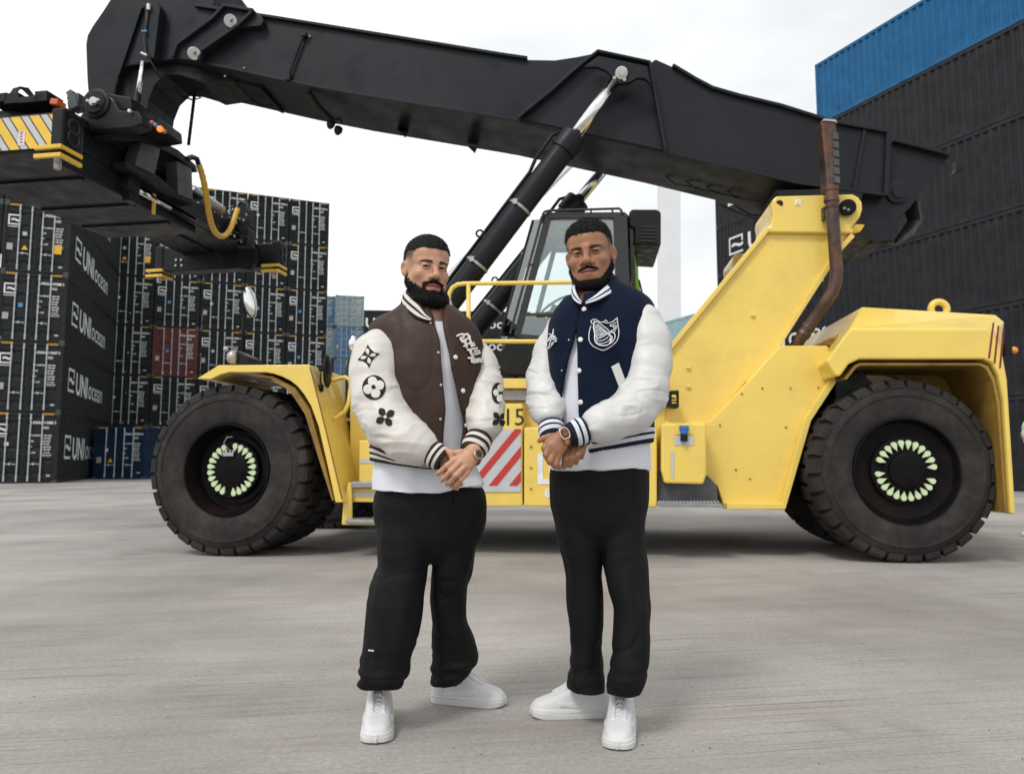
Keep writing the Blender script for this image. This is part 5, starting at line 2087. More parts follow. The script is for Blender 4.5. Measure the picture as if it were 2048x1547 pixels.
def loft(rows, e=2.3, off=0.0, yaw=0.0):
    """rows: (z, cx, cy, half width, half depth)"""
    z, T = smooth_rows(rows)
    cs, sn = math.cos(yaw), math.sin(yaw)

    def fn(X, Y, Z):
        zz = Z.ravel()
        cx, cy, a, b_ = [np.interp(zz, z, T[:, i]).astype(F32)[None, None, :] for i in range(4)]
        a, b_ = a + F32(off), b_ + F32(off)
        dx, dy = X - cx, Y - cy
        if yaw:
            dx, dy = dx * F32(cs) + dy * F32(sn), -dx * F32(sn) + dy * F32(cs)
        q = (np.abs(dx / a) ** F32(e) + np.abs(dy / b_) ** F32(e)) ** F32(1 / e)
        d = (q - 1) * np.minimum(a, b_)
        return np.maximum(d, np.maximum(F32(z[0] - off) - Z, Z - F32(z[-1] + off)))
    ex = np.max(T[:, 2]) + off
    ey = np.max(T[:, 3]) + off
    m = max(ex, ey) if yaw else 0
    lo = [T[:, 0].min() - max(ex, m), T[:, 1].min() - max(ey, m), z[0] - off]
    hi = [T[:, 0].max() + max(ex, m), T[:, 1].max() + max(ey, m), z[-1] + off]
    return fn, np.array(lo), np.array(hi)


def px_rows(tab, depth_of):
    """(py, left px, right px, y, half depth) measured rows -> loft rows"""
    out = []
    for py, xl, xr, y, b_ in tab:
        p = PX((xl + xr) / 2, py, y)
        out.append((p[2], p[0], p[1], MPX((xr - xl) / 2, y), b_))
    return out


def surface_nets(vx):
    D = vx.D
    S = D < 0
    nx, ny, nz = D.shape
    c = np.zeros((nx - 1, ny - 1, nz - 1), np.int8)
    for i in (0, 1):
        for j in (0, 1):
            for k in (0, 1):
                c += S[i:nx - 1 + i, j:ny - 1 + j, k:nz - 1 + k]
    mixed = (c > 0) & (c < 8)
    idx = np.argwhere(mixed)
    vid = np.full(mixed.shape, -1, np.int32)
    vid[mixed] = np.arange(len(idx), dtype=np.int32)
    acc = np.zeros((len(idx), 3))
    cnt = np.zeros(len(idx))
    corner = [(i, j, k) for i in (0, 1) for j in (0, 1) for k in (0, 1)]
    val = {q: D[idx[:, 0] + q[0], idx[:, 1] + q[1], idx[:, 2] + q[2]].astype(float) for q in corner}
    for a in corner:
        for d in range(3):
            if a[d]: continue
            b_ = list(a)
            b_[d] = 1
            b_ = tuple(b_)
            da, db = val[a], val[b_]
            cr = (da < 0) != (db < 0)
            t = np.where(cr, da / np.where(cr, da - db, 1), 0)
            for q in range(3):
                acc[:, q] += np.where(cr, a[q] + (t if q == d else 0), 0)
            cnt += cr
    fr = acc / cnt[:, None]
    V = np.zeros((len(idx), 3))
    for q in range(3):
        A = vx.ax[q].astype(float)
        V[:, q] = A[idx[:, q]] + fr[:, q] * (A[idx[:, q] + 1] - A[idx[:, q]])
    faces = []
    for d in range(3):
        o = [q for q in range(3) if q != d]
        sl0, sl1 = [slice(None)] * 3, [slice(None)] * 3
        sl0[d], sl1[d] = slice(0, -1), slice(1, None)
        for q in o:
            sl0[q] = slice(1, -1)
            sl1[q] = slice(1, -1)
        A, B = S[tuple(sl0)], S[tuple(sl1)]
        for flip, cr in ((False, A & ~B), (True, ~A & B)):
            e = np.argwhere(cr)
            if not len(e): continue
            base = e.copy()
            for q in o: base[:, q] += 1
            def cell(da, db):
                c2 = base.copy()
                c2[:, o[0]] -= da
                c2[:, o[1]] -= db
                return vid[c2[:, 0], c2[:, 1], c2[:, 2]]
            qd = np.stack([cell(1, 1), cell(0, 1), cell(0, 0), cell(1, 0)], 1)
            if (d == 1) != flip: qd = qd[:, ::-1]
            faces.append(qd)
    Fq = np.concatenate(faces)
    Fq = Fq[(Fq >= 0).all(1)]
    return V, Fq


_RNG = np.random.RandomState(4)
_LAT = _RNG.rand(32, 32, 32).astype(F32)


def vnoise(P, scale, seed=0.0):
    """smooth value noise in -1..1 at points P (n,3); scale may be a triple"""
    q = np.asarray(P, float) * np.asarray(scale, float) + seed * 7.31 + 100
    i = np.floor(q).astype(int)
    f = q - i
    f = f * f * (3 - 2 * f)
    r = 0
    for a in (0, 1):
        for b_ in (0, 1):
            for c in (0, 1):
                w = (f[:, 0] if a else 1 - f[:, 0]) * (f[:, 1] if b_ else 1 - f[:, 1]) * (f[:, 2] if c else 1 - f[:, 2])
                r = r + w * _LAT[(i[:, 0] + a) % 32, (i[:, 1] + b_) % 32, (i[:, 2] + c) % 32]
    return r * 2 - 1


def vnormals(V, Fq):
    n = np.cross(V[Fq[:, 2]] - V[Fq[:, 0]], V[Fq[:, 3]] - V[Fq[:, 1]])
    N_ = np.zeros_like(V)
    for k in range(4):
        np.add.at(N_, Fq[:, k], n)
    return N_ / np.maximum(np.linalg.norm(N_, axis=1), 1e-12)[:, None]


def relax(V, Fq, it=1, f=0.5):
    e = np.concatenate([Fq[:, [0, 1]], Fq[:, [1, 2]], Fq[:, [2, 3]], Fq[:, [3, 0]]])
    e = np.concatenate([e, e[:, ::-1]])
    cnt = np.bincount(e[:, 0], minlength=len(V)).astype(float)
    for _ in range(it):
        S = np.stack([np.bincount(e[:, 0], V[e[:, 1], q], len(V)) for q in range(3)], 1) / np.maximum(cnt, 1)[:, None]
        V = V + (S - V) * f
    return V


def np_mesh(name, V, Fq, origin, attrs=None):
    me = bpy.data.meshes.new(name)
    Vl = (V - np.asarray(origin)).astype(np.float32)
    me.vertices.add(len(Vl))
    me.vertices.foreach_set('co', Vl.ravel())
    me.loops.add(Fq.size)
    me.polygons.add(len(Fq))
    me.polygons.foreach_set('loop_start', np.arange(0, Fq.size, Fq.shape[1], dtype=np.int32))
    me.loops.foreach_set('vertex_index', Fq.astype(np.int32).ravel())
    me.update(calc_edges=True)
    me.polygons.foreach_set('use_smooth', np.ones(len(Fq), bool))
    for k, a in (attrs or {}).items():
        at = me.attributes.new(k, 'FLOAT', 'POINT')
        at.data.foreach_set('value', np.asarray(a, np.float32))
    me.validate()
    return me


def keep_big(V, Fq, frac=0.02):
    """drop stray specks"""
    lab = np.arange(len(V))
    e = np.concatenate([Fq[:, [0, 1]], Fq[:, [1, 2]], Fq[:, [2, 3]], Fq[:, [3, 0]]])
    while True:
        old = lab.copy()
        m = np.minimum(lab[e[:, 0]], lab[e[:, 1]])
        np.minimum.at(lab, e[:, 0], m)
        np.minimum.at(lab, e[:, 1], m)
        lab = lab[lab]
        lab = lab[lab]
        if (lab == old).all(): break
    cnt = np.bincount(lab, minlength=len(V))
    ok = cnt[lab] >= frac * len(V)
    Fq = Fq[ok[Fq[:, 0]]]
    used = np.zeros(len(V), bool)
    used[Fq.ravel()] = True
    mp = np.cumsum(used) - 1
    return V[used], mp[Fq]


def project_px(V):
    """world points -> photograph pixels"""
    p = V - np.array(CAM)
    zf = p @ np.array(_F)
    return 1024 + FPX * p[:, 0] / zf, 773.5 - FPX * (p @ np.array(_U)) / zf


def cloth_mat(name, col, rough=0.7, bump=0.12, bscale=350, var=0.08, spec=0.3, stripes=None, scol=None, sheen=0.0, coat=0.0):
    """stripes: list of (from, to) along attribute t in scol"""
    m = paint(name, col, rough, var, 14, bump=bump, bscale=bscale, spec=spec, coat=coat, rvar=0.06)
    nt = m.node_tree
    b = nt.nodes['Principled BSDF']
    b.inputs['Sheen Weight'].default_value = sheen
    if stripes:
        at = N(nt, 'ShaderNodeAttribute')
        at.attribute_name = 't'
        last = None
        for a, c in stripes:
            g = N(nt, 'ShaderNodeMath', _operation='GREATER_THAN')
            g.inputs[1].default_value = a
            l = N(nt, 'ShaderNodeMath', _operation='LESS_THAN')
            l.inputs[1].default_value = c
            mu = N(nt, 'ShaderNodeMath', _operation='MULTIPLY')
            nt.links.new(at.outputs['Fac'], g.inputs[0])
            nt.links.new(at.outputs['Fac'], l.inputs[0])
            nt.links.new(g.outputs[0], mu.inputs[0])
            nt.links.new(l.outputs[0], mu.inputs[1])
            if last is None: last = mu
            else:
                ad = N(nt, 'ShaderNodeMath', _operation='ADD')
                nt.links.new(last.outputs[0], ad.inputs[0])
                nt.links.new(mu.outputs[0], ad.inputs[1])
                last = ad
        mx = N(nt, 'ShaderNodeMixRGB')
        mx.inputs['Color2'].default_value = (*scol, 1)
        src = b.inputs['Base Color'].links[0].from_socket
        nt.links.new(last.outputs[0], mx.inputs['Fac'])
        nt.links.new(src, mx.inputs['Color1'])
        nt.links.new(mx.outputs['Color'], b.inputs['Base Color'])
    return m


def skin_mat(name, col, lip, hair):
    m = paint(name, col, 0.43, 0.17, 34, bump=0.16, bscale=330, spec=0.5, sub=0.12)
    nt = m.node_tree
    b = nt.nodes['Principled BSDF']
    src = b.inputs['Base Color'].links[0].from_socket
    for att, c in (('lips', lip), ('dark', hair)):
        at = N(nt, 'ShaderNodeAttribute')
        at.attribute_name = att
        mx = N(nt, 'ShaderNodeMixRGB')
        mx.inputs['Color2'].default_value = (*c, 1)
        nt.links.new(at.outputs['Fac'], mx.inputs['Fac'])
        nt.links.new(src, mx.inputs['Color1'])
        src = mx.outputs['Color']
    nt.links.new(src, b.inputs['Base Color'])
    return m


def sstep(a, b_, x):
    t = np.clip((x - a) / (b_ - a), 0, 1)
    return t * t * (3 - 2 * t)


# ---- the head: a field in its own frame (x to the picture's right, f forward, z up; origin between the ears at eye level)
def head_field(x, f, z, q):
    D = [None]

    def u(d, k):
        if D[0] is None:
            D[0] = d
            return
        a = D[0]
        h = np.maximum(k - np.abs(a - d), 0) / k
        D[0] = np.minimum(a, d) - h * h * (k * 0.25)

    def sub(d, k):
        a = D[0]
        h = np.maximum(k - np.abs(a + d), 0) / k
        D[0] = np.maximum(a, -d) + h * h * (k * 0.25)

    def E(c, r):
        p = (x - F32(c[0]), f - F32(c[1]), z - F32(c[2]))
        k0 = np.sqrt(sum((p[i] / F32(r[i])) ** 2 for i in range(3)))
        k1 = np.sqrt(sum((p[i] / F32(r[i] ** 2)) ** 2 for i in range(3))) + F32(1e-6)
        return k0 * (k0 - 1) / k1

    def C(a, b_, r1, r2):
        return cap(a, b_, r1, r2)[0](x, f, z)
    w = q['wide']
    u(E((0, -.014, .034), (.077 * w, .099, .084)), .01)
    u(E((0, .022, .045), (.068 * w, .066, .058)), .03)
    u(E((0, .016, -.045), (.063 * w, .070, .078)), .03)
    for s in (-1, 1):
        u(C((s * .054 * w, -.004, -.050), (s * .020, .062, -.104 + q['jaw']), .022, .020), .03)
        u(E((s * .043 * w, .054, -.030), (.025, .024, .020)), .025)
    u(E((0, .066, -.104 + q['jaw']), (.025, .021, .019)), .03)
    u(E((0, .066, -.066), (.034, .030, .034)), .025)
    for s in (-1, 1):                                   # brow ridge
        u(C((s * .011, .0835, .0165), (s * .048 * w, .064, .0185), .0130, .0105), .014)
    for s in (-1, 1):                                   # eye sockets
        sub(E((s * .033 * w, .091, -.003), (.0195, .014, .0100)), .011)
    u(C((0, .086, .010), (0, .106, -.030), .0085, .0115), .014)      # nose
    u(E((0, .109, -.036), (.0135 * q['nose'], .0125, .0115)), .010)
    for s in (-1, 1):
        u(E((s * .0145 * q['nose'], .096, -.041), (.0095 * q['nose'], .0115, .0088)), .007)
    for s in (-1, 1):
        sub(E((s * .0075 * q['nose'], .104, -.0485), (.0042, .006, .004)), .003)
    # lids round the eyeballs
    for s in (-1, 1):
        cx, cf, cz = s * .032 * w, .0715, -.001
        dx, df, dz = x - F32(cx), f - F32(cf), z - F32(cz)
        sph = np.sqrt(dx * dx + df * df + dz * dz) - F32(.0155)
        hh = F32(q['lid']) * (1 - np.clip(dx / F32(.0145), -1, 1) ** 2)
        ap = np.abs(dz + F32(.0010)) - hh
        u(np.maximum(sph, -ap), .004)
    # mouth
    lw = q['lips']
    for s in (-1, 1):
        u(C((s * .027, .077, -.0715), (s * .006, .0925, -.0670), .0038, .0056 * lw), .006)
        u(C((s * .025, .0775, -.0748), (s * .004, .0905, -.0800), .0042, .0076 * lw), .006)
    gz = np.abs(z + F32(.0730) + np.abs(x) * F32(.03)) - F32(.0015)          # parting line of the lips
    sub(np.maximum(np.maximum(gz, np.abs(x) - F32(.0275)), F32(.0875) - F32(12.0) * x * x - f), .002)
    u(E((0, .074, -.094), (.018, .014, .010)), .015)
    bare = D[0].copy()
    # ears
    for s in (-1, 1):
        ca, sa = math.cos(R(38)), math.sin(R(38))
        dx, df, dz = s * x - F32(.0815 * w), f + F32(.016), z + F32(.007)
        eo = dx * F32(sa) - df * F32(ca)                 # outward and back along the ear
        en = dx * F32(ca) + df * F32(sa)
        wd_ = F32(.0165) * (1 - F32(.16) * np.clip(-dz / F32(.03), -1, 1))
        k0 = np.sqrt((en / F32(.0075)) ** 2 + ((eo + dz * F32(-.12)) / wd_) ** 2 + (dz / F32(.0295)) ** 2)
        u((k0 - 1) * F32(.0075), .006)
        k0 = np.sqrt(((en - F32(.0075)) / F32(.0065)) ** 2 + ((eo - F32(.001)) / F32(.0105)) ** 2 + ((dz - F32(.005)) / F32(.0175)) ** 2)
        sub((k0 - 1) * F32(.0065), .003)
    return D[0], bare


def hair_thickness(x, f, z, q):
    """height of the hair above the skin, negative where there is none"""
    front, side = F32(q['hairline']), F32(q['fade'])
    ax = np.abs(x)
    lim = np.interp(f.ravel(), [-.11, -.06, -.02, .03, .055, .075, .12], [-.040, .004, side, side, q['hairline'] - .014, q['hairline'], q['hairline']]).astype(F32).reshape(f.shape)
    lim = lim + F32(.010) * np.clip((ax - F32(.035)) / F32(.03), 0, 1) * (f > .05)
    h = z - lim
    t = F32(q['hair']) * (0.10 * sstep(0, .012, h) + 0.90 * sstep(.015, .075, h))
    t = t + F32(q['top']) * sstep(.045, .10, z)
    return np.where(h > 0, t + F32(.0015), F32(-.004))


def beard_thickness(x, f, z, q):
    ax = np.abs(x)
    ck = np.interp(f.ravel(), [-.02, .0, .012, .04, .062, .08, .13], q['cheek']).astype(F32).reshape(f.shape)
    h = ck - z
    t = F32(q['beard']) * sstep(-.002, .030, h) + F32(q['chin']) * sstep(-.085, -.125, z) * sstep(-.01, .05, f)
    t = np.where(f < -.008 + 0 * z, F32(-.004), t)
    t = t * (0.45 + 0.55 * sstep(.0, .05, f))
    t = np.where(h < -.002, F32(-.004), t)
    # bare patch round the mouth, then moustache and soul patch
    m = ((ax / F32(.036)) ** 2 + ((z + F32(.072)) / F32(q['mouth'])) ** 2)
    t = np.where((m < 1) & (f > .05), F32(-.004), t)
    mo = (ax < .037) & (f > .055) & (z < -.0505 - ax * F32(.25)) & (z > -.0605 - ax * F32(.30))
    t = np.where(mo, F32(q['moust']), t)
    cn = (q['circle'] > 0) & (f > .045) & (ax > .0305) & (ax < .040) & (z < -.060) & (z > -.10)
    t = np.where(cn, np.maximum(t, F32(q['moust'] * q['circle'])), t)
    sp = (q['circle'] > 0) & (ax < F32(.011)) & (z < -.0875) & (f > .05)
    t = np.where(sp, np.maximum(t, F32(.003)), t)
    return t
# ------------------------------------------------------------------ people
class Cloth:
    """one garment piece: list of (prim, k, op) -> mesh under parent"""

    def __init__(self):
        self.ops = []

    def add(self, prim, k=0.0, op='u'):
        self.ops.append((prim, k, op))
        return self

    def vox(self, h, fine=None):
        lo = np.min([p[1] for p, k, o in self.ops if o == 'u'], axis=0) - 0.03
        hi = np.max([p[2] for p, k, o in self.ops if o == 'u'], axis=0) + 0.03
        v = Vox(*[axis(lo[i], hi[i], h, (fine or {}).get(i, ())) for i in range(3)])
        for p, k, o in self.ops:
            v.apply(p, k, o)
        return v


def everywhere(fn):
    return fn, np.array([-9, -9, -9.]), np.array([9, 9, 9.])


def finish(nm, vx, mat, parent, origin, disp=None, it=1, attrs=None, post=None, big=0.02):
    V, Fq = surface_nets(vx)
    if big: V, Fq = keep_big(V, Fq, big)
    if it: V = relax(V, Fq, it)
    if disp is not None:
        V = V + vnormals(V, Fq) * disp(V)[:, None]
    if post: V = post(V)
    at = {k: f(V) for k, f in (attrs or {}).items()}
    me = np_mesh(nm, V, Fq, origin, at)
    o = link_mesh(nm, me, parent, mat)
    return o, V, Fq


def bvh_of(V, Fq):
    return BVHTree.FromPolygons([tuple(p) for p in V], [tuple(int(i) for i in q) for q in Fq])


def cast(bvh, px, py):
    d = ray(px, py).normalized()
    loc, nor, idx, dist = bvh.ray_cast(CAM, d)
    if loc is None: return None, None
    if nor.dot(d) > 0: nor = -nor
    return loc, nor


def decal(nm, polys, bvh, mat, parent, origin, off=0.002, th=0.0015, step=2.2):
    """outlines in photograph pixels laid as thin patches over a surface"""
    vs, fs = [], []
    for pi_, poly in enumerate(polys):
        b_ = []
        for i in range(len(poly)):
            p, q = Vector(poly[i - 1]), Vector(poly[i])
            n = max(1, int((q - p).length / step))
            b_ += [p.lerp(q, k / n) for k in range(n)]
        xs = [p.x for p in b_]
        ys = [p.y for p in b_]
        pts = [Vector((p.x, p.y)) for p in b_]
        y = min(ys) + step / 2
        while y < max(ys):
            x = min(xs) + step / 2
            while x < max(xs):
                ins = False
                j = len(b_) - 1
                for i in range(len(b_)):
                    if (b_[i].y > y) != (b_[j].y > y) and x < (b_[j].x - b_[i].x) * (y - b_[i].y) / (b_[j].y - b_[i].y) + b_[i].x: ins = not ins
                    j = i
                if ins: pts.append(Vector((x, y)))
                x += step
            y += step
        ov, _, of, _, _, _ = delaunay_2d_cdt(pts, [], [list(range(len(b_)))], 1, 1e-4)
        base = len(vs)
        ok = []
        for p in ov:
            loc, nor = cast(bvh, p.x, p.y)
            ok.append(loc is not None)
            vs.append(tuple((loc + nor * (off + pi_ * .00012)) if loc is not None else Vector((0, 0, 0))))
        for f in of:
            if all(ok[i] for i in f):
                ys_ = [vs[base + i][1] for i in f]
                if max(ys_) - min(ys_) < 0.05:
                    fs.append([base + i for i in f])
    vs = [tuple(Vector(p) - Vector(origin)) for p in vs]
    me = bpy.data.meshes.new(nm)
    me.from_pydata(vs, [], fs)
    me.update()
    o = link_mesh(nm, me, parent, mat, True)
    md = o.modifiers.new('thickness', 'SOLIDIFY')
    md.thickness = th
    md.offset = 0.0
    return o


def circle_poly(cx, cy, rx, ry=None, n=20, rot=0.0):
    ry = rx if ry is None else ry
    out = []
    for k in range(n):
        a = 2 * math.pi * k / n
        x, y = rx * math.cos(a), ry * math.sin(a)
        out.append((cx + x * math.cos(rot) - y * math.sin(rot), cy + x * math.sin(rot) + y * math.cos(rot)))
    return out


def stroke(pts, w, closed=False):
    P2 = [Vector(p) for p in pts]
    n = len(P2)
    out = []
    for i in range(n - (0 if closed else 1)):
        p, q = P2[i], P2[(i + 1) % n]
        t = (q - p)
        if t.length < 1e-6: continue
        t.normalize()
        nn = Vector((-t.y, t.x)) * w / 2
        e = t * w * 0.35
        out.append([tuple(p - e + nn), tuple(q + e + nn), tuple(q + e - nn), tuple(p - e - nn)])
    return out


def smooth_poly(pts, n=4, closed=False):
    P2 = [Vector(p) for p in pts]
    m = len(P2)
    out = []
    for i in range(m if closed else m - 1):
        p0 = P2[(i - 1) % m] if closed or i > 0 else P2[i]
        p1, p2 = P2[i], P2[(i + 1) % m]
        p3 = P2[(i + 2) % m] if closed or i + 2 < m else p2
        for k in range(n):
            t = k / n
            out.append(tuple(0.5 * ((2 * p1) + (p2 - p0) * t + (2 * p0 - 5 * p1 + 4 * p2 - p3) * t * t + (3 * p1 - p0 - 3 * p2 + p3) * t ** 3)))
    if not closed: out.append(tuple(P2[-1]))
    return out


def snap_button(nm, bvh, px, py, r, mat, parent, origin):
    loc, nor = cast(bvh, px, py)
    if loc is None: return
    mb = MB()
    c = loc - Vector(origin)
    mb.lathe([(r, -0.002), (r, 0.002), (r * 0.85, 0.0038), (r * 0.55, 0.0034), (r * 0.35, 0.0045), (0.0, 0.0045)], c, nor, n=16)
    mb.build(nm, mat, parent, smooth=True)


def ring_strip(nm, bot, top, mat, parent, origin, rows=5, bulge=0.006, th=0.006, closed=False, sub=4):
    """a knitted band between two measured curves; attribute t runs 0..1 from bottom to top"""
    def dens(c):
        return [Vector(p) for p in smooth3(c, sub)]

    def smooth3(pts, n):
        P3 = [Vector(p) for p in pts]
        m = len(P3)
        out = []
        for i in range(m - 1):
            p0, p1, p2, p3 = P3[max(0, i - 1)], P3[i], P3[i + 1], P3[min(m - 1, i + 2)]
            for k in range(n):
                t = k / n
                out.append(0.5 * ((2 * p1) + (p2 - p0) * t + (2 * p0 - 5 * p1 + 4 * p2 - p3) * t * t + (3 * p1 - p0 - 3 * p2 + p3) * t ** 3))
        out.append(P3[-1])
        return out
    B, T = dens(bot), dens(top)
    cen = sum(B + T, Vector()) / (len(B) + len(T))
    vs, ts, fs = [], [], []
    n = len(B)
    for r_ in range(rows + 1):
        t = r_ / rows
        for i in range(n):
            p = B[i].lerp(T[i], t)
            d = p - cen
            d.z = 0
            if d.length > 1e-6: d.normalize()
            vs.append(p + d * bulge * math.sin(math.pi * t) - Vector(origin))
            ts.append(t)
    for r_ in range(rows):
        for i in range(n - 1):
            fs.append((r_ * n + i, r_ * n + i + 1, (r_ + 1) * n + i + 1, (r_ + 1) * n + i))
    me = bpy.data.meshes.new(nm)
    me.from_pydata([tuple(v) for v in vs], [], fs)
    at = me.attributes.new('t', 'FLOAT', 'POINT')
    at.data.foreach_set('value', ts)
    me.update()
    o = link_mesh(nm, me, parent, mat, True)
    md = o.modifiers.new('thickness', 'SOLIDIFY')
    md.thickness = th
    md.offset = 0
    return o


def tube_cloth(pts):
    """(px, py, y, radius px) chain"""
    return [(PX(p[0], p[1], p[2]), MPX(p[3], p[2])) for p in pts]


def arm_axis_t(P, a, b_):
    ba = b_ - a
    return ((P - a) @ ba) / (ba @ ba)


def shoe(parent, origin, toe, d, L, mats, wscale=1.0):
    """toe: ground point under the tip; d: heading"""
    d = np.array([d[0], d[1], 0.0])
    d /= np.linalg.norm(d)
    s = np.array([-d[1], d[0], 0.0])
    heel = np.array(toe) - d * L
    k = L / 0.30

    def loc(X, Y, Z):
        a = ((X - F32(heel[0])) * F32(d[0]) + (Y - F32(heel[1])) * F32(d[1]) + 0 * Z) / F32(k)
        b_ = ((X - F32(heel[0])) * F32(s[0]) + (Y - F32(heel[1])) * F32(s[1]) + 0 * Z) / F32(k)
        return a, b_, (Z + 0 * a) / F32(k)
    A0 = np.array([0, .004, .015, .035, .08, .13, .18, .225, .255, .278, .292, .298, .30])
    W0 = np.array([.014, .032, .043, .050, .0525, .0535, .0555, .0565, .0545, .047, .036, .024, .012]) * wscale
    HA = np.array([0, .01, .03, .055, .08, .10, .125, .155, .19, .22, .25, .275, .292, .30])
    HH = np.array([.080, .100, .107, .099, .100, .130, .124, .106, .087, .074, .064, .056, .044, .024])

    def wid(a): return np.interp(a.ravel(), A0, W0, left=0.002, right=0.002).astype(F32).reshape(a.shape)

    def upper(X, Y, Z):
        a, b_, c = loc(X, Y, Z)
        w = np.maximum(wid(a) - F32(.0045), F32(.0015))
        h = np.interp(a.ravel(), HA, HH, left=0.01, right=0.01).astype(F32).reshape(a.shape)
        q = (np.abs(b_ / np.maximum(w, F32(.002))) ** F32(4.2) + (np.maximum(c, 0) / h) ** F32(3.0)) ** F32(1 / 3.5)
        dd = (q - 1) * np.minimum(w, h)
        dd = np.maximum(dd, F32(.02) - c)
        dd = np.maximum(dd, np.maximum(-a, a - F32(.297)))
        # overlays: toe box lower than mudguard, eyestay, heel counter
        ov = (c < .034) | (a < .06) | ((a > .11) & (a < .215) & (np.abs(b_) > .014) & (np.abs(b_) < .027)) | ((a > .06) & (a < .20) & (np.abs(c - .036 - (a - .06) * .12) < .008))
        return dd * F32(k) - np.where(ov, F32(.0046), F32(0))

    def sole(X, Y, Z):
        a, b_, c = loc(X, Y, Z)
        w = wid(a) + F32(.0015)
        dd = np.maximum(np.abs(b_) - w, np.maximum(-a - F32(.002), a - F32(.305)))
        top = F32(.031) - F32(.006) * sstep(.10, .22, a)
        bot = F32(.006) * sstep(.25, .30, a)
        dd = np.maximum(dd, np.maximum(c - top, bot - c))
        g = (np.abs(c - F32(.021)) < .0022) & (a < .235)
        return dd * F32(k) + np.where(g, F32(.0016), F32(0))
    lo = np.minimum(heel, np.array(toe)) - 0.07
    hi = np.maximum(heel, np.array(toe)) + 0.07
    lo[2], hi[2] = -0.005, 0.16
    par = thing_part('shoe', parent, None)
    v = Vox(*[axis(lo[i], hi[i], 0.0032) for i in range(3)])
    v.apply((upper, lo, hi))
    o, V, Fq = finish('shoe', v, mats[0], parent, origin, it=2, big=0.3)
    bpy.data.objects.remove(par)
    v2 = Vox(*[axis(lo[i], hi[i], 0.0028) for i in range(3)])
    v2.apply((sole, lo, hi))
    finish('sole', v2, mats[1], o, origin, it=1, big=0.3)
    # laces and tongue
    mb = MB()

    def W(a, b_, c): return Vector(heel + d * a * k + s * b_ * k + np.array([0, 0, c * k])) - Vector(origin)
    for i in range(6):
        a = .125 + i * .017
        h = float(np.interp(a, HA, HH))
        w = .023 - 0.001 * i
        mb.tube([W(a + .004, -w, h - .016), W(a, -w * .5, h - .0015), W(a - .002, 0, h + .0035), W(a, w * .5, h - .0015), W(a + .004, w, h - .016)], 0.0042 * k, n=6)
    for sg in (-1, 1):
        mb.tube([W(.125, 0, .128), W(.130, sg * .014, .136), W(.142, sg * .024, .122), W(.150, sg * .020, .111), W(.140, sg * .010, .115), W(.128, 0, .128)], 0.0036 * k, n=6)
        mb.tube([W(.128, 0, .128), W(.150, sg * .012, .116), W(.172, sg * .022, .096)], 0.003 * k, n=6)
    mb.build('lace', mats[0], o, smooth=True)
    mb = MB()
    pts = [W(.085, 0, .126), W(.10, 0, .122), W(.125, 0, .108)]
    mb.prism([W(.082, -.024, .140), W(.082, .024, .140), W(.125, .027, .112), W(.125, -.027, .112)], [W(.094, -.022, .156), W(.094, .022, .156), W(.132, .025, .122), W(.132, -.025, .122)])
    mb.build('tongue', mats[0], o, bevel=0.004)
    return o


def thing_part(nm, parent, loc):
    o = bpy.data.objects.new(nm, None)
    COL.objects.link(o)
    o.parent = parent
    return o


M_TSHIRT = cloth_mat('white cotton', (0.68, 0.70, 0.75), 0.85, 0.10, 260, 0.03, sheen=0.1)
M_TROUSER = cloth_mat('black trouser cloth', (0.0036, 0.0034, 0.0036), 0.75, 0.10, 300, 0.15, spec=0.25)
M_SHOE = cloth_mat('white shoe leather', (0.62, 0.62, 0.62), 0.5, 0.05, 200, 0.02)
M_SOLE = cloth_mat('white rubber sole', (0.58, 0.58, 0.57), 0.6, 0.06, 120, 0.05)
M_HAIR = paint('black hair', (0.007, 0.006, 0.0055), 0.62, 0.3, 120, bump=0.6, bscale=260, spec=0.3)
M_EYE = paint('eye white', (0.36, 0.33, 0.30), 0.35, 0.03, 40, rvar=0.02, spec=0.25)
M_IRIS = paint('dark brown iris', (0.014, 0.008, 0.005), 0.3, 0.1, 60, rvar=0.02, spec=0.15)
M_GOLD = paint('rose gold', (0.78, 0.47, 0.32), 0.22, 0.05, 30, metal=1.0, rvar=0.05)
M_DIAL = paint('dark dial', (0.02, 0.018, 0.018), 0.25, 0.3, 200)
M_BUTTON = paint('pearly snap', (0.75, 0.74, 0.73), 0.25, 0.06, 40)


def hairs(nm, V, Fq, dim, parent, origin, n, droop, pick=None, nrm=None):
    """short loose hairs standing off a surface, so that its edge is soft"""
    rng = np.random.RandomState(len(nm) + n)
    nrm = vnormals(V, Fq) if nrm is None else nrm
    idx = rng.choice(len(V) if pick is None else pick, n)
    p = V[idx]
    d = nrm[idx] + rng.randn(n, 3) * .45 + np.array([0, 0, droop])
    d /= np.linalg.norm(d, axis=1)[:, None]
    sd = np.cross(d, rng.randn(n, 3))
    sd /= np.linalg.norm(sd, axis=1)[:, None]
    L = (dim[0] * (.5 + rng.rand(n)))[:, None]
    w = dim[1]
    mid = p + d * L * .55
    tip = mid + (d + rng.randn(n, 3) * .5) * L * .45
    vs = np.stack([p - sd * w - d * .001, p + sd * w - d * .001, mid + sd * w * .8, mid - sd * w * .8, tip, tip + sd * w * .2], 1).reshape(-1, 3)
    b_ = np.arange(n)[:, None] * 6
    Fq2 = np.concatenate([b_ + np.array([[0, 1, 2, 3]]), b_ + np.array([[3, 2, 5, 4]])])
    me = np_mesh(nm, vs, Fq2, origin)
    o = link_mesh(nm, me, parent, M_HAIR)
    o['kind'] = 'stuff'
    return o


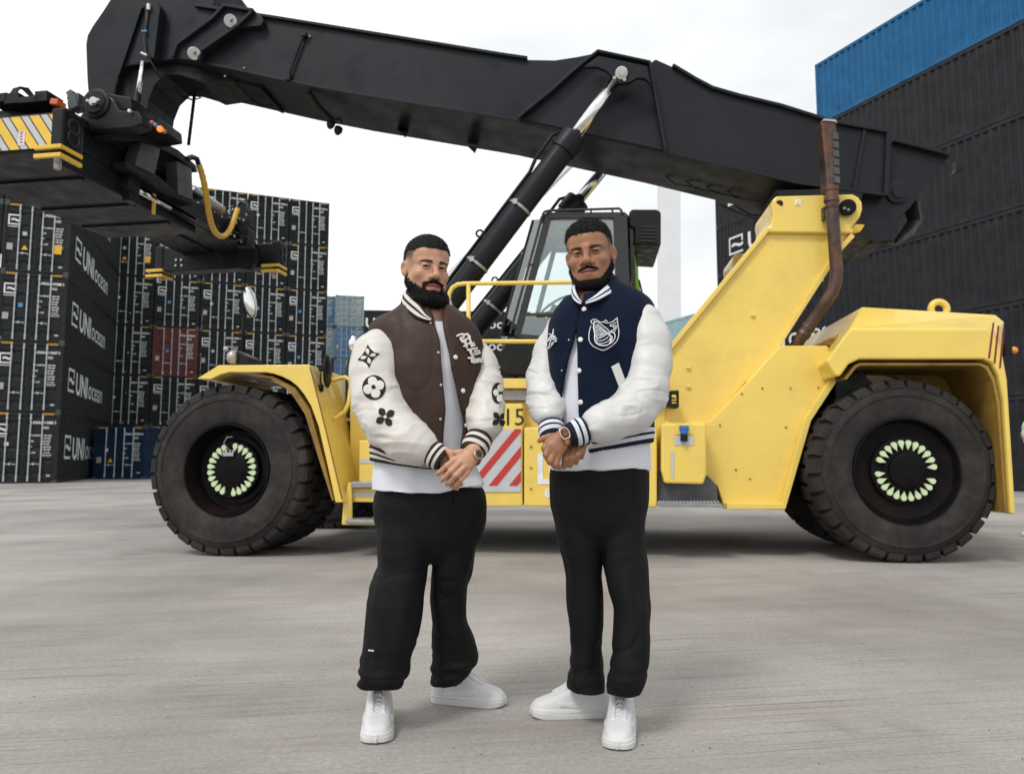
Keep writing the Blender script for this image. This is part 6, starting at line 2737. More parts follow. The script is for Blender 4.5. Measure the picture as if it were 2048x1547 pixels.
def build_person(q):
    Yc = q['Y']
    O = np.array([q['root'][0], q['root'][1], 0.0])
    skin = q['skin']
    # head frame
    psi, th, ro = R(q['yaw']), R(q['pitch']), R(q['roll'])
    fw0 = np.array([math.sin(psi), -math.cos(psi), 0])
    xr0 = np.array([math.cos(psi), math.sin(psi), 0])
    up0 = np.array([0, 0, 1.0])
    fw = fw0 * math.cos(th) + up0 * math.sin(th)
    up = up0 * math.cos(th) - fw0 * math.sin(th)
    xr = xr0 * math.cos(ro) + up * math.sin(ro)
    up = up * math.cos(ro) - xr0 * math.sin(ro)
    HO = PX(*q['head'], Yc)
    sc = q['hscale']

    def local(X, Y, Z):
        px, py, pz = (X - F32(HO[0])) / F32(sc), (Y - F32(HO[1])) / F32(sc), (Z - F32(HO[2])) / F32(sc)
        return [px * F32(a[0]) + py * F32(a[1]) + pz * F32(a[2]) for a in (xr, fw, up)]

    def world(x, f, z):
        return HO + (xr * x + fw * f + up * z) * sc
    # ---- body: head, neck, trunk, arms, hands, legs in one surface
    hb = 0.165 * sc
    hc = PX(*q['hands'], q['handY'])
    ax = axis(q['x'][0], q['x'][1], 0.011, [(HO[0] - .115, HO[0] + .115, .0021), (hc[0] - .085, hc[0] + .085, .0024)])
    ay = axis(q['y'][0], q['y'][1], 0.011, [(HO[1] - .145, HO[1] + .13, .0022), (hc[1] - .07, hc[1] + .08, .0026)])
    az = axis(0.03, HO[2] + .16, 0.011, [(HO[2] - .17, HO[2] + .16, .0021), (hc[2] - .09, hc[2] + .09, .0024)])
    vx = Vox(ax, ay, az)
    # trunk and legs stay inside the clothes
    body = Vox(ax, ay, az)
    vx.apply(loft(px_rows(q['torso'][:-1], Yc), 2.0, -0.055))
    for leg in q['legs']:
        pts = [(PX((r_[1] + r_[2]) / 2, r_[0], r_[3]), MPX((r_[2] - r_[1]) / 2, r_[3]) * 0.66) for r_ in leg[:-3:2]]
        for a, b_ in zip(pts[:-1], pts[1:]):
            vx.apply(cap(a[0], b_[0], a[1], b_[1]), 0.03)
    for arm in q['arms']:
        pts = tube_cloth(arm)
        for a, b_ in zip(pts[:-1], pts[1:]):
            vx.apply(cap(a[0], b_[0], a[1] * 0.62, b_[1] * 0.62), 0.02)
    sneck = [PX(*p) for p in q['neck']]
    s = vx.block(HO - hb, HO + hb)
    hx, hf, hz = local(*vx.coords(s))
    dh, bare = head_field(hx, hf, hz, q['face'])
    dh, bare = dh * F32(sc), bare * F32(sc)
    a = vx.D[s]
    vx.D[s] = np.minimum(a, dh)
    vx.apply(cap(sneck[0], sneck[1], q['neckr'][0], q['neckr'][1]), 0.03)
    for fn in q['handprims']:
        prim, k = fn
        vx.apply(prim, k)
    V, Fq = surface_nets(vx)
    V, Fq = keep_big(V, Fq, 0.05)
    V = relax(V, Fq, 1, 0.45)
    L_ = np.stack(local(V[:, 0], V[:, 1], V[:, 2]), 1)
    x, f, z = L_[:, 0], L_[:, 1], L_[:, 2]
    w = q['face']['wide']
    lips = ((np.abs(x) < .033) & (f > .06)) * np.clip(1.0 - np.maximum(0, ((x / .0305) ** 2 + ((z + .0728) / (.0105 * q['face']['lips'] ** 0.5)) ** 2 - 0.75) / 0.4), 0, 1)
    bx = np.abs(x) - .033 * w
    arch = q['face']['browz'] + .0025 * (1 - (bx / .021) ** 2) + q['face']['frown'] * np.clip(bx / .02, -1, 1)
    brow = sstep(1.0, 0.45, np.abs(z - arch) / (.0074 * (1 - .40 * np.clip((bx + .005) / .02, 0, 1)))) * sstep(.0235, .017, np.abs(bx)) * (f > .045)
    side = np.interp(f, [-.11, -.06, -.02, .03, .055, .075, .12], [-.075, -.045, q['face']['fade'] - .056, q['face']['fade'] - .056, q['face']['hairline'] - .030, q['face']['hairline'] - .003, q['face']['hairline'] - .003])
    stub = sstep(0, .054, z - side) * .95 * (z < .12) * (f < .062 + 0.03 * (z > .05))
    ck = np.interp(f, [-.02, .0, .012, .04, .062, .08, .13], q['face']['cheek'])
    stub2 = sstep(-.006, .010, ck - z) * .75 * (z > -.14) * (f > -.02)
    m = ((x / .036) ** 2 + ((z + .072) / q['face']['mouth']) ** 2)
    stub2 = stub2 * sstep(.95, 1.15, np.where(f > .05, m, 2))
    dark = np.clip(np.maximum(np.maximum(brow * 1.0, stub), stub2), 0, 1) * (z > -.14)
    ear = (np.abs(x) > .074 * w) & (np.abs(z + .008) < .036) & (f < .012) & (f > -.05)
    dark = np.where(ear, 0, dark)
    dark = dark * (np.linalg.norm(L_, axis=1) < .2)
    lips = lips * (np.linalg.norm(L_, axis=1) < .2)
    me = np_mesh('person', V, Fq, O, {'lips': lips, 'dark': dark})
    P_ = link_mesh('person', me, None, skin)
    P_.location = O
    tag(P_, q['label'], 'person', 'two men in varsity jackets')
    # ---- hair and beard
    for nm, fn, amp, fr in (('hair', hair_thickness, q['face']['curl'], q['face']['curlf']), ('beard', beard_thickness, .0022, 190)):
        hv = Vox(ax[s[0]], ay[s[1]], az[s[2]])
        t = fn(hx, hf, hz, q['face'])
        dd = bare - t.astype(F32) * F32(sc)
        if nm == 'hair':
            # keep clear of ears
            dd = np.maximum(dd, -(hz + F32(.02) + F32(.055) * (hf < -.03)))
        else:
            dd = np.maximum(dd, np.maximum(-(hf + F32(.022)), hz - F32(.03)))
            dd = np.maximum(dd, -(hz + F32(.150)))
        hv.D[:] = dd
        ho, HV, HF = finish(nm, hv, M_HAIR, P_, O, disp=lambda U, A=amp, f_=fr: A * (vnoise(U, f_, 1) + .7 * vnoise(U, f_ * 2.1, 2)), it=2, big=0.01)
        lx, lf, lz = [c_[:, 0, 0] for c_ in local(*[HV[:, k_].astype(F32)[:, None, None] for k_ in range(3)])]
        pk = np.where(fn(lx, lf, lz, q['face']) > .0008)[0]
        hairs(nm + '_strand', HV, HF, q['face']['strand'][0 if nm == 'hair' else 1], P_, O, 7000 if nm == 'hair' else 6000, -0.25 if nm == 'hair' else -0.7, pk)
    sk = np.where((dark > .3) & (dark < .92) & (((f < .048) & (z > .0)) | ((z < -.045) & (f < .08))) & (np.abs(z - .02) > .006))[0]
    hairs('stubble', V, None, (.0020, .00035), P_, O, 3000, -0.5, sk, vnormals(V, Fq))
    # ---- eyes
    for sg in (-1, 1):
        c = world(sg * .032 * w, .0715, -.001)
        g = (np.array(CAM) + np.array([0, 0, -.10]) - c)
        g = g / np.linalg.norm(g)
        mb = MB()
        mb.sphere(Vector(c - O), .0136 * sc, 20, 14)
        e = mb.build('eye', M_EYE, P_, smooth=True)
        mb = MB()
        r_ = .0140 * sc
        prof = [(r_ * math.sin(a_), r_ * math.cos(a_)) for a_ in (R(31), R(22), R(12), R(5))] + [(0.0, r_)]
        mb.lathe(prof, Vector(c - O), Vector(g), n=20)
        mb.build('iris', M_IRIS, e, smooth=True)
        lash = []
        for k_ in range(9):
            dx = -.0135 + .027 * k_ / 8
            dz = -.0008 + q['face']['lid'] * (1 - (dx / .0145) ** 2)
            df = math.sqrt(max(1e-8, .0159 ** 2 - dx * dx - dz * dz))
            lash.append(Vector(world(sg * .032 * w + dx, .0715 + df, -.001 + dz) - O))
        mb = MB()
        mb.tube(lash, .0011, n=6)
        mb.build('eyelash', M_HAIR, e, smooth=True)
    # ---- trousers
    cl = Cloth()
    cl.add(loft(px_rows(q['hips'], 0), 2.3))
    for leg in q['legs']:
        cl.add(loft(px_rows([(r_[0], r_[1], r_[2], r_[3], r_[4]) for r_ in leg], 0), 2.2), 0.010)
    v = cl.vox(0.0062)
    zk = q['crotch_z']

    def tdisp(U):
        n = .0045 * vnoise(U, (26, 26, 5), 3) + .0035 * vnoise(U, (11, 11, 7), 4)
        low = sstep(.34, .14, U[:, 2])
        n += low * q['stack'] * vnoise(U, (8, 8, 44), 5)
        r_ = 1 - np.abs(vnoise(U, (12, 12, 17), 6))
        n += .003 * (r_ - .6) * sstep(.05, .0, np.abs(U[:, 2] - zk) - .16)
        n -= .0055 * np.clip(1 - np.abs(vnoise(U, (7, 7, 9), 31)) * 3.0, 0, 1) ** 2 * (.12 + .88 * sstep(.72, .5, U[:, 2]))
        n -= .006 * low * np.clip(1 - np.abs(vnoise(U, (6, 6, 30), 33)) * 2.6, 0, 1) ** 2
        return n
    trousers, TV, TF = finish('trousers', v, M_TROUSER, P_, O, disp=tdisp, it=2)
    # ---- t-shirt
    cl = Cloth()
    cl.add(loft(px_rows(q['tshirt'], 0), 2.3))
    hem = q['hem']

    def hemcut(X, Y, Z):
        p = X / (Y * F32(math.cos(PITCH)) + (Z - F32(CAMH)) * F32(math.sin(PITCH)))
        px = 1024 + FPX * p
        zlim = np.interp(px.ravel(), [h[0] for h in hem], [PX(h[0], h[1], Yc - .13)[2] for h in hem]).astype(F32).reshape(px.shape)
        return zlim - Z
    v = cl.vox(0.0055)
    cX, cY, cZ = v.coords((slice(None),) * 3)
    v.D = np.maximum(v.D, hemcut(cX, cY, cZ))
    v.apply(cap(sneck[0], sneck[1], q['neckr'][0] + .006, q['neckr'][1] + .010), 0.004, 's')
    tshirt, SV, SF_ = finish('t_shirt', v, M_TSHIRT, P_, O, it=2,
                             disp=lambda U: .0035 * vnoise(U, (22, 22, 5), 7) + .003 * vnoise(U, (10, 10, 26), 8) * sstep(1.25, 1.0, U[:, 2]) + .005 * vnoise(U, (16, 16, 6), 12) * sstep(1.05, .93, U[:, 2]))
    # ---- jacket trunk with its open front
    cl = Cloth()
    cl.add(loft(px_rows(q['torso'], Yc), 2.4))
    v = cl.vox(0.0048)
    cX, cY, cZ = v.coords((slice(None),) * 3)
    dep = cY * F32(math.cos(PITCH)) + (cZ - F32(CAMH)) * F32(math.sin(PITCH))
    gx = 1024 + FPX * cX / dep
    gy = 773.5 - FPX * ((cZ - F32(CAMH)) * F32(math.cos(PITCH)) - cY * F32(math.sin(PITCH))) / dep + 0 * gx
    op = q['open']
    l = np.interp(gy.ravel(), [o[0] for o in op], [o[1] for o in op]).astype(F32).reshape(gy.shape)
    r_ = np.interp(gy.ravel(), [o[0] for o in op], [o[2] for o in op]).astype(F32).reshape(gy.shape)
    do = np.maximum(np.maximum(l - gx, gx - r_) * F32(Yc / FPX), cY - F32(Yc - .01))
    v.D = np.maximum(v.D, -do)
    v.apply(cap(sneck[0] + [0, 0, .03], sneck[1] - [0, 0, .02], q['neckr'][0] + .02, q['neckr'][1] + .016), 0.008, 's')
    # bottom edge: follow the waistband's lower curve
    wt, wb = q['band']
    zl = np.interp(gx.ravel(), [p[0] for p in wb], [PX(p[0], p[1] - 4, Yc - .12)[2] for p in wb]).astype(F32).reshape(gx.shape)
    v.D = np.maximum(v.D, zl - cZ)
    jmat, smat, kmat = q['jmat'], q['smat'], q['kmat']
    sv = q['seed']
    jacket, JV, JF = finish('jacket', v, jmat, P_, O, it=2,
                            disp=lambda U: .0045 * vnoise(U, (9, 9, 6), sv) + .004 * (1 - 2 * np.abs(vnoise(U, (14, 14, 5), sv + 1))) * q['wrinkle'] + .003 * vnoise(U, (20, 20, 14), sv + 2) * q['wrinkle'] - .0016 * q['wrinkle'] * np.clip(1 - np.abs(vnoise(U, (9, 9, 4.5), sv + 6)) * 3.5, 0, 1) ** 2)
    JB = bvh_of(JV, JF)
    # ---- waistband: the trunk a little larger, striped
    cl = Cloth()
    cl.add(loft(px_rows(q['torso'], Yc), 2.4, 0.006))
    v = cl.vox(0.0048)
    cX, cY, cZ = v.coords((slice(None),) * 3)
    dep = cY * F32(math.cos(PITCH)) + (cZ - F32(CAMH)) * F32(math.sin(PITCH))
    gx = 1024 + FPX * cX / dep
    gy = 773.5 - FPX * ((cZ - F32(CAMH)) * F32(math.cos(PITCH)) - cY * F32(math.sin(PITCH))) / dep + 0 * gx
    zt = np.interp(gx.ravel(), [p[0] for p in wt], [PX(p[0], p[1], Yc - .12)[2] for p in wt]).astype(F32).reshape(gx.shape)
    zl = np.interp(gx.ravel(), [p[0] for p in wb], [PX(p[0], p[1], Yc - .12)[2] for p in wb]).astype(F32).reshape(gx.shape)
    l = np.interp(gy.ravel(), [o[0] for o in op], [o[1] for o in op]).astype(F32).reshape(gy.shape)
    r_ = np.interp(gy.ravel(), [o[0] for o in op], [o[2] for o in op]).astype(F32).reshape(gy.shape)
    do = np.maximum(np.maximum(l - gx, gx - r_) * F32(Yc / FPX), cY - F32(Yc - .01))
    v.D = np.maximum(np.maximum(v.D, np.maximum(zl - cZ, cZ - zt)), -do)

    def band_t(U):
        ux, uy = project_px(U)
        a_ = np.interp(ux, [p[0] for p in wt], [PX(p[0], p[1], Yc - .12)[2] for p in wt])
        b__ = np.interp(ux, [p[0] for p in wb], [PX(p[0], p[1], Yc - .12)[2] for p in wb])
        return (U[:, 2] - b__) / np.maximum(a_ - b__, 1e-4)
    band, BV, BF = finish('waistband', v, kmat, jacket, O, it=1, attrs={'t': band_t}, disp=lambda U: .0012 * np.sin(U[:, 0] * 900))
    # ---- sleeves and cuffs
    sleeves = []
    for i, arm in enumerate(q['arms']):
        pts = tube_cloth(arm)
        cl = Cloth()
        for k, (a, b_) in enumerate(zip(pts[:-1], pts[1:])):
            cl.add(cap(a[0], b_[0], a[1], b_[1]), 0.035 if k else 0)
        v = cl.vox(0.0039)
        el = pts[q['elbow'][i]][0]

        def sdisp(U, el=el, i=i):
            near = np.exp(-((np.linalg.norm(U - el, axis=1)) / .13) ** 2)
            a_ = .0022 * vnoise(U, 8, sv + 3 + i) + .0012 * vnoise(U, (24, 24, 24), sv + 4 + i)
            rg = 1 - 2 * np.abs(vnoise(U, (15, 15, 30), sv + 5 + i))
            rg2 = 1 - 2 * np.abs(vnoise(U, (11, 11, 19), sv + 9 + i))
            c1 = vnoise(U, (8, 8, 21), sv + 15 + i)
            c2 = vnoise(U, (17, 17, 34), sv + 17 + i)
            va = np.clip(1 - np.abs(c1) * 3.4, 0, 1) ** 2 + .3 * np.clip(1 - np.abs(c2) * 3.4, 0, 1) ** 2
            a_ = a_ - va * (.0004 + .0048 * near)
            return a_ + (.0008 + .0055 * near) * np.maximum(rg, -.3) + .0022 * np.maximum(rg2, -.4)
        so, sV, sF = finish('sleeve', v, smat, jacket, O, it=2, disp=sdisp)
        sleeves.append((so, bvh_of(sV, sF)))
        cp = tube_cloth(q['cuffs'][i])
        cl = Cloth()
        for a, b_ in zip(cp[:-1], cp[1:]):
            cl.add(cap(a[0], b_[0], a[1], b_[1]), 0.01)
        n0 = cp[-1][0] - cp[0][0]
        n0 = n0 / np.linalg.norm(n0)
        e0, e1 = cp[0][0], cp[-1][0]

        def ends(X, Y, Z, e0=e0, e1=e1, n0=n0):
            t0 = (X - F32(e0[0])) * F32(n0[0]) + (Y - F32(e0[1])) * F32(n0[1]) + (Z - F32(e0[2])) * F32(n0[2])
            t1 = (X - F32(e1[0])) * F32(n0[0]) + (Y - F32(e1[1])) * F32(n0[1]) + (Z - F32(e1[2])) * F32(n0[2])
            return np.maximum(-t0, t1)
        v = cl.vox(0.0034)
        cX, cY, cZ = v.coords((slice(None),) * 3)
        v.D = np.maximum(v.D, ends(cX, cY, cZ))
        v.apply(cap(e1 - n0 * .02, e1 + n0 * .03, cp[-1][1] - .007, cp[-1][1] - .007), 0, 's')
        finish('cuff', v, kmat if q['cuffmat'] is None else q['cuffmat'], jacket, O, it=1, attrs={'t': lambda U, e0=e0, e1=e1: arm_axis_t(U, e0, e1)},
               disp=lambda U: .0010 * vnoise(U, 60, 3))
    # ---- collar
    ring_strip('collar', [PX(*p) for p in q['collar'][0]], [PX(*p) for p in q['collar'][1]], q['colmat'], jacket, O)
    # ---- shoes
    for sh in q['shoes']:
        t = at_z(sh[0], sh[1], 0.0)
        shoe(P_, O, (t.x, t.y, 0), sh[2], sh[3], (M_SHOE, M_SOLE))
    return dict(P=P_, O=O, jacket=jacket, JB=JB, sleeves=sleeves, band=bvh_of(BV, BF), trousers=trousers, TB=bvh_of(TV, TF))


def hand(pts_list, palm, k=0.004):
    """fingers: lists of (px, py, y, radius m); palm: list of (a, b, r1, r2, flat, fs)"""
    out = []
    for p in palm:
        a, b_ = PX(*p[0]), PX(*p[1])
        out.append((cap(a, b_, p[2], p[3], p[4] if len(p) > 4 else None, p[5] if len(p) > 5 else 1.0), 0.012))
    for f in pts_list:
        q = [(PX(x, y, d), r_) for x, y, d, r_ in f]
        for j, (a, b_) in enumerate(zip(q[:-1], q[1:])):
            out.append((cap(a[0], b_[0], a[1], b_[1]), k if j else 0.006))
    return out


# ================================================================== the man in the brown jacket
FLAT = (0.05, 0.98, 0.12)
A_hand = hand(
    [   # left hand on top, fingers running down to the left
        [(912, 917, 2.548, .0105), (894, 931, 2.536, .0100), (880, 943, 2.552, .0085), (875, 947, 2.566, .0075)],
        [(920, 925, 2.538, .0108), (902, 941, 2.526, .0102), (889, 955, 2.542, .0088), (884, 960, 2.556, .0078)],
        [(928, 935, 2.538, .0105), (911, 951, 2.528, .0100), (899, 964, 2.544, .0085), (894, 968, 2.558, .0075)],
        [(935, 945, 2.546, .0095), (921, 959, 2.540, .0088), (911, 969, 2.552, .0076), (906, 973, 2.563, .0068)],
        [(938, 903, 2.575, .0125), (921, 904, 2.560, .0112), (906, 905, 2.560, .0095), (898, 910, 2.568, .0085)],
        # right hand below
        [(895, 925, 2.590, .0115), (905, 945, 2.582, .0105), (915, 962, 2.580, .0095), (922, 968, 2.590, .0085)],
        [(886, 930, 2.590, .0110), (894, 952, 2.585, .0100), (904, 971, 2.582, .0090), (914, 976, 2.592, .0080)],
        [(893, 900, 2.572, .0110), (901, 906, 2.556, .0098), (903, 916, 2.552, .0085)],
    ],
    [((946, 903, 2.575), (926, 928, 2.552), .026, .033, FLAT, 1.7),
     ((940, 918, 2.566), (918, 921, 2.553), .018, .016, FLAT, 1.25),
     ((942, 920, 2.566), (932, 941, 2.556), .020, .015, FLAT, 1.25),
     ((884, 905, 2.600), (896, 928, 2.600), .028, .030, FLAT, 1.4),
     ((960, 878, 2.62), (944, 905, 2.58), .030, .027)])
JM_A = cloth_mat('brown satin', (0.040, 0.0195, 0.013), 0.55, 0.06, 300, 0.08, spec=0.28)
SM_A = cloth_mat('cream leather', (0.62, 0.59, 0.54), 0.42, 0.10, 190, 0.03, spec=0.45)
ST2 = [(0.18, 0.42), (0.58, 0.82)]
KM_A = cloth_mat('brown knit', (0.030, 0.018, 0.015), 0.85, 0.35, 420, 0.1, stripes=[(0.22, 0.42), (0.58, 0.80)], scol=(0.66, 0.63, 0.58))
KC_A = cloth_mat('brown cuff knit', (0.030, 0.018, 0.015), 0.85, 0.35, 420, 0.1, stripes=[(0.22, 0.42), (0.60, 0.78)], scol=(0.66, 0.63, 0.58))
CO_A = cloth_mat('brown collar knit', (0.026, 0.016, 0.014), 0.85, 0.35, 420, 0.1, stripes=[(0.20, 0.42), (0.58, 0.80)], scol=(0.66, 0.63, 0.58))
SKIN_A = skin_mat('light brown skin', (0.50, 0.265, 0.165), (0.46, 0.15, 0.125), (0.012, 0.009, 0.008))
SKIN_B = skin_mat('deep brown skin', (0.325, 0.148, 0.074), (0.34, 0.125, 0.092), (0.009, 0.006, 0.005))

MAN_A = dict(
    label='man in a brown varsity jacket with cream sleeves and flower patches, hands clasped', root=(-0.30, 2.85), Y=2.82, seed=20, wrinkle=1.0,
    head=(853, 539), yaw=27, pitch=-6, roll=-2, hscale=1.02, neck=((858, 590, 2.83), (866, 672, 2.84)), neckr=(.062, .072),
    face=dict(wide=1.0, jaw=0.0, nose=1.10, lid=.0031, browz=.0150, frown=.0005, lips=1.1, hairline=.066, fade=.058, hair=.006, top=.004, curl=.0008, curlf=150, strand=((.0045, .0005), (.0065, .0006)),
              beard=.0055, chin=.018, cheek=[.006, -.014, -.040, -.060, -.070, -.086, -.096], mouth=.0205, moust=.0042, circle=1.0),
    hands=(915, 932), handY=2.56, x=(-0.70, 0.10), y=(2.44, 3.12), handprims=A_hand,
    torso=[(598, 812, 900, 2.86, .085), (612, 802, 905, 2.855, .095), (626, 780, 925, 2.85, .11), (638, 757, 940, 2.84, .12), (652, 738, 952, 2.83, .128), (668, 737, 960, 2.825, .136), (690, 745, 966, 2.82, .142), (740, 755, 967, 2.81, .148),
           (800, 752, 957, 2.81, .15), (850, 746, 949, 2.81, .150), (890, 744, 948, 2.81, .147), (918, 745, 948, 2.81, .140), (950, 748, 948, 2.81, .138)],
    open=[(590, 856, 890), (622, 858, 888), (640, 867, 886), (680, 879, 893), (746, 887, 906), (812, 888, 923), (840, 887, 929), (889, 884, 925), (960, 882, 918)],
    tshirt=[(650, 806, 915, 2.84, .10), (670, 775, 940, 2.83, .115), (740, 770, 950, 2.82, .130), (850, 760, 935, 2.82, .132), (920, 752, 945, 2.82, .134), (950, 748, 958, 2.82, .140), (985, 745, 976, 2.82, .156), (1010, 745, 978, 2.82, .158)],
    hem=[(740, 984), (762, 984), (800, 985), (845, 987), (880, 985), (910, 978), (940, 975), (972, 971)],
    hips=[(945, 765, 950, 2.83, .11), (965, 760, 960, 2.83, .125), (985, 750, 970, 2.83, .138), (1010, 747, 973, 2.83, .138), (1045, 751, 970, 2.84, .135), (1070, 760, 962, 2.84, .122), (1092, 775, 945, 2.84, .105), (1110, 800, 915, 2.84, .08), (1124, 830, 888, 2.84, .05)],
    legs=[[(1000, 768, 850, 2.82, .09), (1060, 758, 860, 2.82, .112), (1100, 757, 860, 2.82, .112), (1134, 758, 856, 2.82, .11), (1152, 743, 853, 2.81, .11), (1195, 737, 845, 2.80, .11), (1240, 734, 840, 2.795, .108), (1286, 730, 832, 2.79, .106), (1322, 722, 819, 2.79, .105), (1345, 723, 819, 2.79, .102), (1352, 722, 812, 2.80, .092), (1362, 717, 808, 2.805, .086), (1374, 718, 806, 2.81, .080)],
          [(1000, 868, 950, 2.85, .09), (1060, 862, 960, 2.86, .112), (1101, 862, 950, 2.87, .112), (1148, 865, 944, 2.89, .108), (1192, 861, 932, 2.92, .10), (1235, 862, 933, 2.95, .10), (1278, 866, 951, 2.97, .10), (1312, 866, 957, 2.985, .10), (1328, 864, 951, 2.99, .098), (1350, 860, 930, 2.995, .09), (1366, 860, 920, 3.0, .085)]],
    crotch_z=0.62, stack=.010,
    arms=[[(768, 692, 2.78, 38), (755, 712, 2.755, 47), (751, 750, 2.73, 48), (754, 800, 2.69, 47), (775, 846, 2.65, 46), (815, 877, 2.615, 43), (838, 890, 2.60, 33), (846, 895, 2.597, 27)],
          [(954, 702, 2.85, 23), (963, 728, 2.83, 28), (970, 770, 2.80, 31), (972, 820, 2.74, 33), (970, 842, 2.70, 33), (966, 855, 2.66, 28)]],
    elbow=[4, 3],
    cuffs=[[(862, 904, 2.592, 26), (874, 912, 2.585, 25), (888, 921, 2.58, 21)], [(960, 874, 2.64, 27), (952, 890, 2.617, 27), (944, 907, 2.595, 23)]],
    cuffmat=KC_A, jmat=JM_A, smat=SM_A, kmat=KM_A, colmat=CO_A, skin=SKIN_A,
    band=([(735, 888), (745, 890), (786, 911), (850, 924), (940, 900), (960, 892)], [(735, 920), (746, 922), (800, 931), (860, 938), (940, 920), (960, 914)]),
    collar=([(861, 642, 2.690), (845, 640, 2.695), (827, 634, 2.71), (808, 616, 2.755), (803, 603, 2.80), (812, 590, 2.88), (845, 580, 2.94), (884, 590, 2.94), (905, 612, 2.88), (905, 632, 2.81), (894, 646, 2.745), (888, 650, 2.72)],
            [(863, 638, 2.705), (853, 628, 2.715), (840, 606, 2.735), (826, 592, 2.765), (817, 581, 2.80), (824, 570, 2.88), (850, 562, 2.925), (880, 570, 2.925), (893, 590, 2.87), (893, 612, 2.81), (888, 632, 2.76), (885, 642, 2.735)]),
    shoes=[(752, 1489, (0.13, -1.0), .305), (1011, 1410, (0.97, -0.24), .305)],
)

# ================================================================== the man in the navy jacket
B_hand = hand(
    [   # left hand: knuckles to the left, fingers folding under
        [(1098, 880, 2.560, .0115), (1089, 895, 2.548, .0108), (1093, 912, 2.556, .0098)],
        [(1099, 893, 2.545, .0115), (1092, 909, 2.536, .0110), (1100, 925, 2.548, .0098)],
        [(1108, 905, 2.540, .0112), (1101, 921, 2.534, .0106), (1110, 933, 2.548, .0092)],
        [(1117, 912, 2.543, .0105), (1112, 927, 2.540, .0098), (1119, 935, 2.555, .0085)],
        [(1114, 872, 2.575, .0130), (1099, 873, 2.560, .0118), (1087, 876, 2.556, .0098), (1079, 881, 2.560, .0085)],
        # right hand: a loose fist below, its fingers side by side
        [(1134, 900, 2.590, .0115), (1131, 917, 2.566, .0118), (1128, 933, 2.580, .0100)],
        [(1147, 897, 2.590, .0115), (1144, 914, 2.564, .0118), (1140, 930, 2.578, .0100)],
        [(1159, 891, 2.590, .0112), (1156, 908, 2.566, .0114), (1152, 924, 2.580, .0096)],
        [(1169, 886, 2.592, .0102), (1166, 900, 2.572, .0102), (1163, 914, 2.584, .0088)],
    ],
    [((1126, 874, 2.560), (1108, 896, 2.548), .026, .033, FLAT, 1.6),
     ((1118, 880, 2.556), (1102, 886, 2.556), .020, .015, FLAT, 1.2),
     ((1122, 892, 2.553), (1114, 910, 2.550), .022, .015, FLAT, 1.2),
     ((1108, 882, 2.62), (1148, 900, 2.61), .026, .034, FLAT, 1.5),
     ((1150, 866, 2.585), (1126, 875, 2.565), .030, .027)])
JM_B = cloth_mat('navy wool', (0.0055, 0.0105, 0.026), 0.92, 0.22, 330, 0.12, spec=0.1, sheen=0.04)
SM_B = cloth_mat('white leather', (0.60, 0.595, 0.585), 0.42, 0.10, 190, 0.03, spec=0.45)
KM_B = cloth_mat('navy knit', (0.0085, 0.012, 0.026), 0.9, 0.35, 420, 0.1, stripes=[(0.26, 0.52), (0.68, 0.96)], scol=(0.66, 0.69, 0.76))
KC_B = cloth_mat('navy cuff knit', (0.0085, 0.012, 0.026), 0.9, 0.35, 420, 0.1, stripes=[(0.16, 0.38), (0.50, 0.72)], scol=(0.66, 0.69, 0.76))
CO_B = cloth_mat('navy collar knit', (0.0085, 0.012, 0.026), 0.9, 0.35, 420, 0.1, stripes=[(0.18, 0.44), (0.60, 0.90)], scol=(0.66, 0.69, 0.76))

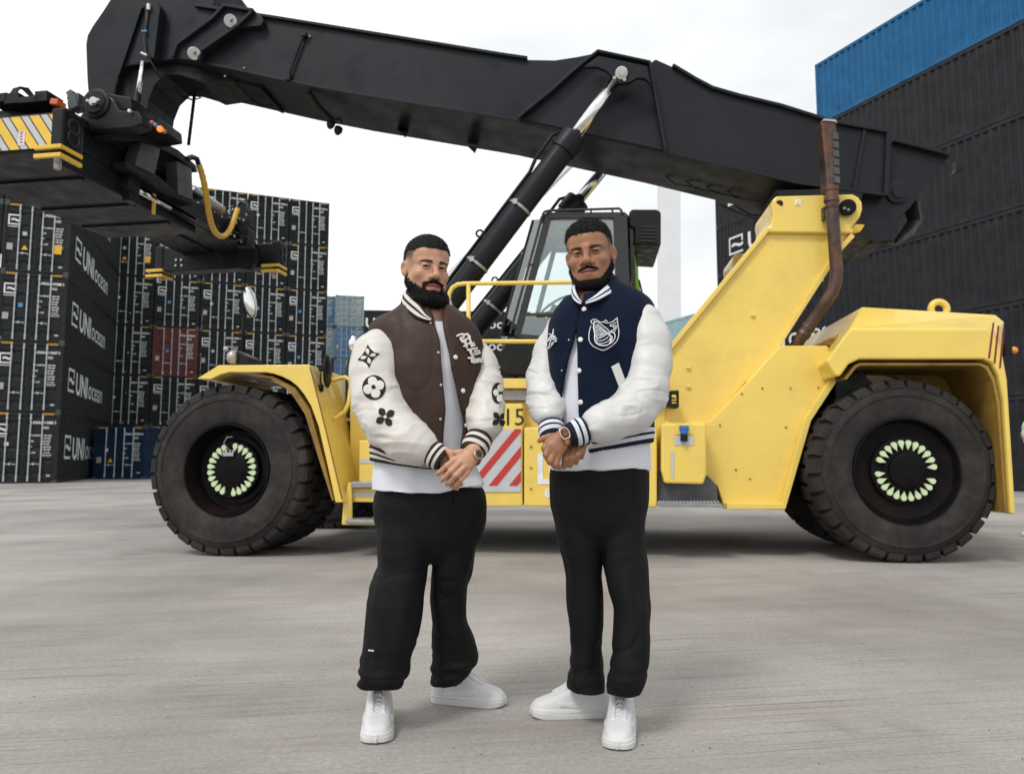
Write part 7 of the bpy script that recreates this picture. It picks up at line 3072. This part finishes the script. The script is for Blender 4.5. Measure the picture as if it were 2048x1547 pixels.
MAN_B = dict(
    label='man in a navy varsity jacket with white sleeves and a shell crest, hands crossed', root=(0.32, 2.82), Y=2.80, seed=40, wrinkle=0.5,
    head=(1180, 510), yaw=-15, pitch=-7, roll=5, hscale=1.03, neck=((1180, 565, 2.82), (1182, 640, 2.83)), neckr=(.066, .076),
    face=dict(wide=1.04, jaw=.010, nose=1.22, lid=.0029, browz=.0135, frown=.0022, lips=1.35, hairline=.068, fade=.052, hair=.006, top=.006, curl=.0024, curlf=95, strand=((.0065, .0006), (.0045, .0005)),
              beard=.0065, chin=.006, cheek=[.008, -.012, -.030, -.058, -.085, -.102, -.106], mouth=.020, moust=.0014, circle=0),
    hands=(1122, 900), handY=2.56, x=(0.05, 0.66), y=(2.42, 3.0), handprims=B_hand,
    torso=[(556, 1160, 1236, 2.86, .08), (572, 1153, 1248, 2.85, .09), (588, 1136, 1282, 2.84, .105), (602, 1120, 1300, 2.835, .118), (620, 1106, 1311, 2.825, .128), (645, 1097, 1310, 2.815, .136), (690, 1094, 1304, 2.80, .146), (760, 1096, 1302, 2.80, .152),
           (820, 1101, 1303, 2.80, .152), (860, 1108, 1304, 2.80, .148), (885, 1110, 1302, 2.80, .140), (910, 1112, 1298, 2.80, .136), (940, 1112, 1298, 2.80, .136)],
    open=[(540, 1161, 1170), (600, 1160, 1166), (640, 1155.5, 1157.5), (652, 1152.5, 1154), (685, 1146.6, 1154.5), (719, 1136, 1154.5), (753, 1128, 1155), (785, 1123, 1155.5), (825, 1124, 1156.5), (849, 1127, 1160), (870, 1130, 1168), (905, 1133, 1178), (960, 1133, 1178)],
    tshirt=[(632, 1120, 1290, 2.83, .105), (650, 1110, 1298, 2.82, .115), (720, 1106, 1295, 2.80, .132), (850, 1110, 1295, 2.80, .134), (890, 1108, 1297, 2.80, .136), (920, 1103, 1299, 2.80, .140), (945, 1100, 1299, 2.80, .144), (970, 1100, 1298, 2.80, .144)],
    hem=[(1095, 941), (1120, 942), (1160, 941), (1200, 938), (1260, 937), (1299, 943)],
    hips=[(915, 1106, 1294, 2.81, .128), (945, 1100, 1298, 2.81, .134), (980, 1101, 1297, 2.81, .134), (1013, 1103, 1295, 2.81, .132), (1040, 1112, 1288, 2.81, .122), (1062, 1128, 1275, 2.81, .105), (1080, 1155, 1255, 2.81, .08), (1096, 1182, 1230, 2.81, .05)],
    legs=[[(975, 1116, 1190, 2.81, .085), (1030, 1109, 1204, 2.81, .102), (1071, 1113, 1205, 2.815, .10), (1114, 1125, 1203, 2.82, .096), (1150, 1132, 1201, 2.83, .09), (1176, 1132, 1204, 2.835, .086), (1215, 1135, 1206, 2.84, .082), (1250, 1138.6, 1206, 2.85, .08), (1296, 1143, 1203, 2.86, .078), (1335, 1139, 1207, 2.865, .078), (1362, 1134, 1212, 2.87, .082), (1380, 1136, 1212, 2.87, .08)],
          [(975, 1212, 1284, 2.80, .085), (1030, 1206, 1290, 2.80, .102), (1060, 1204, 1290, 2.80, .102), (1094, 1205, 1290, 2.79, .098), (1122, 1207, 1295, 2.785, .096), (1168, 1216, 1297, 2.77, .094), (1215, 1229, 1299, 2.75, .088), (1260, 1228, 1298, 2.74, .084), (1308, 1225, 1295, 2.73, .08), (1347, 1220, 1290, 2.72, .08), (1360, 1215, 1288, 2.725, .078), (1372, 1211, 1284, 2.735, .072), (1386, 1212, 1281, 2.74, .068)]],
    crotch_z=0.66, stack=.005,
    arms=[[(1290, 642, 2.765, 33), (1297, 682, 2.745, 41), (1297, 730, 2.72, 43), (1290, 785, 2.68, 43), (1262, 820, 2.64, 42), (1218, 843, 2.60, 37), (1198, 849, 2.58, 31), (1191, 851, 2.577, 27)],
          [(1118, 655, 2.85, 26), (1102, 705, 2.84, 31), (1092, 755, 2.82, 35), (1090, 795, 2.77, 35), (1096, 818, 2.73, 32), (1098, 830, 2.69, 26)]],
    elbow=[4, 3],
    cuffs=[[(1171, 858, 2.572, 27), (1155, 864, 2.565, 26), (1137, 870, 2.562, 22)], [(1101, 848, 2.66, 26), (1103, 862, 2.64, 25), (1107, 879, 2.625, 22)]],
    cuffmat=KC_B, jmat=JM_B, smat=SM_B, kmat=KM_B, colmat=CO_B, skin=SKIN_B,
    band=([(1090, 838), (1120, 846), (1150, 872), (1170, 876), (1230, 866), (1274, 857), (1306, 851), (1320, 848)], [(1090, 866), (1120, 872), (1150, 900), (1178, 906), (1230, 897), (1300, 884), (1320, 880)]),
    collar=([(1163, 610, 2.685), (1156, 609, 2.69), (1149, 603, 2.705), (1144, 590, 2.76), (1147, 578, 2.83), (1165, 566, 2.92), (1200, 560, 2.94), (1226, 560, 2.91), (1237, 569, 2.84), (1232, 582, 2.76), (1214, 594, 2.70), (1193, 604, 2.675), (1172, 609, 2.672)],
            [(1164, 604, 2.71), (1159, 597, 2.72), (1154, 586, 2.735), (1152, 574, 2.77), (1154, 562, 2.83), (1168, 552, 2.90), (1200, 546, 2.92), (1220, 545, 2.89), (1227, 551, 2.83), (1218, 563, 2.77), (1203, 578, 2.725), (1188, 592, 2.70), (1172, 604, 2.69)]),
    shoes=[(1061, 1430, (-0.99, -0.06), .31), (1235, 1502, (-0.20, -0.97), .30)],
)

A = build_person(MAN_A)
B = build_person(MAN_B)
# ------------------------------------------------------------------ patches, snaps, crests and watches
M_PATCH = cloth_mat('dark brown patch', (0.018, 0.014, 0.012), 0.8, 0.3, 300, 0.1)
M_CREAM = cloth_mat('cream chenille', (0.72, 0.69, 0.62), 0.9, 0.5, 300, 0.05)
M_EMB = cloth_mat('white embroidery', (0.74, 0.75, 0.77), 0.8, 0.3, 300, 0.05)


def z3(x, y): return (680 + x / 3.772, 600 + y / 3.772)
def z4(x, y): return (1030 + x / 3.7735, 560 + y / 3.7735)


O, J = A['O'], A['jacket']
SL, SB = A['sleeves'][0]
# diamond, round and plain flower patches on the near sleeve
def petal(cx, cy, ang, r0, r1, w):
    a = R(ang)
    dx, dy = math.cos(a), math.sin(a)
    pts = []
    for t, k in ((0, .12), (.3, .75), (.55, 1.0), (.8, .75), (1.0, .05), (.8, -.75), (.55, -1.0), (.3, -.75), (0, -.12)):
        d = r0 + (r1 - r0) * t
        pts.append((cx + dx * d - dy * w * k, cy + dy * d + dx * w * k))
    return pts


P4 = [z3(210, 336), z3(232, 372), z3(262, 396), z3(300, 404), z3(268, 428), z3(240, 462), z3(220, 512), z3(200, 478), z3(172, 460), z3(135, 452), z3(166, 420), z3(192, 382)]
decal('flower_patch', [P4], SB, M_PATCH, SL, O, .0020)
c = z3(215, 425)
decal('patch_petal', [petal(c[0], c[1], a, 2.5, 16, 3.8) for a in (-98, -14, 80, 162)], SB, M_CREAM, SL, O, .0032)
decal('patch_centre', [circle_poly(c[0], c[1], 2.4, n=10)], SB, M_PATCH, SL, O, .0045)
c = z3(257, 660)
decal('flower_patch', [circle_poly(c[0], c[1], 23, 24.5, 30)], SB, M_PATCH, SL, O, .0020)
decal('patch_petal', [circle_poly(c[0] + dx, c[1] + dy, 9.0, 9.4, 18) for dx, dy in ((-3, -12), (11, -4), (3.5, 12), (-11.5, 4))], SB, M_CREAM, SL, O, .0032)
decal('patch_centre', [circle_poly(c[0] - 1, c[1] - 0.5, 4, n=12)], SB, M_PATCH, SL, O, .0045)
c = z3(343, 882)
decal('flower_patch', [petal(c[0], c[1], a, 1.5, 21, 7.0) for a in (-124, -34, 56, 150)] + [circle_poly(c[0], c[1], 5, n=12)], SB, M_PATCH, SL, O, .0022)
decal('patch_centre', [circle_poly(c[0], c[1], 3.6, n=12)], SB, M_CREAM, SL, O, .0042)
# the other sleeve shows only the edges of its patches
SL2, SB2 = A['sleeves'][1]
decal('flower_patch', [circle_poly(995, 786, 12, 21, 22)], SB2, M_PATCH, SL2, O, .0022, step=2)
decal('patch_petal', [circle_poly(1000, 776, 6.5, 8, 14), circle_poly(991, 786, 5, 7, 14), circle_poly(999, 797, 6.5, 8, 14)], SB2, M_CREAM, SL2, O, .0034, step=2)
decal('flower_patch', [petal(998, 838, a, 1, 17, 5.5) for a in (-130, 140, -40, 50)], SB2, M_PATCH, SL2, O, .0022, step=2)
# raised letter patch on the chest
strokes = [[(880, 276), (895, 268), (915, 262), (935, 272), (925, 290), (905, 292)], [(930, 268), (955, 262), (972, 282), (950, 300), (930, 310), (915, 318)], [(905, 300), (925, 320), (945, 318)],
           [(970, 290), (978, 320), (985, 352)], [(930, 350), (960, 336), (1000, 330)], [(940, 330), (952, 362)], [(985, 352), (1005, 345)], [(960, 380), (985, 375), (1020, 366)],
           [(975, 380), (985, 415), (995, 432)], [(1005, 390), (1030, 384), (1040, 400), (1012, 412), (1000, 405)], [(965, 440), (985, 438), (1000, 455)],
           [(985, 440), (990, 470), (1000, 474)], [(1003, 446), (1008, 472)], [(1018, 446), (1022, 470), (1034, 466), (1032, 444)], [(1044, 446), (1048, 470)], [(1058, 444), (1062, 470)], [(1070, 452), (1076, 474)]]
backs, fronts = [], []
for s_ in strokes:
    pp = [z3(*p) for p in s_]
    backs += stroke(pp, 6.2)
    fronts += stroke(pp, 3.8)
decal('letter_patch_edge', backs, A['JB'], M_PATCH, J, O, .0020, step=3)
decal('letter_patch', fronts, A['JB'], M_CREAM, J, O, .0048, .003, step=2.5)
for x, y in ((911, 714), (926, 781), (933, 850)):
    snap_button('snap', A['JB'], x, y, .0085, M_BUTTON, J, O)
for x, y in ((861, 646), (877, 705), (882, 770), (881, 838)):
    snap_button('snap', A['JB'], x, y, .0052, M_STEEL, J, O)
# front edge stitching
# gold watch on his left wrist
def watch(P_, O, c, axis_, face, r, tonneau=False):
    c, ax_, n = Vector(c), Vector(axis_).normalized(), Vector(face).normalized()
    n = (n - ax_ * n.dot(ax_)).normalized()
    sd = ax_.cross(n)
    mb = MB()
    mb.torus(c - n * r * 0.98 - Vector(O), ax_, r, .0035, 28, 8)
    for k in range(20):
        a = 2 * math.pi * k / 20
        p = c - n * r * 0.98 + (n * math.cos(a) + sd * math.sin(a)) * r
        rot = Matrix((ax_, sd * math.cos(a) - n * math.sin(a), n * math.cos(a) + sd * math.sin(a))).transposed()
        mb.box(p - Vector(O), (.017, r * .27, .004), rot)
    w = mb.build('wrist_watch', M_GOLD, P_)
    mb = MB()
    if tonneau:
        pts = [(-.016, -.014), (-.019, 0), (-.016, .014), (-.010, .022), (.010, .022), (.016, .014), (.019, 0), (.016, -.014), (.010, -.022), (-.010, -.022)]
        f = [c + ax_ * x * 0.95 + sd * y - Vector(O) + n * .002 for x, y in pts]
        g = [p + n * .010 for p in f]
        mb.prism(f, g)
        mb.build('watch_case', M_GOLD, w, bevel=.002)
        mb = MB()
        mb.prism([c + ax_ * x * .74 + sd * y * .78 - Vector(O) + n * .0122 for x, y in pts], [c + ax_ * x * .74 + sd * y * .78 - Vector(O) + n * .0132 for x, y in pts])
        mb.build('watch_dial', M_DIAL, w)
        mb = MB()
        rr = random.Random(2)
        for k in range(9):
            x, y = rr.uniform(-.010, .010), rr.uniform(-.013, .013)
            mb.torus(c + ax_ * x + sd * y + n * .0136 - Vector(O), n, rr.uniform(.002, .0045), .0006, 12, 4)
        mb.build('watch_works', M_GOLD, w)
    else:
        mb.lathe([(.0, .001), (.018, .001), (.019, .006), (.017, .010), (.0155, .010), (.0150, .0085), (0, .0085)], c - Vector(O), n, n=24)
        mb.build('watch_case', M_GOLD, w, autos=True)
        mb = MB()
        mb.lathe([(.0152, .0087), (.0, .0090)], c - Vector(O), n, n=24)
        mb.build('watch_dial', M_DIAL, w)
        mb = MB()
        for k in range(12):
            a = k * math.pi / 6
            mb.box(c + (ax_ * math.cos(a) + sd * math.sin(a)) * .012 + n * .0094 - Vector(O), (.0012, .0012, .0012))
        mb.build('watch_works', M_GOLD, w)
    return w


e0, e1 = PX(957, 880, 2.63), PX(942, 909, 2.59)
cw = PX(955, 909, 2.560)
watch(A['P'], O, cw, e1 - e0, Vector((0.55, -0.8, 0.15)), .031)

# navy jacket
O, J = B['O'], B['jacket']
sh = smooth_poly([z4(572, 348), z4(560, 400), z4(560, 455), z4(585, 495), z4(625, 518), z4(665, 530), z4(705, 514), z4(745, 485), z4(772, 450), z4(782, 400), z4(774, 340), z4(768, 290)], 3)
dec = stroke(sh, 1.7)
dec += stroke(smooth_poly([z4(768, 290), z4(735, 318), z4(700, 330), z4(672, 322), z4(682, 308), z4(696, 318)], 3), 1.5)
dec += stroke(smooth_poly([z4(672, 324), z4(640, 322), z4(612, 306), z4(590, 304), z4(574, 318), z4(580, 334), z4(596, 330), z4(598, 316)], 3), 1.5)
shell = []
for k in range(7):
    t = k / 6
    cx, cy = 612 + 55 * t, 352 + 108 * t
    rx = 20 + 34 * t
    shell += stroke(smooth_poly([z4(cx + rx * math.cos(a) * .95 + rx * .25 * math.sin(a), cy + rx * .42 * math.sin(a) - rx * .38 * math.cos(a)) for a in [i * math.pi / 7 + .1 for i in range(14)]], 2, True), 1.5, True)
shell += stroke(smooth_poly([z4(596, 348), z4(592, 380), z4(600, 420), z4(602, 470), z4(625, 498), z4(665, 508), z4(705, 495), z4(718, 460), z4(712, 425), z4(690, 395), z4(660, 372), z4(630, 348), z4(610, 340), z4(596, 348)], 3), 2.0)
shell += stroke(smooth_poly([z4(705, 430), z4(730, 420), z4(744, 445), z4(728, 478), z4(706, 495)], 3), 1.7)
shell += stroke(smooth_poly([z4(712, 445), z4(726, 450), z4(720, 475)], 3), 1.2)
tail = stroke(smooth_poly([z4(765, 320), z4(742, 330), z4(716, 345), z4(738, 352), z4(748, 372), z4(722, 388), z4(745, 395), z4(760, 372), z4(768, 345)], 3), 1.4)
tail += stroke([z4(740, 345), z4(752, 385)], 1.2) + stroke([z4(752, 340), z4(758, 370)], 1.2)
decal('crest_outline', dec, B['JB'], M_EMB, J, O, .0018, .0012, step=3)
decal('crest_shell', shell, B['JB'], M_EMB, J, O, .0018, .0012, step=3)
decal('crest_tail', tail, B['JB'], M_EMB, J, O, .0018, .0012, step=3)
sc_ = []
for pl in ([(228, 425), (250, 408), (276, 412), (262, 440), (240, 462), (262, 450), (285, 430)], [(298, 398), (286, 440), (270, 480), (262, 515), (245, 500), (232, 470)], [(250, 470), (275, 455), (300, 452), (322, 462), (300, 470), (285, 488)],
           [(262, 520), (280, 505), (300, 480)], [(290, 440), (312, 425), (300, 448), (326, 448)], [(300, 430), (322, 440)], [(232, 440), (250, 436)], [(305, 378), (300, 410), (290, 440)]):
    sc_ += stroke(smooth_poly([z4(*p) for p in pl], 3), 1.5)
decal('script_emblem', sc_, B['JB'], M_EMB, J, O, .0018, .0012, step=3)
decal('pocket_welt', [[z4(725, 655), z4(780, 624), z4(832, 762), z4(788, 822)]], B['JB'], SM_B, J, O, .004, .006, step=3)
for x, y in ((1168, 618), (1161, 679), (1158, 741), (1161, 804)):
    snap_button('snap', B['JB'], x, y, .0092, M_BUTTON, J, O)
snap_button('snap', B['band'], 1183, 890, .0085, M_BUTTON, J, O)
for x, y in ((1138, 680), (1124, 741), (1114, 805)):
    snap_button('snap', B['JB'], x, y, .0035, M_STEEL, J, O)
e0, e1 = PX(1171, 858, 2.572), PX(1128, 873, 2.56)
watch(B['P'], O, PX(1129, 868, 2.527), e1 - e0, Vector((-0.1, -0.95, 0.25)), .030, True)
# small white tag on the brown jacket man's trousers, and his drawcord
decal('trouser_tag', [[(737, 1298), (748, 1299), (748, 1302), (737, 1301)]], A['TB'], M_EMB, A['trousers'], A['O'], .0015, .001, step=3)
decal('drawcord', stroke([(907, 984), (908, 1000), (907, 1008)], 1.6), A['TB'], M_TROUSER, A['trousers'], A['O'], .003, .003, step=3)
# ------------------------------------------------------------------ someone at the right edge, beyond the machine
C3 = copy_tree(B['P'])
C3.location = (6.72, 9.5, 0.0)
tag(C3, 'person with a white sleeve, cut off at the right edge beyond the machine', 'person')
if 'group' in C3: del C3['group']
